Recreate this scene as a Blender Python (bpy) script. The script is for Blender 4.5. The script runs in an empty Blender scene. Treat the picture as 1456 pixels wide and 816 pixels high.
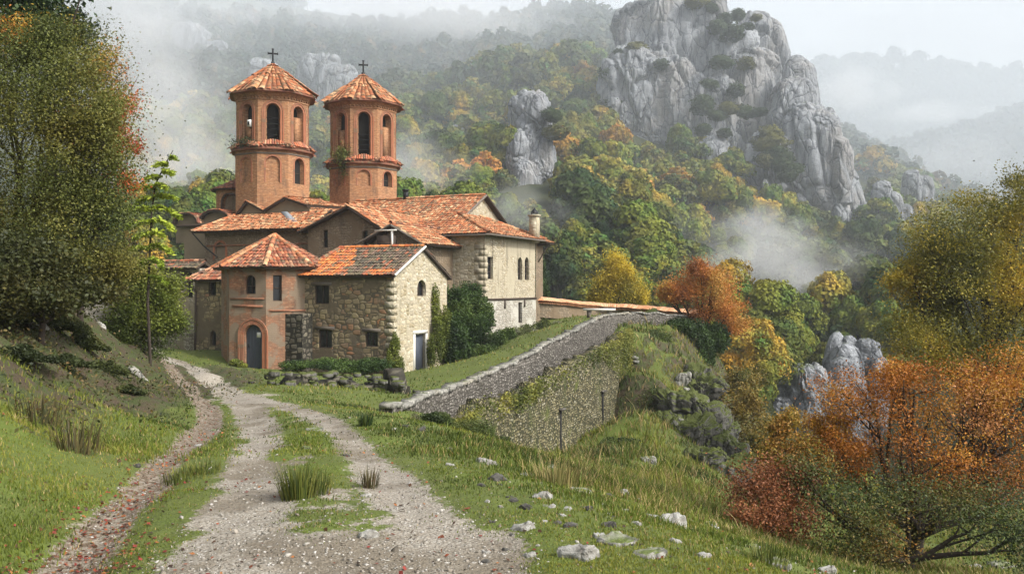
import bpy, math, random
import numpy as np
random.seed(7)
RS = np.random.RandomState(11)
F, CX, CY = 1250.0, 728.0, 408.0          # focal length and centre, in photograph pixels; camera at the origin looking along +Y
def P(px, py, Y): return np.array([(px-CX)/F*Y, Y, (CY-py)/F*Y])
col = bpy.context.scene.collection

# ------------------------------------------------------------------ noise (vectorised)
def _h(i, j, k, s):
    i = i.astype(np.int64); j = j.astype(np.int64); k = k.astype(np.int64)
    n = (i*73856093) ^ (j*19349663) ^ (k*83492791) ^ (s*2654435761)
    n = n & 0xffffffff
    n = ((n ^ (n >> 15))*2246822519) & 0xffffffff
    n = ((n ^ (n >> 13))*3266489917) & 0xffffffff
    n = n ^ (n >> 16)
    return (n & 0xffffff)/16777215.0
def vnoise(p, s=0):
    p = np.asarray(p, float); f = np.floor(p); t = p-f; t = t*t*t*(t*(t*6-15)+10)
    i, j, k = f[:, 0], f[:, 1], f[:, 2]; r = 0
    for a in (0, 1):
        wa = t[:, 0] if a else 1-t[:, 0]
        for b in (0, 1):
            wb = t[:, 1] if b else 1-t[:, 1]
            for c in (0, 1):
                wc = t[:, 2] if c else 1-t[:, 2]
                r = r+wa*wb*wc*_h(i+a, j+b, k+c, s)
    return r*2-1
def fbm(p, o=4, s=0, g=.5):
    p = np.asarray(p, float); r = 0; a = 1; t = 0
    for q in range(o):
        r = r+a*vnoise(p*(2.03**q)+q*17.3, s+q); t += a; a *= g
    return r/t
def fbm2(x, y, sc, o=4, s=0, g=.5):
    x = np.atleast_1d(np.asarray(x, float)); y = np.atleast_1d(np.asarray(y, float))
    return fbm(np.stack([x.ravel()*sc, y.ravel()*sc, np.full(x.size, s*3.7)], 1), o, s, g).reshape(x.shape)
def voro(p, s=0):
    p = np.asarray(p, float); f = np.floor(p); F1 = np.full(len(p), 9.); F2 = np.full(len(p), 9.); cid = np.zeros(len(p))
    for a in (-1, 0, 1):
        for b in (-1, 0, 1):
            for c in (-1, 0, 1):
                i, j, k = f[:, 0]+a, f[:, 1]+b, f[:, 2]+c
                q = np.stack([i+_h(i, j, k, s), j+_h(i, j, k, s+1), k+_h(i, j, k, s+2)], 1)
                d = np.linalg.norm(q-p, axis=1); h = _h(i, j, k, s+3)
                n1 = d < F1
                F2 = np.where(n1, F1, np.minimum(F2, d)); cid = np.where(n1, h, cid); F1 = np.where(n1, d, F1)
    return F1, F2, cid
def sstep(a, b, x):
    t = np.clip((x-a)/(b-a), 0, 1); return t*t*(3-2*t)

# ------------------------------------------------------------------ mesh builder
class MB:
    def __init__(s): s.V = []; s.n = 0; s.F = []; s.U = []; s.C = []; s.M = []
    def add(s, V, Fc, uv=None, c=None, mi=0):
        V = np.asarray(V, float).reshape(-1, 3); Fc = np.asarray(Fc, np.int64)
        if Fc.ndim == 1: Fc = Fc[None]
        if not len(Fc): return
        if c is None: c = (.5, .5, .5)
        c = np.asarray(c, float)
        if c.ndim == 1: c = np.repeat(c[None, :3], len(V), 0)
        if uv is None:
            Q = V[Fc]; a = Q[:, 1]-Q[:, 0]; b = Q[:, -1]-Q[:, 0]; n = np.cross(a, b)
            if Fc.shape[1] > 4: n = np.cross(Q[:, 1]-Q[:, 0], Q[:, len(Fc[0])//2]-Q[:, 0])
            n /= np.maximum(np.linalg.norm(n, axis=1), 1e-12)[:, None]
            n = np.where(n[:, 2:3] < 0, -n, n)
            sg = np.where((np.abs(n[:, 0:1])+np.abs(n[:, 1:2])*0) < 0, -1, 1)
            t = np.cross(np.array([0, 0, 1.]), n); l = np.linalg.norm(t, axis=1)
            t = np.where(l[:, None] < .05, np.array([1., 0, 0]), t/np.maximum(l, 1e-9)[:, None])
            t = np.where(t[:, 0:1] < 0, -t, t)*sg
            w = np.cross(n, t); w = np.where(w[:, 2:3] < 0, -w, w)
            uv = np.stack([(Q*t[:, None]).sum(2), (Q*w[:, None]).sum(2)], 2)
        s.V.append(V); s.F.append(Fc+s.n); s.U.append(np.asarray(uv, float)); s.C.append(c); s.M.append(np.full(len(Fc), mi)); s.n += len(V)
    def build(s, name, mats, parent=None, smooth=False, origin=None):
        me = bpy.data.meshes.new(name)
        V = np.concatenate(s.V)
        o = np.zeros(3)
        if origin is not None: o = np.asarray(origin, float)
        elif parent is not None: o = np.array(ROOTLOC.get(parent.name, (0, 0, 0)), float)
        V = V-o
        tot = np.concatenate([np.full(len(f), f.shape[1]) for f in s.F]); li = np.concatenate([f.ravel() for f in s.F])
        me.vertices.add(len(V)); me.vertices.foreach_set('co', V.astype(np.float32).ravel())
        me.loops.add(len(li)); me.loops.foreach_set('vertex_index', li.astype(np.int32))
        me.polygons.add(len(tot)); me.polygons.foreach_set('loop_start', np.concatenate([[0], np.cumsum(tot)[:-1]]).astype(np.int32))
        me.polygons.foreach_set('material_index', np.concatenate(s.M).astype(np.int32))
        if smooth: me.polygons.foreach_set('use_smooth', np.ones(len(tot), bool))
        me.update(calc_edges=True)
        uvl = me.uv_layers.new(name='UVMap'); uvl.data.foreach_set('uv', np.concatenate([u.reshape(-1, 2) for u in s.U]).astype(np.float32).ravel())
        ca = me.color_attributes.new('Col', 'FLOAT_COLOR', 'POINT')
        C = np.concatenate(s.C); C = np.concatenate([C, np.ones((len(C), 1))], 1); ca.data.foreach_set('color', C.astype(np.float32).ravel())
        for m in (mats if isinstance(mats, (list, tuple)) else [mats]): me.materials.append(m)
        me.validate()
        ob = bpy.data.objects.new(name, me); col.objects.link(ob)
        if parent is not None: ob.parent = parent; ROOTLOC[ob.name] = tuple(o)
        else: ob.location = o; ROOTLOC[ob.name] = tuple(o)
        return ob
ROOTLOC = {}
def tag(o, label=None, cat=None, group=None, kind=None):
    if label: o['label'] = label
    if cat: o['category'] = cat
    if group: o['group'] = group
    if kind: o['kind'] = kind
    return o
def thing(name, loc, label, cat, group=None):
    o = bpy.data.objects.new(name, None); col.objects.link(o); o.location = [float(v) for v in loc]; o.empty_display_size = .3
    ROOTLOC[o.name] = tuple(float(v) for v in loc)
    return tag(o, label, cat, group)

def scatter(mb, pv, pf, loc, rot, scl, cols=None, pc=None):
    """copies of the little mesh pv, pf at loc (N,3) with rotations rot (N,3,3) and scales scl (N,) or (N,3)"""
    N = len(loc); pv = np.asarray(pv, float); scl = np.asarray(scl, float)
    if scl.ndim == 1: scl = scl[:, None]
    V = (pv[None]*scl[:, None, :])
    V = np.einsum('nij,nkj->nki', rot, V)+loc[:, None]
    f = (np.asarray(pf)[None]+(np.arange(N)*len(pv))[:, None, None]).reshape(-1, len(pf[0]))
    c = None
    if cols is not None:
        c = np.repeat(cols[:, None], len(pv), 1)
        if pc is not None: c = c*pc[None, :, None]
        c = c.reshape(-1, 3)
    uv = np.zeros((len(f), len(pf[0]), 2))
    mb.add(V.reshape(-1, 3), f, uv, c)
def rotz(a):
    a = np.atleast_1d(a); c, s = np.cos(a), np.sin(a); z = np.zeros_like(a); o = np.ones_like(a)
    return np.stack([np.stack([c, -s, z], 1), np.stack([s, c, z], 1), np.stack([z, z, o], 1)], 1)
def randrot(n, tilt=1.0, rs=RS):
    """random frames whose normal leans from up by about tilt"""
    nrm = rs.normal(size=(n, 3))*tilt+np.array([0, 0, 1.]); nrm /= np.linalg.norm(nrm, axis=1)[:, None]
    t = rs.normal(size=(n, 3)); t -= (t*nrm).sum(1)[:, None]*nrm; t /= np.linalg.norm(t, axis=1)[:, None]
    b = np.cross(nrm, t)
    return np.stack([t, b, nrm], 2)

def box(mb, c, hx, hy, hz, ax=None, mi=0, colr=None, uv=None):
    """box centred c, half sizes, ax = 3x3 with rows as axes"""
    if ax is None: ax = np.eye(3)
    v = np.array([[sx, sy, sz] for sx in (-1, 1) for sy in (-1, 1) for sz in (-1, 1)], float)*[hx, hy, hz]
    v = v@np.asarray(ax)+c
    mb.add(v, [[0, 1, 3, 2], [4, 6, 7, 5], [0, 4, 5, 1], [2, 3, 7, 6], [0, 2, 6, 4], [1, 5, 7, 3]], None, colr, mi)
def tube(mb, pts, rad, n=6, mi=0, colr=None, cap=False):
    pts = np.asarray(pts, float); rad = np.broadcast_to(np.asarray(rad, float), (len(pts),))
    d = np.gradient(pts, axis=0); d /= np.maximum(np.linalg.norm(d, axis=1), 1e-9)[:, None]
    ref = np.array([.13, .97, .21]) if abs(d[:, 2]).mean() > .6 else np.array([.05, .1, 1.])
    a = np.cross(d, ref); a /= np.maximum(np.linalg.norm(a, axis=1), 1e-9)[:, None]; b = np.cross(d, a)
    th = np.arange(n)/n*2*math.pi
    V = pts[:, None]+rad[:, None, None]*(np.cos(th)[None, :, None]*a[:, None]+np.sin(th)[None, :, None]*b[:, None])
    i = np.arange(len(pts)-1)[:, None]*n; j = np.arange(n)[None]; k = (j+1) % n
    f = np.stack([i+j, i+k, i+n+k, i+n+j], 2).reshape(-1, 4)
    mb.add(V.reshape(-1, 3), f, np.zeros((len(f), 4, 2)), colr, mi)
def lathe(mb, c, prof, n=48, mi=0, colr=None, a0=0, a1=2*math.pi, of=None):
    prof = np.asarray(prof, float); th = a0+(a1-a0)*np.arange(n+1)/n; k_ = np.ones(n+1) if of is None else of(th)
    V = np.stack([c[0]+prof[:, None, 0]*k_*np.sin(th), c[1]-prof[:, None, 0]*k_*np.cos(th), np.repeat(prof[:, 1:2], n+1, 1)], 2)
    i = np.arange(len(prof)-1)[:, None]*(n+1); j = np.arange(n)[None]
    f = np.stack([i+j, i+j+1, i+n+2+j, i+n+1+j], 2).reshape(-1, 4)
    s = np.concatenate([[0], np.cumsum(np.linalg.norm(np.diff(prof, axis=0), axis=1))]); R = prof[:, 0].max()
    U = np.stack(np.broadcast_arrays(th[None]*R, s[:, None]+prof[0, 1]), 2).reshape(-1, 2)
    mb.add(V.reshape(-1, 3), f, U[f], colr, mi)

# ------------------------------------------------------------------ materials
def newmat(name):
    m = bpy.data.materials.new(name); m.use_nodes = True; nt = m.node_tree; nt.nodes.clear()
    return m, nt
class G:
    """tiny node helper"""
    def __init__(s, nt): s.nt = nt
    def n(s, t, **kw):
        nd = s.nt.nodes.new(t)
        for k, v in kw.items(): setattr(nd, k, v)
        return nd
    def l(s, a, b): s.nt.links.new(a, b)
    def val(s, sock, v):
        if v is None: return
        if isinstance(v, bpy.types.NodeSocket): s.l(v, sock)
        else:
            try: sock.default_value = v
            except Exception: sock.default_value = (*v, 1) if len(v) == 3 else v
    def math(s, op, a, b=None, c=None, clamp=False):
        nd = s.n('ShaderNodeMath', operation=op, use_clamp=clamp); s.val(nd.inputs[0], a); s.val(nd.inputs[1], b)
        if c is not None: s.val(nd.inputs[2], c)
        return nd.outputs[0]
    def mix(s, f, a, b, bt='MIX'):
        nd = s.n('ShaderNodeMix', data_type='RGBA', blend_type=bt); s.val(nd.inputs[0], f)
        for k, v in ((6, a), (7, b)):
            if isinstance(v, (tuple, list)) and len(v) == 3: v = (*v, 1)
            s.val(nd.inputs[k], v)
        return nd.outputs[2]
    def map(s, v, a, b, c=0., d=1.):
        nd = s.n('ShaderNodeMapRange'); nd.interpolation_type = 'SMOOTHSTEP'; s.val(nd.inputs[0], v)
        for k, q in zip((1, 2, 3, 4), (a, b, c, d)): s.val(nd.inputs[k], q)
        return nd.outputs[0]
    def noise(s, v, sc, det=4, rough=.55, dist=0.):
        nd = s.n('ShaderNodeTexNoise'); s.l(v, nd.inputs['Vector']); nd.inputs['Scale'].default_value = sc; nd.inputs['Detail'].default_value = det
        nd.inputs['Roughness'].default_value = rough; nd.inputs['Distortion'].default_value = dist; return nd
    def voro(s, v, sc, feat='F1', rnd=1.):
        nd = s.n('ShaderNodeTexVoronoi', feature=feat); s.l(v, nd.inputs['Vector']); nd.inputs['Scale'].default_value = sc
        nd.inputs['Randomness'].default_value = rnd; return nd
    def ramp(s, f, stops, interp='LINEAR'):
        nd = s.n('ShaderNodeValToRGB'); cr = nd.color_ramp; cr.interpolation = interp
        while len(cr.elements) < len(stops): cr.elements.new(.5)
        for e, (p, c) in zip(cr.elements, stops): e.position = p; e.color = (*c, 1)
        s.l(f, nd.inputs[0]); return nd.outputs[0]
    def scale(s, v, sx, sy, sz=1, loc=(0, 0, 0)):
        nd = s.n('ShaderNodeMapping'); s.l(v, nd.inputs[0]); nd.inputs['Scale'].default_value = (sx, sy, sz); nd.inputs['Location'].default_value = loc
        return nd.outputs[0]
    def coord(s, w='Object'): return s.n('ShaderNodeTexCoord').outputs[w]
    def attr(s, nm='Col'): return s.n('ShaderNodeAttribute', attribute_name=nm)
    def addv(s, v, nz, k):
        a = s.n('ShaderNodeVectorMath', operation='SCALE'); s.l(nz, a.inputs[0]); a.inputs['Scale'].default_value = k
        b = s.n('ShaderNodeVectorMath', operation='ADD'); s.l(v, b.inputs[0]); s.l(a.outputs[0], b.inputs[1]); return b.outputs[0]
    def out(s, colr, rough=.85, h=None, bs=.5, bd=.02, spec=.3, metal=0, transl=0, extra=None):
        p = s.n('ShaderNodeBsdfPrincipled'); s.val(p.inputs['Base Color'], colr if not isinstance(colr, tuple) else (*colr[:3], 1))
        s.val(p.inputs['Roughness'], rough); s.val(p.inputs['Specular IOR Level'], spec); s.val(p.inputs['Metallic'], metal)
        if h is not None:
            b = s.n('ShaderNodeBump'); b.inputs['Strength'].default_value = bs; b.inputs['Distance'].default_value = bd; s.l(h, b.inputs['Height']); s.l(b.outputs[0], p.inputs['Normal'])
        o = s.n('ShaderNodeOutputMaterial'); sh = p.outputs[0]
        if transl:
            t = s.n('ShaderNodeBsdfTranslucent'); s.val(t.inputs[0], colr); mx = s.n('ShaderNodeMixShader'); mx.inputs[0].default_value = transl
            s.l(sh, mx.inputs[1]); s.l(t.outputs[0], mx.inputs[2]); sh = mx.outputs[0]
        s.l(sh, o.inputs[0])
MAT = {}
def mat_masonry(name, cols, mortar, sc=(3.2, 4.6), plaster=None, pl_thr=.5, stain=.5, edge=.06, bump=.9, dark=(.05, .045, .035)):
    """rubble or coursed stone in metre UVs: irregular cells, mortar joints, patches of plaster, dirt streaks"""
    m, nt = newmat(name); g = G(nt); uv = g.coord('UV')
    nz = g.noise(uv, 1.6, 3); v = g.addv(uv, nz.outputs['Color'], .16)
    v = g.scale(v, sc[0], sc[1])
    vc = g.voro(v, 1, 'F1', .75); v2 = g.voro(v, 1, 'F2', .75)
    for q in (vc, v2): q.distance = 'MINKOWSKI'; q.inputs['Exponent'].default_value = 5
    eg = g.math('SUBTRACT', v2.outputs['Distance'], vc.outputs['Distance'])
    cr = g.n('ShaderNodeSeparateColor'); g.l(vc.outputs['Color'], cr.inputs[0])
    c = g.ramp(cr.outputs[0], cols)
    fine = g.noise(uv, 9, 6, .7); c = g.mix(g.math('MULTIPLY', fine.outputs[0], .55), c, (.12, .10, .08))
    joint = g.map(eg, edge*.5, edge*1.6)
    c = g.mix(joint, mortar, c)
    h = g.math('ADD', g.math('MULTIPLY', g.map(eg, 0, .4), .8), g.math('MULTIPLY', fine.outputs[0], .35))
    if plaster is not None:
        pn = g.noise(uv, .55, 5, .6, .6); pm = g.map(pn.outputs[0], pl_thr-.04, pl_thr+.05)
        pc = g.mix(g.noise(uv, 3, 6, .7).outputs[0], plaster, tuple(x*.62 for x in plaster))
        c = g.mix(pm, c, pc); h = g.math('MULTIPLY_ADD', pm, .5, g.math('MULTIPLY', h, g.math('SUBTRACT', 1., g.math('MULTIPLY', pm, .85))))
    st = g.noise(g.scale(uv, 2.2, .28), 1, 5, .65); sm = g.math('MULTIPLY', g.map(st.outputs[0], .5, .72), stain)
    c = g.mix(sm, c, dark)
    g.out(c, .9, h, bump, .04, .2); MAT[name] = m; return m
def mat_brick(name, c1, c2, mortar, stain=.4, moss=0., plaster=None):
    m, nt = newmat(name); g = G(nt); uv = g.coord('UV')
    b = g.n('ShaderNodeTexBrick'); g.l(g.addv(uv, g.noise(uv, 4, 2).outputs['Color'], .012), b.inputs['Vector'])
    b.inputs['Color1'].default_value = (*c1, 1); b.inputs['Color2'].default_value = (*c2, 1); b.inputs['Mortar'].default_value = (*mortar, 1)
    b.inputs['Scale'].default_value = 1; b.inputs['Brick Width'].default_value = .30; b.inputs['Row Height'].default_value = .105
    b.inputs['Mortar Size'].default_value = .012; b.inputs['Mortar Smooth'].default_value = .3; b.inputs['Bias'].default_value = -.1
    n = g.noise(uv, 1.3, 6, .65); c = g.mix(g.map(n.outputs[0], .35, .7, 0, .75), b.outputs[0], tuple(.5*x+.5*y for x, y in zip(mortar, c2)))
    n2 = g.noise(g.scale(uv, 3.2, 8.5), 1, 5, .75); c = g.mix(g.map(n2.outputs[0], .45, .72, 0, .75), c, (.13, .075, .05)); c = g.mix(g.map(n2.outputs[0], .5, .3, 0, .5), c, (.56, .40, .26))
    st = g.noise(g.scale(uv, 1.8, .4), 1, 5, .6); c = g.mix(g.math('MULTIPLY', g.map(st.outputs[0], .5, .75), stain), c, (.06, .05, .04))
    h = g.math('ADD', g.math('MULTIPLY', b.outputs['Fac'], -.6), n2.outputs[0])
    if plaster is not None:
        pn = g.noise(uv, .8, 5, .6, .5); pm = g.map(pn.outputs[0], .46, .54); c = g.mix(pm, c, g.mix(n.outputs[0], plaster, tuple(x*.6 for x in plaster)))
    g.out(c, .9, h, .6, .02, .2); MAT[name] = m; return m
def mat_plain(name, c, rough=.7, var=.4, sc=6., metal=0, spec=.3, bump=.3):
    m, nt = newmat(name); g = G(nt); o = g.coord('Object'); n = g.noise(o, sc, 6, .65)
    cc = g.mix(g.math('MULTIPLY', n.outputs[0], var), c, tuple(x*.35 for x in c)); g.out(cc, rough, n.outputs[0], bump, .02, spec, metal); MAT[name] = m; return m
def mat_attr(name, rough=.8, var=.3, sc=8., transl=0, objcol=False, spec=.25, bump=0.3, fleck=None):
    """colour from the mesh's own Col attribute (one colour per tile, leaf, blade or stone)"""
    m, nt = newmat(name); g = G(nt); c = g.attr().outputs['Color']
    if objcol:
        oi = g.n('ShaderNodeObjectInfo'); c = g.mix(1., c, oi.outputs['Color'], 'MULTIPLY')
    h = None
    if var:
        n = g.noise(g.coord('Object'), sc, 5, .65); c = g.mix(g.math('MULTIPLY', n.outputs[0], var), c, (.02, .018, .012)); h = n.outputs[0]
        if fleck: c = g.mix(g.map(g.noise(g.coord('Object'), fleck[1], 5, .7).outputs[0], .52, .6), c, fleck[0])
    g.out(c, rough, h, bump, .02, spec, 0, transl); MAT[name] = m; return m
cream = [(0, (.33, .27, .16)), (.25, (.52, .45, .31)), (.5, (.42, .37, .27)), (.75, (.60, .54, .41)), (1, (.36, .31, .22))]
ochre = [(0, (.20, .15, .09)), (.3, (.34, .26, .14)), (.55, (.42, .34, .19)), (.8, (.26, .20, .13)), (.95, (.40, .18, .08)), (1, (.35, .27, .18))]
mat_masonry('pale_rubble', cream, (.34, .30, .22), (3.4, 4.6), stain=.35, dark=(.13, .12, .06))
mat_masonry('cream_render', cream, (.30, .26, .19), (4.6, 7.), plaster=(.44, .39, .285), pl_thr=.52, stain=.85, dark=(.12, .10, .07), bump=1.)
mat_masonry('white_rubble', [(0, (.30, .28, .24)), (.5, (.50, .48, .42)), (1, (.38, .35, .29))], (.24, .22, .18), (4.2, 6.), plaster=(.50, .48, .42), pl_thr=.56, stain=.35, dark=(.16, .14, .10))
mat_masonry('ochre_blocks', ochre, (.10, .085, .06), (2.3, 3.6), plaster=(.17, .135, .09), pl_thr=.53, stain=.35, edge=.08)
mat_masonry('brown_rubble', [(0, (.17, .13, .09)), (.4, (.28, .21, .14)), (.8, (.22, .17, .11)), (1, (.33, .25, .17))], (.15, .12, .085), (4.4, 6.2), plaster=(.21, .155, .10), pl_thr=.54, stain=.5, edge=.10)
mat_masonry('dark_rubble', [(0, (.07, .065, .05)), (.5, (.16, .145, .11)), (1, (.23, .21, .15))], (.028, .026, .02), (2.6, 3.6), stain=.6, edge=.16)
mat_masonry('grey_wall', [(0, (.07, .066, .06)), (.4, (.16, .15, .135)), (.8, (.235, .22, .20)), (1, (.11, .105, .095))], (.05, .045, .038), (4.4, 9.5), stain=.6, edge=.13)
mat_masonry('lichen_wall', [(0, (.09, .08, .04)), (.35, (.20, .175, .085)), (.7, (.27, .245, .13)), (.9, (.36, .34, .25)), (1, (.15, .14, .06))], (.035, .034, .018), (5.2, 9.), plaster=(.10, .115, .03), pl_thr=.66, stain=.75, edge=.16, dark=(.04, .055, .015))
mat_masonry('ruin_wall', [(0, (.2, .17, .13)), (.5, (.38, .34, .28)), (1, (.46, .43, .37))], (.12, .10, .07), (3, 4.2), plaster=(.30, .25, .18), pl_thr=.55, stain=.7)
mat_brick('tower_brick', (.37, .165, .07), (.25, .10, .05), (.33, .225, .125), .7)
mat_brick('red_brick', (.30, .12, .06), (.19, .085, .05), (.20, .145, .095), .8, plaster=(.25, .19, .135))
mat_brick('arch_brick', (.36, .12, .06), (.26, .10, .06), (.20, .14, .09), .2)
mat_plain('dim_render', (.24, .19, .13), .92, .7, 1.4, bump=.5)
mat_plain('quoin_stone', (.46, .40, .29), .9, .7, 3, bump=.5)
mat_plain('dark_wood', (.055, .038, .028), .8, .5, 9)
mat_plain('grey_wood', (.16, .135, .11), .85, .6, 9)
mat_plain('slate_door', (.055, .065, .085), .6, .5, 3, bump=.2)
mat_plain('dark_glass', (.012, .014, .017), .25, .3, 5, spec=.5, bump=.05)
mat_plain('opening_shade', (.012, .011, .01), .95, .3, 5)  # near-black paint standing for the shade inside openings and slots
mat_plain('iron', (.015, .016, .018), .55, .4, 9, metal=.3)
mat_plain('lead', (.34, .37, .41), .45, .4, 2, metal=.2)
mat_plain('white_stone', (.62, .60, .55), .8, .35, 4)
mat_plain('paper', (.72, .72, .68), .8, .1, 4)
mat_plain('bark', (.045, .034, .026), .95, .6, 12, bump=.9)
mat_plain('pale_bark', (.12, .10, .08), .95, .6, 12, bump=.9)
mat_attr('tile', .82, .25, 5, bump=.5, fleck=((.16, .12, .07), 2.6))
mat_attr('new_tile', .82, .25, 5, bump=.4)
mat_attr('leaf', .6, 0, transl=.28, spec=.3)
mat_attr('far_leaf', .75, 0, transl=.15, objcol=True, spec=.15)
mat_attr('blade', .6, 0, transl=.25, spec=.25)
mat_attr('pebble', .75, .35, 14, spec=.3)

def mat_rock(name, base, dark, warm, sc, streak=True, warm_amt=.5, moss=None, bs=.8, bd=.4):
    m, nt = newmat(name); g = G(nt); o = g.coord('Object')
    n1 = g.noise(g.scale(o, 1, 1, .35), .18*sc, 7, .62, .4); n2 = g.noise(o, 1.1*sc, 6, .7); st = g.noise(g.scale(o, 1.4, 1.4, .22), .7*sc, 7, .78)
    c = g.mix(g.map(n1.outputs[0], .35, .66), base, tuple(x*.62 for x in base))
    c = g.mix(g.math('MULTIPLY', g.map(st.outputs[0], .47, .66), .8), c, dark)
    wn = g.noise(o, .055*sc, 4, .6, .8); c = g.mix(g.math('MULTIPLY', g.map(wn.outputs[0], .5, .62), warm_amt), c, warm)
    c = g.mix(g.map(n2.outputs[0], .55, .75, 0, .6), c, tuple(min(1, x*1.35) for x in base))
    sp = g.voro(o, 2.6*sc); c = g.mix(g.map(sp.outputs['Distance'], .0, .28, .6, 0.), c, dark)
    ck = g.voro(g.addv(g.scale(o, 1, 1, .4), g.noise(o, .5*sc, 4, .6).outputs['Color'], .9/sc), .32*sc, 'DISTANCE_TO_EDGE'); c = g.mix(g.map(ck.outputs['Distance'], 0, .035, .8, 0.), c, dark)
    if moss:
        ge = g.n('ShaderNodeNewGeometry'); sx = g.n('ShaderNodeSeparateXYZ'); g.l(ge.outputs['Normal'], sx.inputs[0])
        mm = g.math('MULTIPLY', g.map(g.math('ADD', sx.outputs[2], g.math('MULTIPLY', g.noise(o, .6*sc, 5).outputs[0], .9)), moss[1], moss[1]+.25), .9)
        c = g.mix(mm, c, moss[0])
    h = g.math('ADD', g.math('MULTIPLY_ADD', n2.outputs[0], .7, g.math('MULTIPLY', g.math('MINIMUM', ck.outputs['Distance'], .08), 5.)), g.math('ADD', g.math('MULTIPLY', st.outputs[0], .6), g.math('MULTIPLY', g.math('MINIMUM', sp.outputs['Distance'], .4), .5)))
    g.out(c, .92, h, bs, bd, .15); MAT[name] = m; return m
mat_rock('limestone', (.30, .315, .335), (.055, .06, .07), (.31, .27, .225), 1., warm_amt=.3, moss=((.06, .085, .025), 1.3), bd=.8)
mat_rock('near_rock', (.30, .29, .26), (.05, .05, .045), (.34, .30, .22), 6., warm_amt=.4, moss=((.09, .12, .025), 1.25), bd=.05)
mat_rock('white_boulder', (.33, .325, .30), (.16, .15, .13), (.46, .41, .33), 7., warm_amt=.4, moss=((.10, .13, .03), 1.5), bd=.05)
mat_rock('black_boulder', (.10, .095, .085), (.025, .025, .022), (.13, .11, .08), 7., warm_amt=.3, bd=.05)
mat_rock('mossy_crag', (.15, .145, .13), (.025, .026, .022), (.18, .15, .1), 2.4, warm_amt=.4, moss=((.07, .085, .018), .72), bd=.15)

# the ground: grass soil, gravel track and leaf-strewn gully mixed by the mesh's own mask attribute (r track, g gully, b bare earth)
m, nt = newmat('ground'); g = G(nt); o = g.coord('Object'); a = g.n('ShaderNodeSeparateColor'); g.l(g.attr().outputs['Color'], a.inputs[0])
nb = g.noise(o, .5, 6, .6); nm = g.noise(o, 2.5, 6, .65); nf = g.noise(o, 14, 6, .7); vf = g.voro(o, 38); vf2 = g.voro(o, 14)
grass = g.mix(nm.outputs[0], (.055, .085, .014), (.11, .12, .028)); grass = g.mix(g.map(nb.outputs[0], .45, .65), grass, (.09, .12, .018))
grass = g.mix(g.map(nf.outputs[0], .5, .75, 0, .7), grass, (.045, .055, .012))
grav = g.mix(nf.outputs[0], (.26, .24, .20), (.40, .375, .33)); cc = g.n('ShaderNodeSeparateColor'); g.l(vf.outputs['Color'], cc.inputs[0])
grav = g.mix(g.map(cc.outputs[0], .2, .9, 0, .6), grav, (.24, .20, .15)); grav = g.mix(g.map(g.noise(o, .55, 5, .6).outputs[0], .48, .60, 0, .75), grav, (.13, .105, .07))
grav = g.mix(g.map(vf.outputs['Distance'], .25, .6, 0, .5), grav, (.12, .10, .075))
sp2 = g.n('ShaderNodeSeparateColor'); g.l(vf2.outputs['Color'], sp2.inputs[0]); grav = g.mix(g.math('MULTIPLY', g.map(sp2.outputs[1], .88, .94), g.map(vf2.outputs['Distance'], .3, .2)), grav, (.42, .40, .36))
earth = g.mix(nm.outputs[0], (.05, .036, .022), (.13, .09, .055)); gul = g.mix(g.map(nf.outputs[0], .4, .6), earth, (.22, .19, .15))
gul = g.mix(g.map(vf2.outputs['Distance'], .1, .35, .7, 0.), gul, (.17, .05, .025))
bank = g.mix(g.map(nm.outputs[0], .4, .6), g.mix(.45, earth, (.012, .01, .006)), (.04, .052, .014))
rag = g.math('ADD', g.math('MULTIPLY', g.math('SUBTRACT', nm.outputs[0], .5), .9), g.math('MULTIPLY', g.math('SUBTRACT', nf.outputs[0], .5), .9))
mr = g.map(g.math('ADD', a.outputs[0], rag), .40, .60); mg = g.map(g.math('ADD', a.outputs[1], rag), .4, .6); mb_ = g.map(g.math('ADD', a.outputs[2], rag), .35, .65)
c = g.mix(mb_, grass, bank); c = g.mix(mg, c, gul); c = g.mix(mr, c, grav)
wet = g.math('MULTIPLY', mr, g.map(g.noise(o, .9, 4, .55).outputs[0], .5, .6))
h = g.math('ADD', g.math('MULTIPLY', nf.outputs[0], .8), g.math('ADD', g.math('MULTIPLY', vf.outputs['Distance'], -.4), g.math('MULTIPLY', vf2.outputs['Distance'], -.3)))
g.out(c, g.map(wet, 0, 1, .92, .45), h, .9, .03, .3); MAT['ground'] = m

m, nt = newmat('forest_floor'); g = G(nt); o = g.coord('Object'); n = g.noise(o, .12, 7, .65); n2 = g.noise(o, 1.2, 5, .7)
c = g.mix(g.map(n.outputs[0], .4, .6), (.035, .045, .018), (.06, .065, .022)); c = g.mix(n2.outputs[0], c, (.02, .026, .01)); g.out(c, .95, n2.outputs[0], .8, .5, .1); MAT['forest_floor'] = m
m, nt = newmat('far_slope'); g = G(nt); o = g.coord('Object'); n = g.noise(o, .02, 8, .65); n2 = g.noise(g.scale(o, 1, 1, .5), .03, 8, .7)
c = g.mix(g.map(n.outputs[0], .4, .6), (.04, .05, .025), (.08, .085, .04)); c = g.mix(g.map(n2.outputs[0], .58, .66), c, (.26, .26, .26)); g.out(c, .95, n2.outputs[0], 1, 6, .1); MAT['far_slope'] = m
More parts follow.
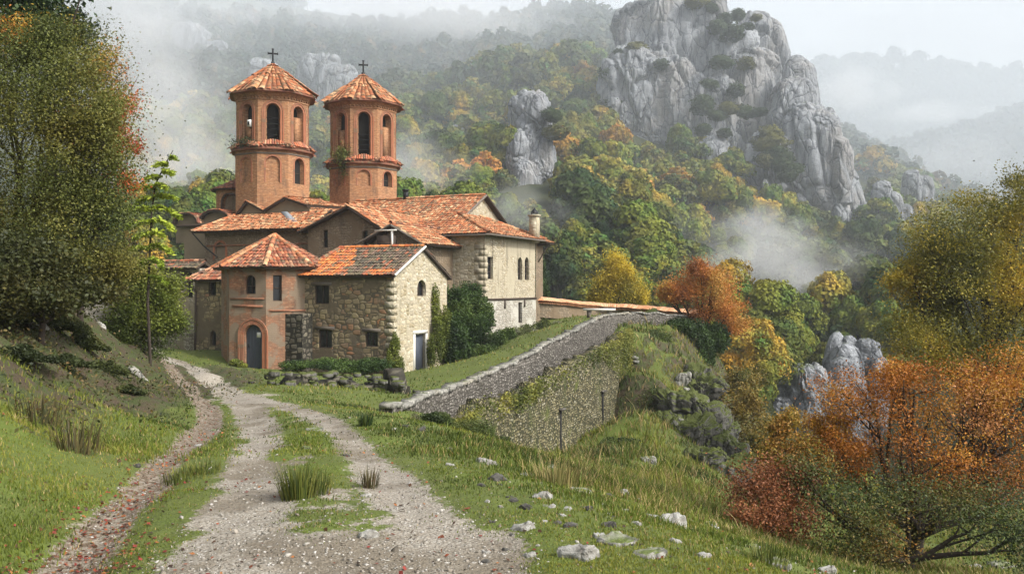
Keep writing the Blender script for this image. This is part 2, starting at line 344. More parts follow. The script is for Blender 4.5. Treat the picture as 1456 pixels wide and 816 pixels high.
# ------------------------------------------------------------------ terrain: smooth surfaces through surveyed points
class RBF:
    def __init__(s, pts, c=1.5):
        s.p = np.asarray(pts, float); n = len(s.p); s.c = c; X = s.p[:, :2]
        K = -np.sqrt(((X[:, None]-X[None])**2).sum(2)+c*c)-np.eye(n)*-.02
        A = np.zeros((n+3, n+3)); A[:n, :n] = K; A[:n, n] = 1; A[:n, n+1:] = X; A[n, :n] = 1; A[n+1:, :n] = X.T
        s.w = np.linalg.solve(A, np.concatenate([s.p[:, 2], [0, 0, 0]]))
    def __call__(s, x, y):
        x = np.atleast_1d(np.asarray(x, float)); y = np.atleast_1d(np.asarray(y, float)); sh = x.shape; x = x.ravel(); y = y.ravel(); r = np.zeros(x.size); n = len(s.p)
        for a in range(0, x.size, 40000):
            q = slice(a, a+40000)
            r[q] = -np.sqrt((x[q, None]-s.p[None, :, 0])**2+(y[q, None]-s.p[None, :, 1])**2+s.c**2)@s.w[:n]+s.w[n]+s.w[n+1]*x[q]+s.w[n+2]*y[q]
        return r.reshape(sh)
def plane(px, py):
    Y = 2000./(py-478.); return P(px, py, Y)
def poly_dist(x, y, pl):
    """distance to a polyline with a value at each vertex: returns distance, interpolated value"""
    pl = np.asarray(pl, float); best = np.full(x.shape, 1e9); val = np.zeros(x.shape)
    for a, b in zip(pl[:-1], pl[1:]):
        d = b[:2]-a[:2]; t = np.clip(((x-a[0])*d[0]+(y-a[1])*d[1])/max((d**2).sum(), 1e-9), 0, 1)
        r = np.hypot(x-a[0]-t*d[0], y-a[1]-t*d[1]); v = a[2]+t*(b[2]-a[2]); n = r < best
        best = np.where(n, r, best); val = np.where(n, v, val)
    return best, val
def inpoly(x, y, pl):
    pl = np.asarray(pl, float); c = np.zeros(x.shape, bool); j = len(pl)-1
    for i in range(len(pl)):
        xi, yi, xj, yj = pl[i][0], pl[i][1], pl[j][0], pl[j][1]
        c ^= ((yi > y) != (yj > y)) & (x < (xj-xi)*(y-yi)/((yj-yi) if yj != yi else 1e-12)+xi); j = i
    return c
def PL(*a): return [[*(plane(px, py)[:2]), w] for px, py, w in a]
def PD(*a): return [[*(P(px, py, d)[:2]), w] for px, py, d, w in a]
LEFT_TRACK = [[-1.5, 2., .7]]+PL((330, 816, .60), (345, 740, .48), (354, 680, .40), (368, 630, .34), (370, 600, .36), (352, 572, .42))+PD((318, 548, 29, .48), (270, 525, 38, .55), (215, 507, 50, .65), (190, 503, 58, .7))
RIGHT_TRACK = [[-.2, 2., .7]]+PL((640, 816, .46), (600, 740, .42), (555, 690, .33), (520, 650, .27), (490, 618, .25), (452, 592, .28), (405, 574, .34), (340, 562, .4))
GULLY = PL((20, 830, .28), (75, 790, .27), (135, 735, .25), (190, 690, .22), (240, 640, .24), (290, 600, .3), (300, 580, .3), (283, 560, .28))+PD((250, 540, 31, .28), (225, 522, 38, .28), (212, 512, 44, .25))
WALL = [(548, 582, 20.6), (580, 573, 22.6), (612, 560, 25), (660, 543, 29), (720, 520, 34), (780, 487, 40), (830, 462, 46.5), (858, 449, 52), (880, 446, 56), (905, 446, 58.5), (945, 447, 60), (982, 452, 61.5)]
WP = np.array([P(*w) for w in WALL])                # top of the curved parapet
path_pts = []
for py in (2600, 1400, 1000, 800, 700, 640, 600, 575, 560):
    for px in ((-200, 300, 700, 1300) if py > 1200 else (250, 480, 700) if py > 640 else (250, 480) if py > 600 else (250, 420)): path_pts.append(plane(px, py))
path_pts += [plane(430, 585), plane(600, 600), plane(700, 680), plane(850, 740), plane(960, 800), plane(800, 800), plane(400, 548), plane(330, 560)]
path_pts += [P(270, 524, 38), P(215, 506, 50), P(190, 503, 60), P(430, 552, 28), P(430, 538, 38)]
left = [(20, 830), (75, 790), (135, 735), (190, 690), (240, 640), (290, 600), (300, 580), (283, 560)]
lp = [plane(*q) for q in left]; lp = [q-[0, 0, .16] for q in lp]
lp += [P(250, 542, 31), P(225, 524, 38)]
lp += [P(0, 740, 7.6), P(-150, 640, 8), P(60, 680, 9.5), P(0, 600, 11.5), P(-200, 520, 11), P(120, 620, 13.5), P(60, 560, 15), P(0, 500, 16), P(-200, 400, 16), P(180, 600, 17), P(120, 540, 20), P(60, 480, 20), P(0, 420, 21), P(-250, 250, 21),
       P(230, 575, 22), P(218, 556, 26), P(180, 525, 27), P(150, 495, 27.5), P(120, 460, 28), P(80, 425, 28), P(20, 380, 28), P(-200, 200, 28), P(160, 500, 36), P(100, 440, 38), P(40, 380, 40), P(140, 490, 46), P(60, 440, 52), P(-200, 300, 45), P(-300, 300, 70)]
lawn = [P(325, 518, 50), P(430, 527, 50), P(556, 533, 47.5), P(500, 545, 38), P(600, 540, 40), P(640, 524, 52), P(700, 490, 57), P(680, 524, 41), P(740, 493, 46), P(800, 467, 53), P(760, 470, 62), P(840, 452, 60), P(900, 449, 66), P(800, 447, 72), P(960, 450, 66), P(940, 447, 63),
        P(300, 497, 54), P(240, 500, 56), P(620, 563, 27), P(560, 560, 30), P(300, 470, 75), P(600, 470, 75), P(0, 450, 80)]
wallfoot = [w-[0, 0, h] for w, h in zip(WP, (.15, .35, .6, .9, 1.1, 1.2, 1.1, 1.0, 1.0, 1.0, 1.0, 1.0))]
H_up = RBF(path_pts+lp+lawn+[q+np.array([-.6*1, .8, 0]) for q in wallfoot]+[np.array([16, 90, -9]), np.array([-60, 90, 2]), np.array([30, 80, -14]), np.array([10, 85, -5])])
bank = [P(880, 608, 45), P(888, 560, 49), P(860, 622, 43), P(820, 645, 38), P(780, 658, 34), P(740, 655, 31), P(905, 520, 51), P(560, 590, 20.4), P(600, 592, 22.3), P(640, 600, 25.3), P(700, 645, 27.5), P(760, 650, 30.5), P(830, 640, 35), P(870, 610, 40), P(650, 638, 22), P(720, 668, 23), P(800, 676, 24),
        P(905, 480, 53), P(945, 478, 57), P(985, 478, 60), P(1010, 500, 61), P(900, 530, 47), P(960, 520, 52), P(1005, 555, 52), P(900, 590, 42), P(950, 600, 44), P(1020, 630, 44), P(1055, 650, 45), P(900, 640, 34), P(960, 665, 34), P(1040, 700, 35), P(1075, 680, 40),
        P(830, 674, 17.5), P(900, 686, 24), P(980, 720, 24), P(1060, 755, 24), P(880, 690, 14), P(960, 735, 12), P(1060, 775, 9.5), P(1160, 812, 7.6), P(1250, 860, 7), P(1100, 775, 14), P(1180, 800, 14), P(1300, 830, 11), P(1456, 840, 12), P(1600, 850, 9),
        P(1200, 790, 24), P(1350, 815, 18), P(1456, 790, 24), P(1456, 740, 36), P(1250, 760, 34), P(1700, 800, 20), P(1150, 730, 45), P(1700, 760, 45)]
bank += [np.array(q, float) for q in ((40, 95, -44), (25, 95, -36), (52, 60, -42), (52, 92, -48), (34, 75, -34), (22, 55, -19), (20, 66, -16), (30, 60, -26), (18, 48, -17), (25, 42, -20), (34, 45, -24), (25, 80, -24), (40, 60, -30), (16, 72, -8), (45, 30, -16))]
H_lo = RBF([q for q in path_pts if True]+lp[:10]+bank, 1.2)
up_poly = [tuple(w[:2]) for w in WP]+[(14.2, 66), (15, 95), (-80, 95), (-80, 30), (-20, 19), (-6, 18.5)]
def ground_raw(x, y):
    x = np.atleast_1d(np.asarray(x, float)); y = np.atleast_1d(np.asarray(y, float))
    ins = inpoly(x, y, up_poly); d, _ = poly_dist(x, y, [(a, b, 0) for a, b in up_poly]+[(*up_poly[0], 0)])
    dw, _ = poly_dist(x, y, [(a, b, 0) for a, b in up_poly[:12]])
    hu, hl = H_up(x, y), H_lo(x, y)
    sd = np.where(ins, d, -d)
    wdt = np.where(dw < d+.01, .25, 1.5)            # sharp at the wall, soft elsewhere
    w = sstep(-1, 1, sd/wdt)
    # left of x=-6 and in front of the wall start the two agree; use the upper one there
    w = np.maximum(w, sstep(.0, -1.2, x-(-2.9-.13*(y-20)))*(y > 0)*sstep(-1, 1.5, -x-1.6))
    return hu*w+hl*(1-w)
def masks(x, y):
    d1, w1 = poly_dist(x, y, LEFT_TRACK); d2, w2 = poly_dist(x, y, RIGHT_TRACK); d3, w3 = poly_dist(x, y, GULLY)
    soft = .36
    m = np.maximum(sstep(1, -1, (d1-w1)/soft), sstep(1, -1, (d2-w2)/soft))
    mid = sstep(8.0, 6.6, y)*sstep(-2.1, -1.7, x)*sstep(.35, -.1, x)      # all gravel close by
    m = np.maximum(m, mid)
    strip = sstep(1.5, .9, d1)*sstep(1.5, .9, d2)*(d1+d2 > 0)
    m = np.maximum(m, .62*strip*sstep(.05, .3, fbm2(x, y, 1.3, 3, 37)))
    m = m*(1-.75*sstep(.12, .4, fbm2(x, y, .9, 3, 38))*sstep(6.2, 8.5, y)*sstep(-.55, .1, np.maximum(d1-w1, -9)*0+np.minimum(d1-w1, d2-w2)))
    gl = sstep(1, -1, (d3-w3)/.25)*(1-m)
    return m, gl, d1, w1, d2, w2, d3, w3
def bareness(x, y):
    return sstep(-6.2, -8.6, x+.13*(y-18))*sstep(10.5, 15, y)*sstep(44, 32, y)
def H(x, y):
    x = np.atleast_1d(np.asarray(x, float)); y = np.atleast_1d(np.asarray(y, float))
    h = ground_raw(x, y); m, gl, d1, w1, d2, w2, d3, w3 = masks(x, y)
    rough = sstep(-1, 6, x)*.6+sstep(-6, -12, x)*.8+.22
    out = np.clip(sstep(2.5, 9, x-.05*y)*sstep(16, 30, y), 0, 1)
    n = fbm2(x, y, .8, 4, 3)*.16*rough*(1-m*.7)+fbm2(x, y, 3.5, 3, 5)*.035*(1-m*.5)
    n = n+out*(fbm2(x, y, .22, 4, 8)*1.1+np.abs(fbm2(x, y, .5, 4, 9))*.7)+bareness(x, y)*np.abs(fbm2(x, y, .7, 4, 12))*.8
    return h+n-m*.05-gl*.10
def hit(px, py, tmax=95, t0=2.):
    d = np.array([(px-CX)/F, 1., (CY-py)/F]); t = np.concatenate([np.arange(t0, 20, .1), np.arange(20, tmax, .25)])
    z = H(d[0]*t, t); b = np.nonzero(d[2]*t < z)[0]
    if not len(b): return None
    k = b[0]; a = t[max(k-1, 0)]; c = t[k]
    for _ in range(8):
        q = (a+c)/2
        if d[2]*q < H(d[0]*q, q)[0]: c = q
        else: a = q
    return d*c
# near ground as one grid (fine close by), its track faces as a second object of the same sheet
ys = [1.2]
while ys[-1] < 95: ys.append(ys[-1]+max(.07, ys[-1]*.0085))
ys = np.array(ys)
xs = np.concatenate([np.arange(-60, -16, .8), np.arange(-16, -5, .16), np.arange(-5, 4, .07), np.arange(4, 18, .16), np.arange(18, 50, .7)])
GX, GY = np.meshgrid(xs, ys); ny, nx = GX.shape
GZ = H(GX.ravel(), GY.ravel()).reshape(ny, nx)
m_, gl_, *_ = masks(GX.ravel(), GY.ravel())
gy_, gx_ = np.gradient(GZ); slope = np.hypot(gy_/np.gradient(ys)[:, None], gx_/np.gradient(xs)[None])
sl = sstep(.38, .85, slope).ravel()
bx, by = GX.ravel(), GY.ravel()
bare = np.maximum(sl*.85, bareness(bx, by)*.95)
GV = np.stack([GX.ravel(), GY.ravel(), GZ.ravel()], 1); GC = np.stack([m_, gl_, bare], 1)
idx = np.arange(ny*nx).reshape(ny, nx)
GF = np.stack([idx[:-1, :-1], idx[:-1, 1:], idx[1:, 1:], idx[1:, :-1]], 2).reshape(-1, 4)
tr = (m_[GF].mean(1) > .35)
for nm, sel in (('ground', ~tr), ('dirt_road', tr)):
    f = GF[sel]; u, inv = np.unique(f, return_inverse=True)
    b = MB(); b.add(GV[u], inv.reshape(-1, 4), np.zeros((len(f), 4, 2)), GC[u]); tag(b.build(nm, MAT['ground'], smooth=True), kind='structure')

# far hillside across the gorge
fp = [P(1000, 620, 85), P(1080, 700, 75), P(1200, 650, 100), P(1120, 640, 104), P(1240, 640, 108), P(1180, 610, 118), P(1300, 600, 105), P(1456, 500, 120), P(1456, 700, 75), P(1200, 780, 50), P(1100, 505, 145), P(1200, 440, 185), P(1350, 405, 200), P(1456, 380, 240), P(1600, 350, 250),
      P(1050, 430, 175), P(850, 425, 150), P(700, 405, 145), P(600, 330, 175), P(400, 320, 200), P(250, 310, 200), P(100, 300, 200), P(850, 300, 190), P(750, 250, 220), P(700, 290, 190), P(600, 225, 250), P(950, 272, 215), P(1100, 320, 220),
      P(1000, 210, 250), P(900, 150, 275), P(860, 100, 310), P(1230, 312, 250), P(1350, 325, 290), P(1456, 335, 330), P(1000, 350, 195), P(700, 130, 380), P(500, 200, 300), P(250, 210, 300), P(550, 80, 470), P(800, 62, 440), P(650, 62, 460), P(1000, 100, 400), P(1150, 200, 340),
      P(1250, 280, 360), P(1400, 330, 420), P(1600, 350, 450), P(250, 40, 500), P(0, 100, 400), P(-200, 200, 260), P(-400, 100, 400), P(400, 30, 560), P(150, -10, 600), P(0, 330, 150), P(1160, 670, 92), P(1050, 560, 110), P(1300, 480, 150), P(1000, 500, 130), P(1090, 600, 95),
      P(900, 40, 560), P(1100, 130, 560), P(1300, 330, 560)]
fp += [np.array(q, float) for q in ((0, 60, -42), (0, 100, -30), (-30, 110, -18), (-80, 110, -14), (25, 100, -30), (40, 70, -34), (60, 60, -30), (60, 30, -30), (100, 60, -24), (0, 20, -50), (-80, 20, -40), (80, 0, -40), (140, 100, -5), (200, 150, 10), (-150, 150, 10), (-200, 60, -20))]
H_far = RBF(fp, 8.)
def HF(x, y):
    x = np.atleast_1d(np.asarray(x, float)); y = np.atleast_1d(np.asarray(y, float)); k = sstep(80, 300, y)
    return H_far(x, y)+fbm2(x, y, .02, 5, 21)*(3+9*k)+fbm2(x, y, .1, 4, 25)*(1+1.5*k)
xs2 = np.arange(-420, 421, 4.); ys2 = np.arange(10, 640, 4.)
X2, Y2 = np.meshgrid(xs2, ys2); Z2 = HF(X2.ravel(), Y2.ravel())
idx = np.arange(X2.size).reshape(X2.shape); f = np.stack([idx[:-1, :-1], idx[:-1, 1:], idx[1:, 1:], idx[1:, :-1]], 2).reshape(-1, 4)
b = MB(); b.add(np.stack([X2.ravel(), Y2.ravel(), Z2], 1), f, np.zeros((len(f), 4, 2))); tag(b.build('hillside', MAT['forest_floor'], smooth=True), kind='structure')

def ridge(name, prof, Y0, depth, base, seed, mat, rough=1.):
    """a mountain whose crest runs through the given pixel profile at distance Y0, falling to base in front and behind"""
    prof = np.array(prof, float); X0, X1 = (prof[0, 0]-CX)/F*Y0, (prof[-1, 0]-CX)/F*Y0
    x = np.linspace(X0, X1, 220); y = np.linspace(Y0-depth, Y0+depth*.6, 90); X, Y = np.meshgrid(x, y)
    crest = np.interp(X*F/Y0+CX, prof[:, 0], prof[:, 1]); cz = (CY-crest)/F*Y0
    t = np.where(Y < Y0, (Y-(Y0-depth))/depth, 1-(Y-Y0)/(depth*.6)); t = np.clip(t, 0, 1)
    s = t**1.15
    r = fbm2(X, Y, 3.2/depth, 6, seed); rg = 1-np.abs(fbm2(X, Y, 2.2/depth, 5, seed+9))*2
    Z = base+(cz-base)*s+(r*.16+rg*.12-.08)*(cz-base)*rough*np.clip(np.minimum(1, (1.05-t)*3.2), .12, 1)*t
    i = np.arange(X.size).reshape(X.shape); f = np.stack([i[:-1, :-1], i[:-1, 1:], i[1:, 1:], i[1:, :-1]], 2).reshape(-1, 4)
    b = MB(); b.add(np.stack([X.ravel(), Y.ravel(), Z.ravel()], 1), f, np.zeros((len(f), 4, 2))); o = b.build(name, mat, smooth=True); tag(o, kind='structure'); return X, Y, Z
RID = []
RID.append(ridge('mountain', [(-500, 60), (0, 20), (120, -40), (250, -80), (380, -20), (425, 20), (450, 60), (500, 75), (580, 90), (700, 120)], 760, 260, 20, 31, MAT['far_slope'], 1.2))
RID.append(ridge('far_ridge', [(900, 190), (1000, 150), (1090, 140), (1160, 108), (1215, 100), (1262, 88), (1310, 100), (1345, 112), (1400, 106), (1456, 112), (1560, 100), (1800, 80)], 900, 300, -20, 41, MAT['far_slope'], .8))
RID.append(ridge('low_ridge', [(1040, 300), (1130, 250), (1180, 235), (1250, 245), (1330, 225), (1400, 205), (1456, 180), (1560, 150), (1800, 120)], 640, 190, -25, 51, MAT['far_slope'], .8))
# ------------------------------------------------------------------ buildings: local frame u (along the fronts), v (into depth), z
YAW = math.radians(25); EU = np.array([math.cos(YAW), -math.sin(YAW), 0]); EV = np.array([math.sin(YAW), math.cos(YAW), 0]); EZ = np.array([0, 0, 1.])
C0 = np.array([-6.45, 48., 0])
def L(u, v, z): return C0+u*EU+v*EV+np.array([0, 0, z])
def up(px, v):
    k = (px-CX)/F; return (k*(C0[1]+v*EV[1])-C0[0]-v*EV[0])/(EU[0]-k*EU[1])
def vp(px, u):
    k = (px-CX)/F; return (k*(C0[1]+u*EU[1])-C0[0]-u*EU[0])/(EV[0]-k*EV[1])
def zp(py, u, v): return (CY-py)/F*(C0+u*EU+v*EV)[1]
def FR(px, py, v): u = up(px, v); return u, zp(py, u, v)        # point of a front plane
def SD(px, py, u): v = vp(px, u); return v, zp(py, u, v)        # point of a side plane
def planar(O, a, inw): return lambda u, z, d: O+np.multiply.outer(u, a)+np.multiply.outer(d, inw)+np.multiply.outer(z, EZ)
def front(v): return planar(C0+v*EV, EU, EV)
def side(u): return planar(C0+u*EU, EV, -EU)
def op(u, z0, z1, w, arch=False, **k): return dict(u=u, z0=z0, z1=z1, w=w, arch=arch, **k)
def optop(o, u):
    if not o['arch']: return np.full_like(u, o['z1'])
    r = o['w']/2; rise = o.get('rise', r); return o['z1']-rise+rise*np.sqrt(np.clip(1-((u-o['u'])/r)**2, 0, 1))
def outline(o, n=10, grow=0):
    r = o['w']/2+grow; a, b = o['u']-r, o['u']+r; z0 = o['z0']-grow*(o.get('sillgrow', 1))
    if not o['arch']: return np.array([[a, z0], [b, z0], [b, o['z1']+grow], [a, o['z1']+grow]])
    rise = o.get('rise', o['w']/2)+grow; zs = o['z1']+grow-rise; th = np.linspace(0, math.pi, n+1)
    return np.concatenate([[[a, z0], [b, z0]], np.stack([o['u']+r*np.cos(th), zs+rise*np.sin(th)], 1)])
def wall(mb, mp, u0, u1, zb, top, ops=(), depth=.4, step=None, mi=0, thick=None):
    """a wall sheet over u0..u1 with real openings and their reveals; top = z or list of (u,z)"""
    tf = (lambda u: np.full_like(u, float(top))) if np.isscalar(top) else (lambda u: np.interp(u, [t[0] for t in top], [t[1] for t in top]))
    br = {u0, u1}
    if not np.isscalar(top): br |= {t[0] for t in top if u0 < t[0] < u1}
    for o in ops:
        r = o['w']/2; br |= {o['u']-r, o['u']+r}
        if o['arch']: br |= {o['u']-r*math.cos(t) for t in np.linspace(0, math.pi, 11)}
    if step:
        br |= set(np.arange(u0, u1, step))
    br = sorted(b for b in br if u0-1e-9 <= b <= u1+1e-9); bb = [br[0]]
    for q in br[1:]:
        if q-bb[-1] > 1e-4: bb.append(q)
    V = []; U = []; n = 0; Fc = []
    def quad(a, b, za, zb_, zc, zd):
        nonlocal n
        if min(zc-zb_, 9) <= 1e-4 and zd-za <= 1e-4: return
        uu = np.array([a, b, b, a]); zz = np.array([za, zb_, zc, zd]); V.append(mp(uu, zz, np.zeros(4))); U.append(np.stack([uu, zz], 1)); Fc.append([n, n+1, n+2, n+3]); n += 4
    for a, b in zip(bb[:-1], bb[1:]):
        m = (a+b)/2; E = np.array([a+1e-6, b-1e-6]); ca, cb = zb, zb
        for o in sorted((o for o in ops if abs(m-o['u']) < o['w']/2), key=lambda o: o['z0']):
            quad(a, b, ca, cb, o['z0'], o['z0']); t = optop(o, E); ca, cb = t[0], t[1]
        t = tf(E); quad(a, b, ca, cb, t[1], t[0])
    for o in ops:
        ol = outline(o); nx_ = np.roll(ol, -1, 0); dd = o.get('depth', depth)
        for p, q in zip(ol, nx_):
            uu = np.array([p[0], q[0], q[0], p[0]]); zz = np.array([p[1], q[1], q[1], p[1]]); V.append(mp(uu, zz, np.array([0, 0, dd, dd])))
            U.append(np.array([[p[0], p[1]], [q[0], q[1]], [q[0]+dd, q[1]+.01], [p[0]+dd, p[1]+.01]])); Fc.append([n, n+1, n+2, n+3]); n += 4
    V = np.concatenate(V); Fc = np.array(Fc); U = np.concatenate(U); mb.add(V, Fc, U[Fc], None, mi)
def fill(mb, mp, o, d, grow=0, mi=0, z0=None, colr=None):
    ol = outline(o, 10, grow).copy()
    if z0 is not None: ol[:, 1] = np.maximum(ol[:, 1], z0)
    V = mp(ol[:, 0], ol[:, 1], np.full(len(ol), d)); c = mp(np.array([o['u']]), np.array([(o['z0']+o['z1'])/2]), np.array([d])); n = len(ol)
    i = np.arange(n); Fc = np.stack([i, (i+1) % n, np.full(n, n)], 1); U = np.concatenate([ol, [[o['u'], (o['z0']+o['z1'])/2]]])
    mb.add(np.concatenate([V, c]), Fc, U[Fc], colr, mi)
def ring(mb, mp, o, g0, g1, d0, d1, mi=0, skip_sill=False, n=12):
    """moulded band following the opening's outline between growths g0..g1, from depth d0 (front) to d1 (back)"""
    o2 = dict(o); 
    a = outline(o2, n, g0); b = outline(o2, n, g1); m = len(a); rng = range(1, m) if skip_sill else range(m)
    for k in rng:
        if skip_sill and k == 0: continue
        j = (k+1) % m
        if skip_sill and j == 1: continue
        for pts, dd in (((a[k], a[j], b[j], b[k]), (d0,)*4), ((b[k], b[j], b[j], b[k]), (d0, d0, d1, d1)), ((a[k], a[j], a[j], a[k]), (d0, d0, d1, d1))):
            p = np.array(pts); V = mp(p[:, 0], p[:, 1], np.array(dd)); s = np.array([[k*.22, 0], [k*.22+.2, 0], [k*.22+.2, .1], [k*.22, .1]]); mb.add(V, [[0, 1, 2, 3]], s[None], None, mi)
def bar(mb, mp, u0, z0, u1, z1, d0, d1, mi=0):
    c = [(u0, z0), (u1, z0), (u1, z1), (u0, z1)]; V = np.concatenate([mp(np.array([p[0] for p in c]), np.array([p[1] for p in c]), np.full(4, d)) for d in (d0, d1)])
    mb.add(V, [[0, 1, 2, 3], [7, 6, 5, 4], [0, 4, 5, 1], [1, 5, 6, 2], [2, 6, 7, 3], [3, 7, 4, 0]], None, None, mi)
def window(root, mp, o, d=.22, mull=1, trans=1, frame='dark_wood', glass='dark_glass', nm='window', label=None):
    b = MB(); ring(b, mp, o, -.055, .0, d-.05, d+.03)
    r = o['w']/2
    for k in range(mull):
        x = o['u']-r+o['w']*(k+1)/(mull+1); bar(b, mp, x-.025, o['z0'], x+.025, float(optop(o, np.array([x]))[0]), d-.045, d+.02)
    for k in range(trans):
        z = o['z0']+(o['z1']-o['z0'])*(k+1)/(trans+1)*(.85 if o['arch'] else 1); bar(b, mp, o['u']-r, z-.022, o['u']+r, z+.022, d-.04, d+.02)
    w_ = b.build(nm, MAT[frame], root)
    if label: w_['label'] = label
    p = MB(); fill(p, mp, o, d+.01); p.build('pane', MAT[glass], w_)
    return w_
def bars(root, mp, o, d, n=4): pass

OLD = np.array([(.30, .085, .042), (.38, .12, .055), (.25, .075, .04), (.42, .17, .085), (.20, .075, .05), (.34, .13, .075), (.46, .24, .14), (.17, .085, .06)])
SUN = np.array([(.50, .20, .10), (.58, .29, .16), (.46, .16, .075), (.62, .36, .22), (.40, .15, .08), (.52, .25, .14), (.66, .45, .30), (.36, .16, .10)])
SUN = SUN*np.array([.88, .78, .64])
NEW = np.array([(.58, .17, .045), (.64, .21, .06), (.50, .13, .04), (.68, .26, .09), (.44, .12, .05), (.6, .2, .06)])
MOSS = np.array([(.10, .075, .055), (.14, .10, .075), (.085, .075, .05), (.18, .12, .085), (.07, .06, .045), (.13, .11, .07), (.30, .11, .06)])
TN = 5; TH = np.linspace(0, math.pi, TN)
def tile_proto():
    V = []
    for y, w, h, z in ((-.06, .5, .5, .055), (1.0, .40, .40, .0)):
        for t in TH: V.append((math.cos(t)*w, y, math.sin(t)*h+0)); 
    V = np.array(V); Fc = [[k, k+1, TN+k+1, TN+k] for k in range(TN-1)]
    return V, Fc
TV, TF = tile_proto()
def tiles(mb, poly, pal, tw=.21, tl=.38, rs=None, colf=None, sag=.03, pan=True):
    """courses of barrel tiles over one plane; poly[0]->poly[1] is the eave"""
    rs = rs or RS
    poly = np.asarray(poly, float); e = poly[1]-poly[0]; e /= np.linalg.norm(e); n = np.cross(poly[1]-poly[0], poly[-1]-poly[0])
    if n[2] < 0: n = -n
    n /= np.linalg.norm(n); s = np.cross(n, e)
    if s[2] < 0: s = -s
    q = np.stack([(poly-poly[0])@e, (poly-poly[0])@s], 1)
    a0, a1, b1 = q[:, 0].min(), q[:, 0].max(), q[:, 1].max()
    I, J = np.meshgrid(np.arange(a0+tw/2, a1, tw), np.arange(0, b1+tl*.4, tl)); A, B = I.ravel(), J.ravel()
    ok = inpoly(A, B+tl*.45, q); A, B = A[ok], B[ok]
    if not len(A): return
    N = len(A); A = A+rs.normal(size=N)*.012; lift = np.abs(rs.normal(size=N))*.012; Bj = B+rs.normal(size=N)*.02-.03
    Wp = poly[0]+A[:, None]*e+Bj[:, None]*s+(lift-.0)[:, None]*n
    sagv = fbm(Wp*.35, 2, 77)*sag; Wp = Wp+sagv[:, None]*n
    ang = rs.normal(size=N)*.03; tip = .07+rs.normal(size=N)*.02
    V = np.zeros((N, 2*TN, 3)); lx = TV[None, :, 0]*tw*1.12; ly = TV[None, :, 1]*tl*1.1; lz = TV[None, :, 2]*tw*.62
    lx2 = lx*np.cos(ang)[:, None]-ly*np.sin(ang)[:, None]; ly2 = lx*np.sin(ang)[:, None]+ly*np.cos(ang)[:, None]
    lz2 = lz+(tl*1.1-ly)*tip[:, None]
    V = Wp[:, None]+lx2[..., None]*e+ly2[..., None]*s+lz2[..., None]*n
    pn = _h(np.floor(A/tw).astype(int), np.floor(B/tl).astype(int), np.full(N, int(abs(poly[0][0]*7))), 3)
    c = pal[(pn*len(pal)).astype(int) % len(pal)]*(1+rs.normal(size=(N, 1))*.10)
    cl = fbm(Wp*.8, 3, 55); c = c*(1+.28*cl)[:, None]
    if colf is not None: c = colf(Wp, c, A, B)
    Fc = (np.asarray(TF)[None]+(np.arange(N)*2*TN)[:, None, None]).reshape(-1, 4)
    mb.add(V.reshape(-1, 3), Fc, np.zeros((len(Fc), 4, 2)), np.repeat(np.clip(c, .01, 1), 2*TN, 0))
def deck(mb, poly, t=.10, c=(.16, .07, .045), off=-.01):
    """the bed of pan tiles and boards below: a thin slab"""
    poly = np.asarray(poly, float); n = np.cross(poly[1]-poly[0], poly[-1]-poly[0]); n /= np.linalg.norm(n)
    if n[2] < 0: n = -n
    a = poly+n*off; b = poly-n*t; k = len(poly); V = np.concatenate([a, b])
    mb.add(V, [list(range(k))], np.zeros((1, k, 2)), c, 0); mb.add(V, [list(range(k, 2*k))], np.zeros((1, k, 2)), (.05, .04, .03), 1)
    for i in range(k):
        j = (i+1) % k; mb.add(V[[i, j, k+j, k+i]], [[0, 1, 2, 3]], np.zeros((1, 4, 2)), (.05, .04, .03), 1)
def ridge_tiles(mb, p, q, pal, r=.15, l=.42, lift=.07):
    p = np.asarray(p, float); q = np.asarray(q, float); d = q-p; Ln = np.linalg.norm(d); d /= Ln; k = max(1, int(Ln/l)); a = np.cross(d, EZ); a /= np.linalg.norm(a); b = np.cross(a, d)
    if b[2] < 0: b = -b
    th = np.linspace(-.15, math.pi+.15, 7)
    for i in range(k):
        s0 = p+d*(Ln*i/k-.03)+b*(lift+.02*RS.rand()); s1 = p+d*(Ln*(i+1)/k+.03)+b*(lift-.015+.02*RS.rand()); R = r*(1+RS.normal()*.05)
        V = np.concatenate([s+R_*(np.cos(th)[:, None]*a+np.sin(th)[:, None]*b*.8) for s, R_ in ((s0, R), (s1, R*.86))]); f = [[j, j+1, 8+j, 7+j] for j in range(6)]
        mb.add(V, f, np.zeros((6, 4, 2)), pal[RS.randint(len(pal))]*(1+RS.normal()*.12))
def roof(root, polys, pal=OLD, ridges=(), rpal=None, nm='roof', mat='tile', colf=None, t=.12):
    b = MB()
    for p in polys: deck(b, p, t); tiles(b, p, pal, colf=colf)
    for r in ridges: ridge_tiles(b, r[0], r[1], rpal if rpal is not None else pal)
    return b.build(nm, [MAT[mat], MAT['dark_wood']], root)
def block(mb, u0, u1, v0, v1, zb, zt, mi=0, fops=(), sops=(), gable=None):
    """four walls; gable='u' puts gable peaks on the u-ends (ridge along u), 'v' on the fronts; value (axis, peak z)"""
    ft = zt; st = zt
    if gable and gable[0] == 'u': st = [(v0, zt), ((v0+v1)/2, gable[1]), (v1, zt)]
    if gable and gable[0] == 'v': ft = [(u0, zt), ((u0+u1)/2, gable[1]), (u1, zt)]
    wall(mb, front(v0), u0, u1, zb, ft, fops, mi=mi); wall(mb, side(u1), v0, v1, zb, st, sops, mi=mi)
    wall(mb, front(v1), u0, u1, zb, ft, mi=mi); wall(mb, side(u0), v0, v1, zb, st, mi=mi)

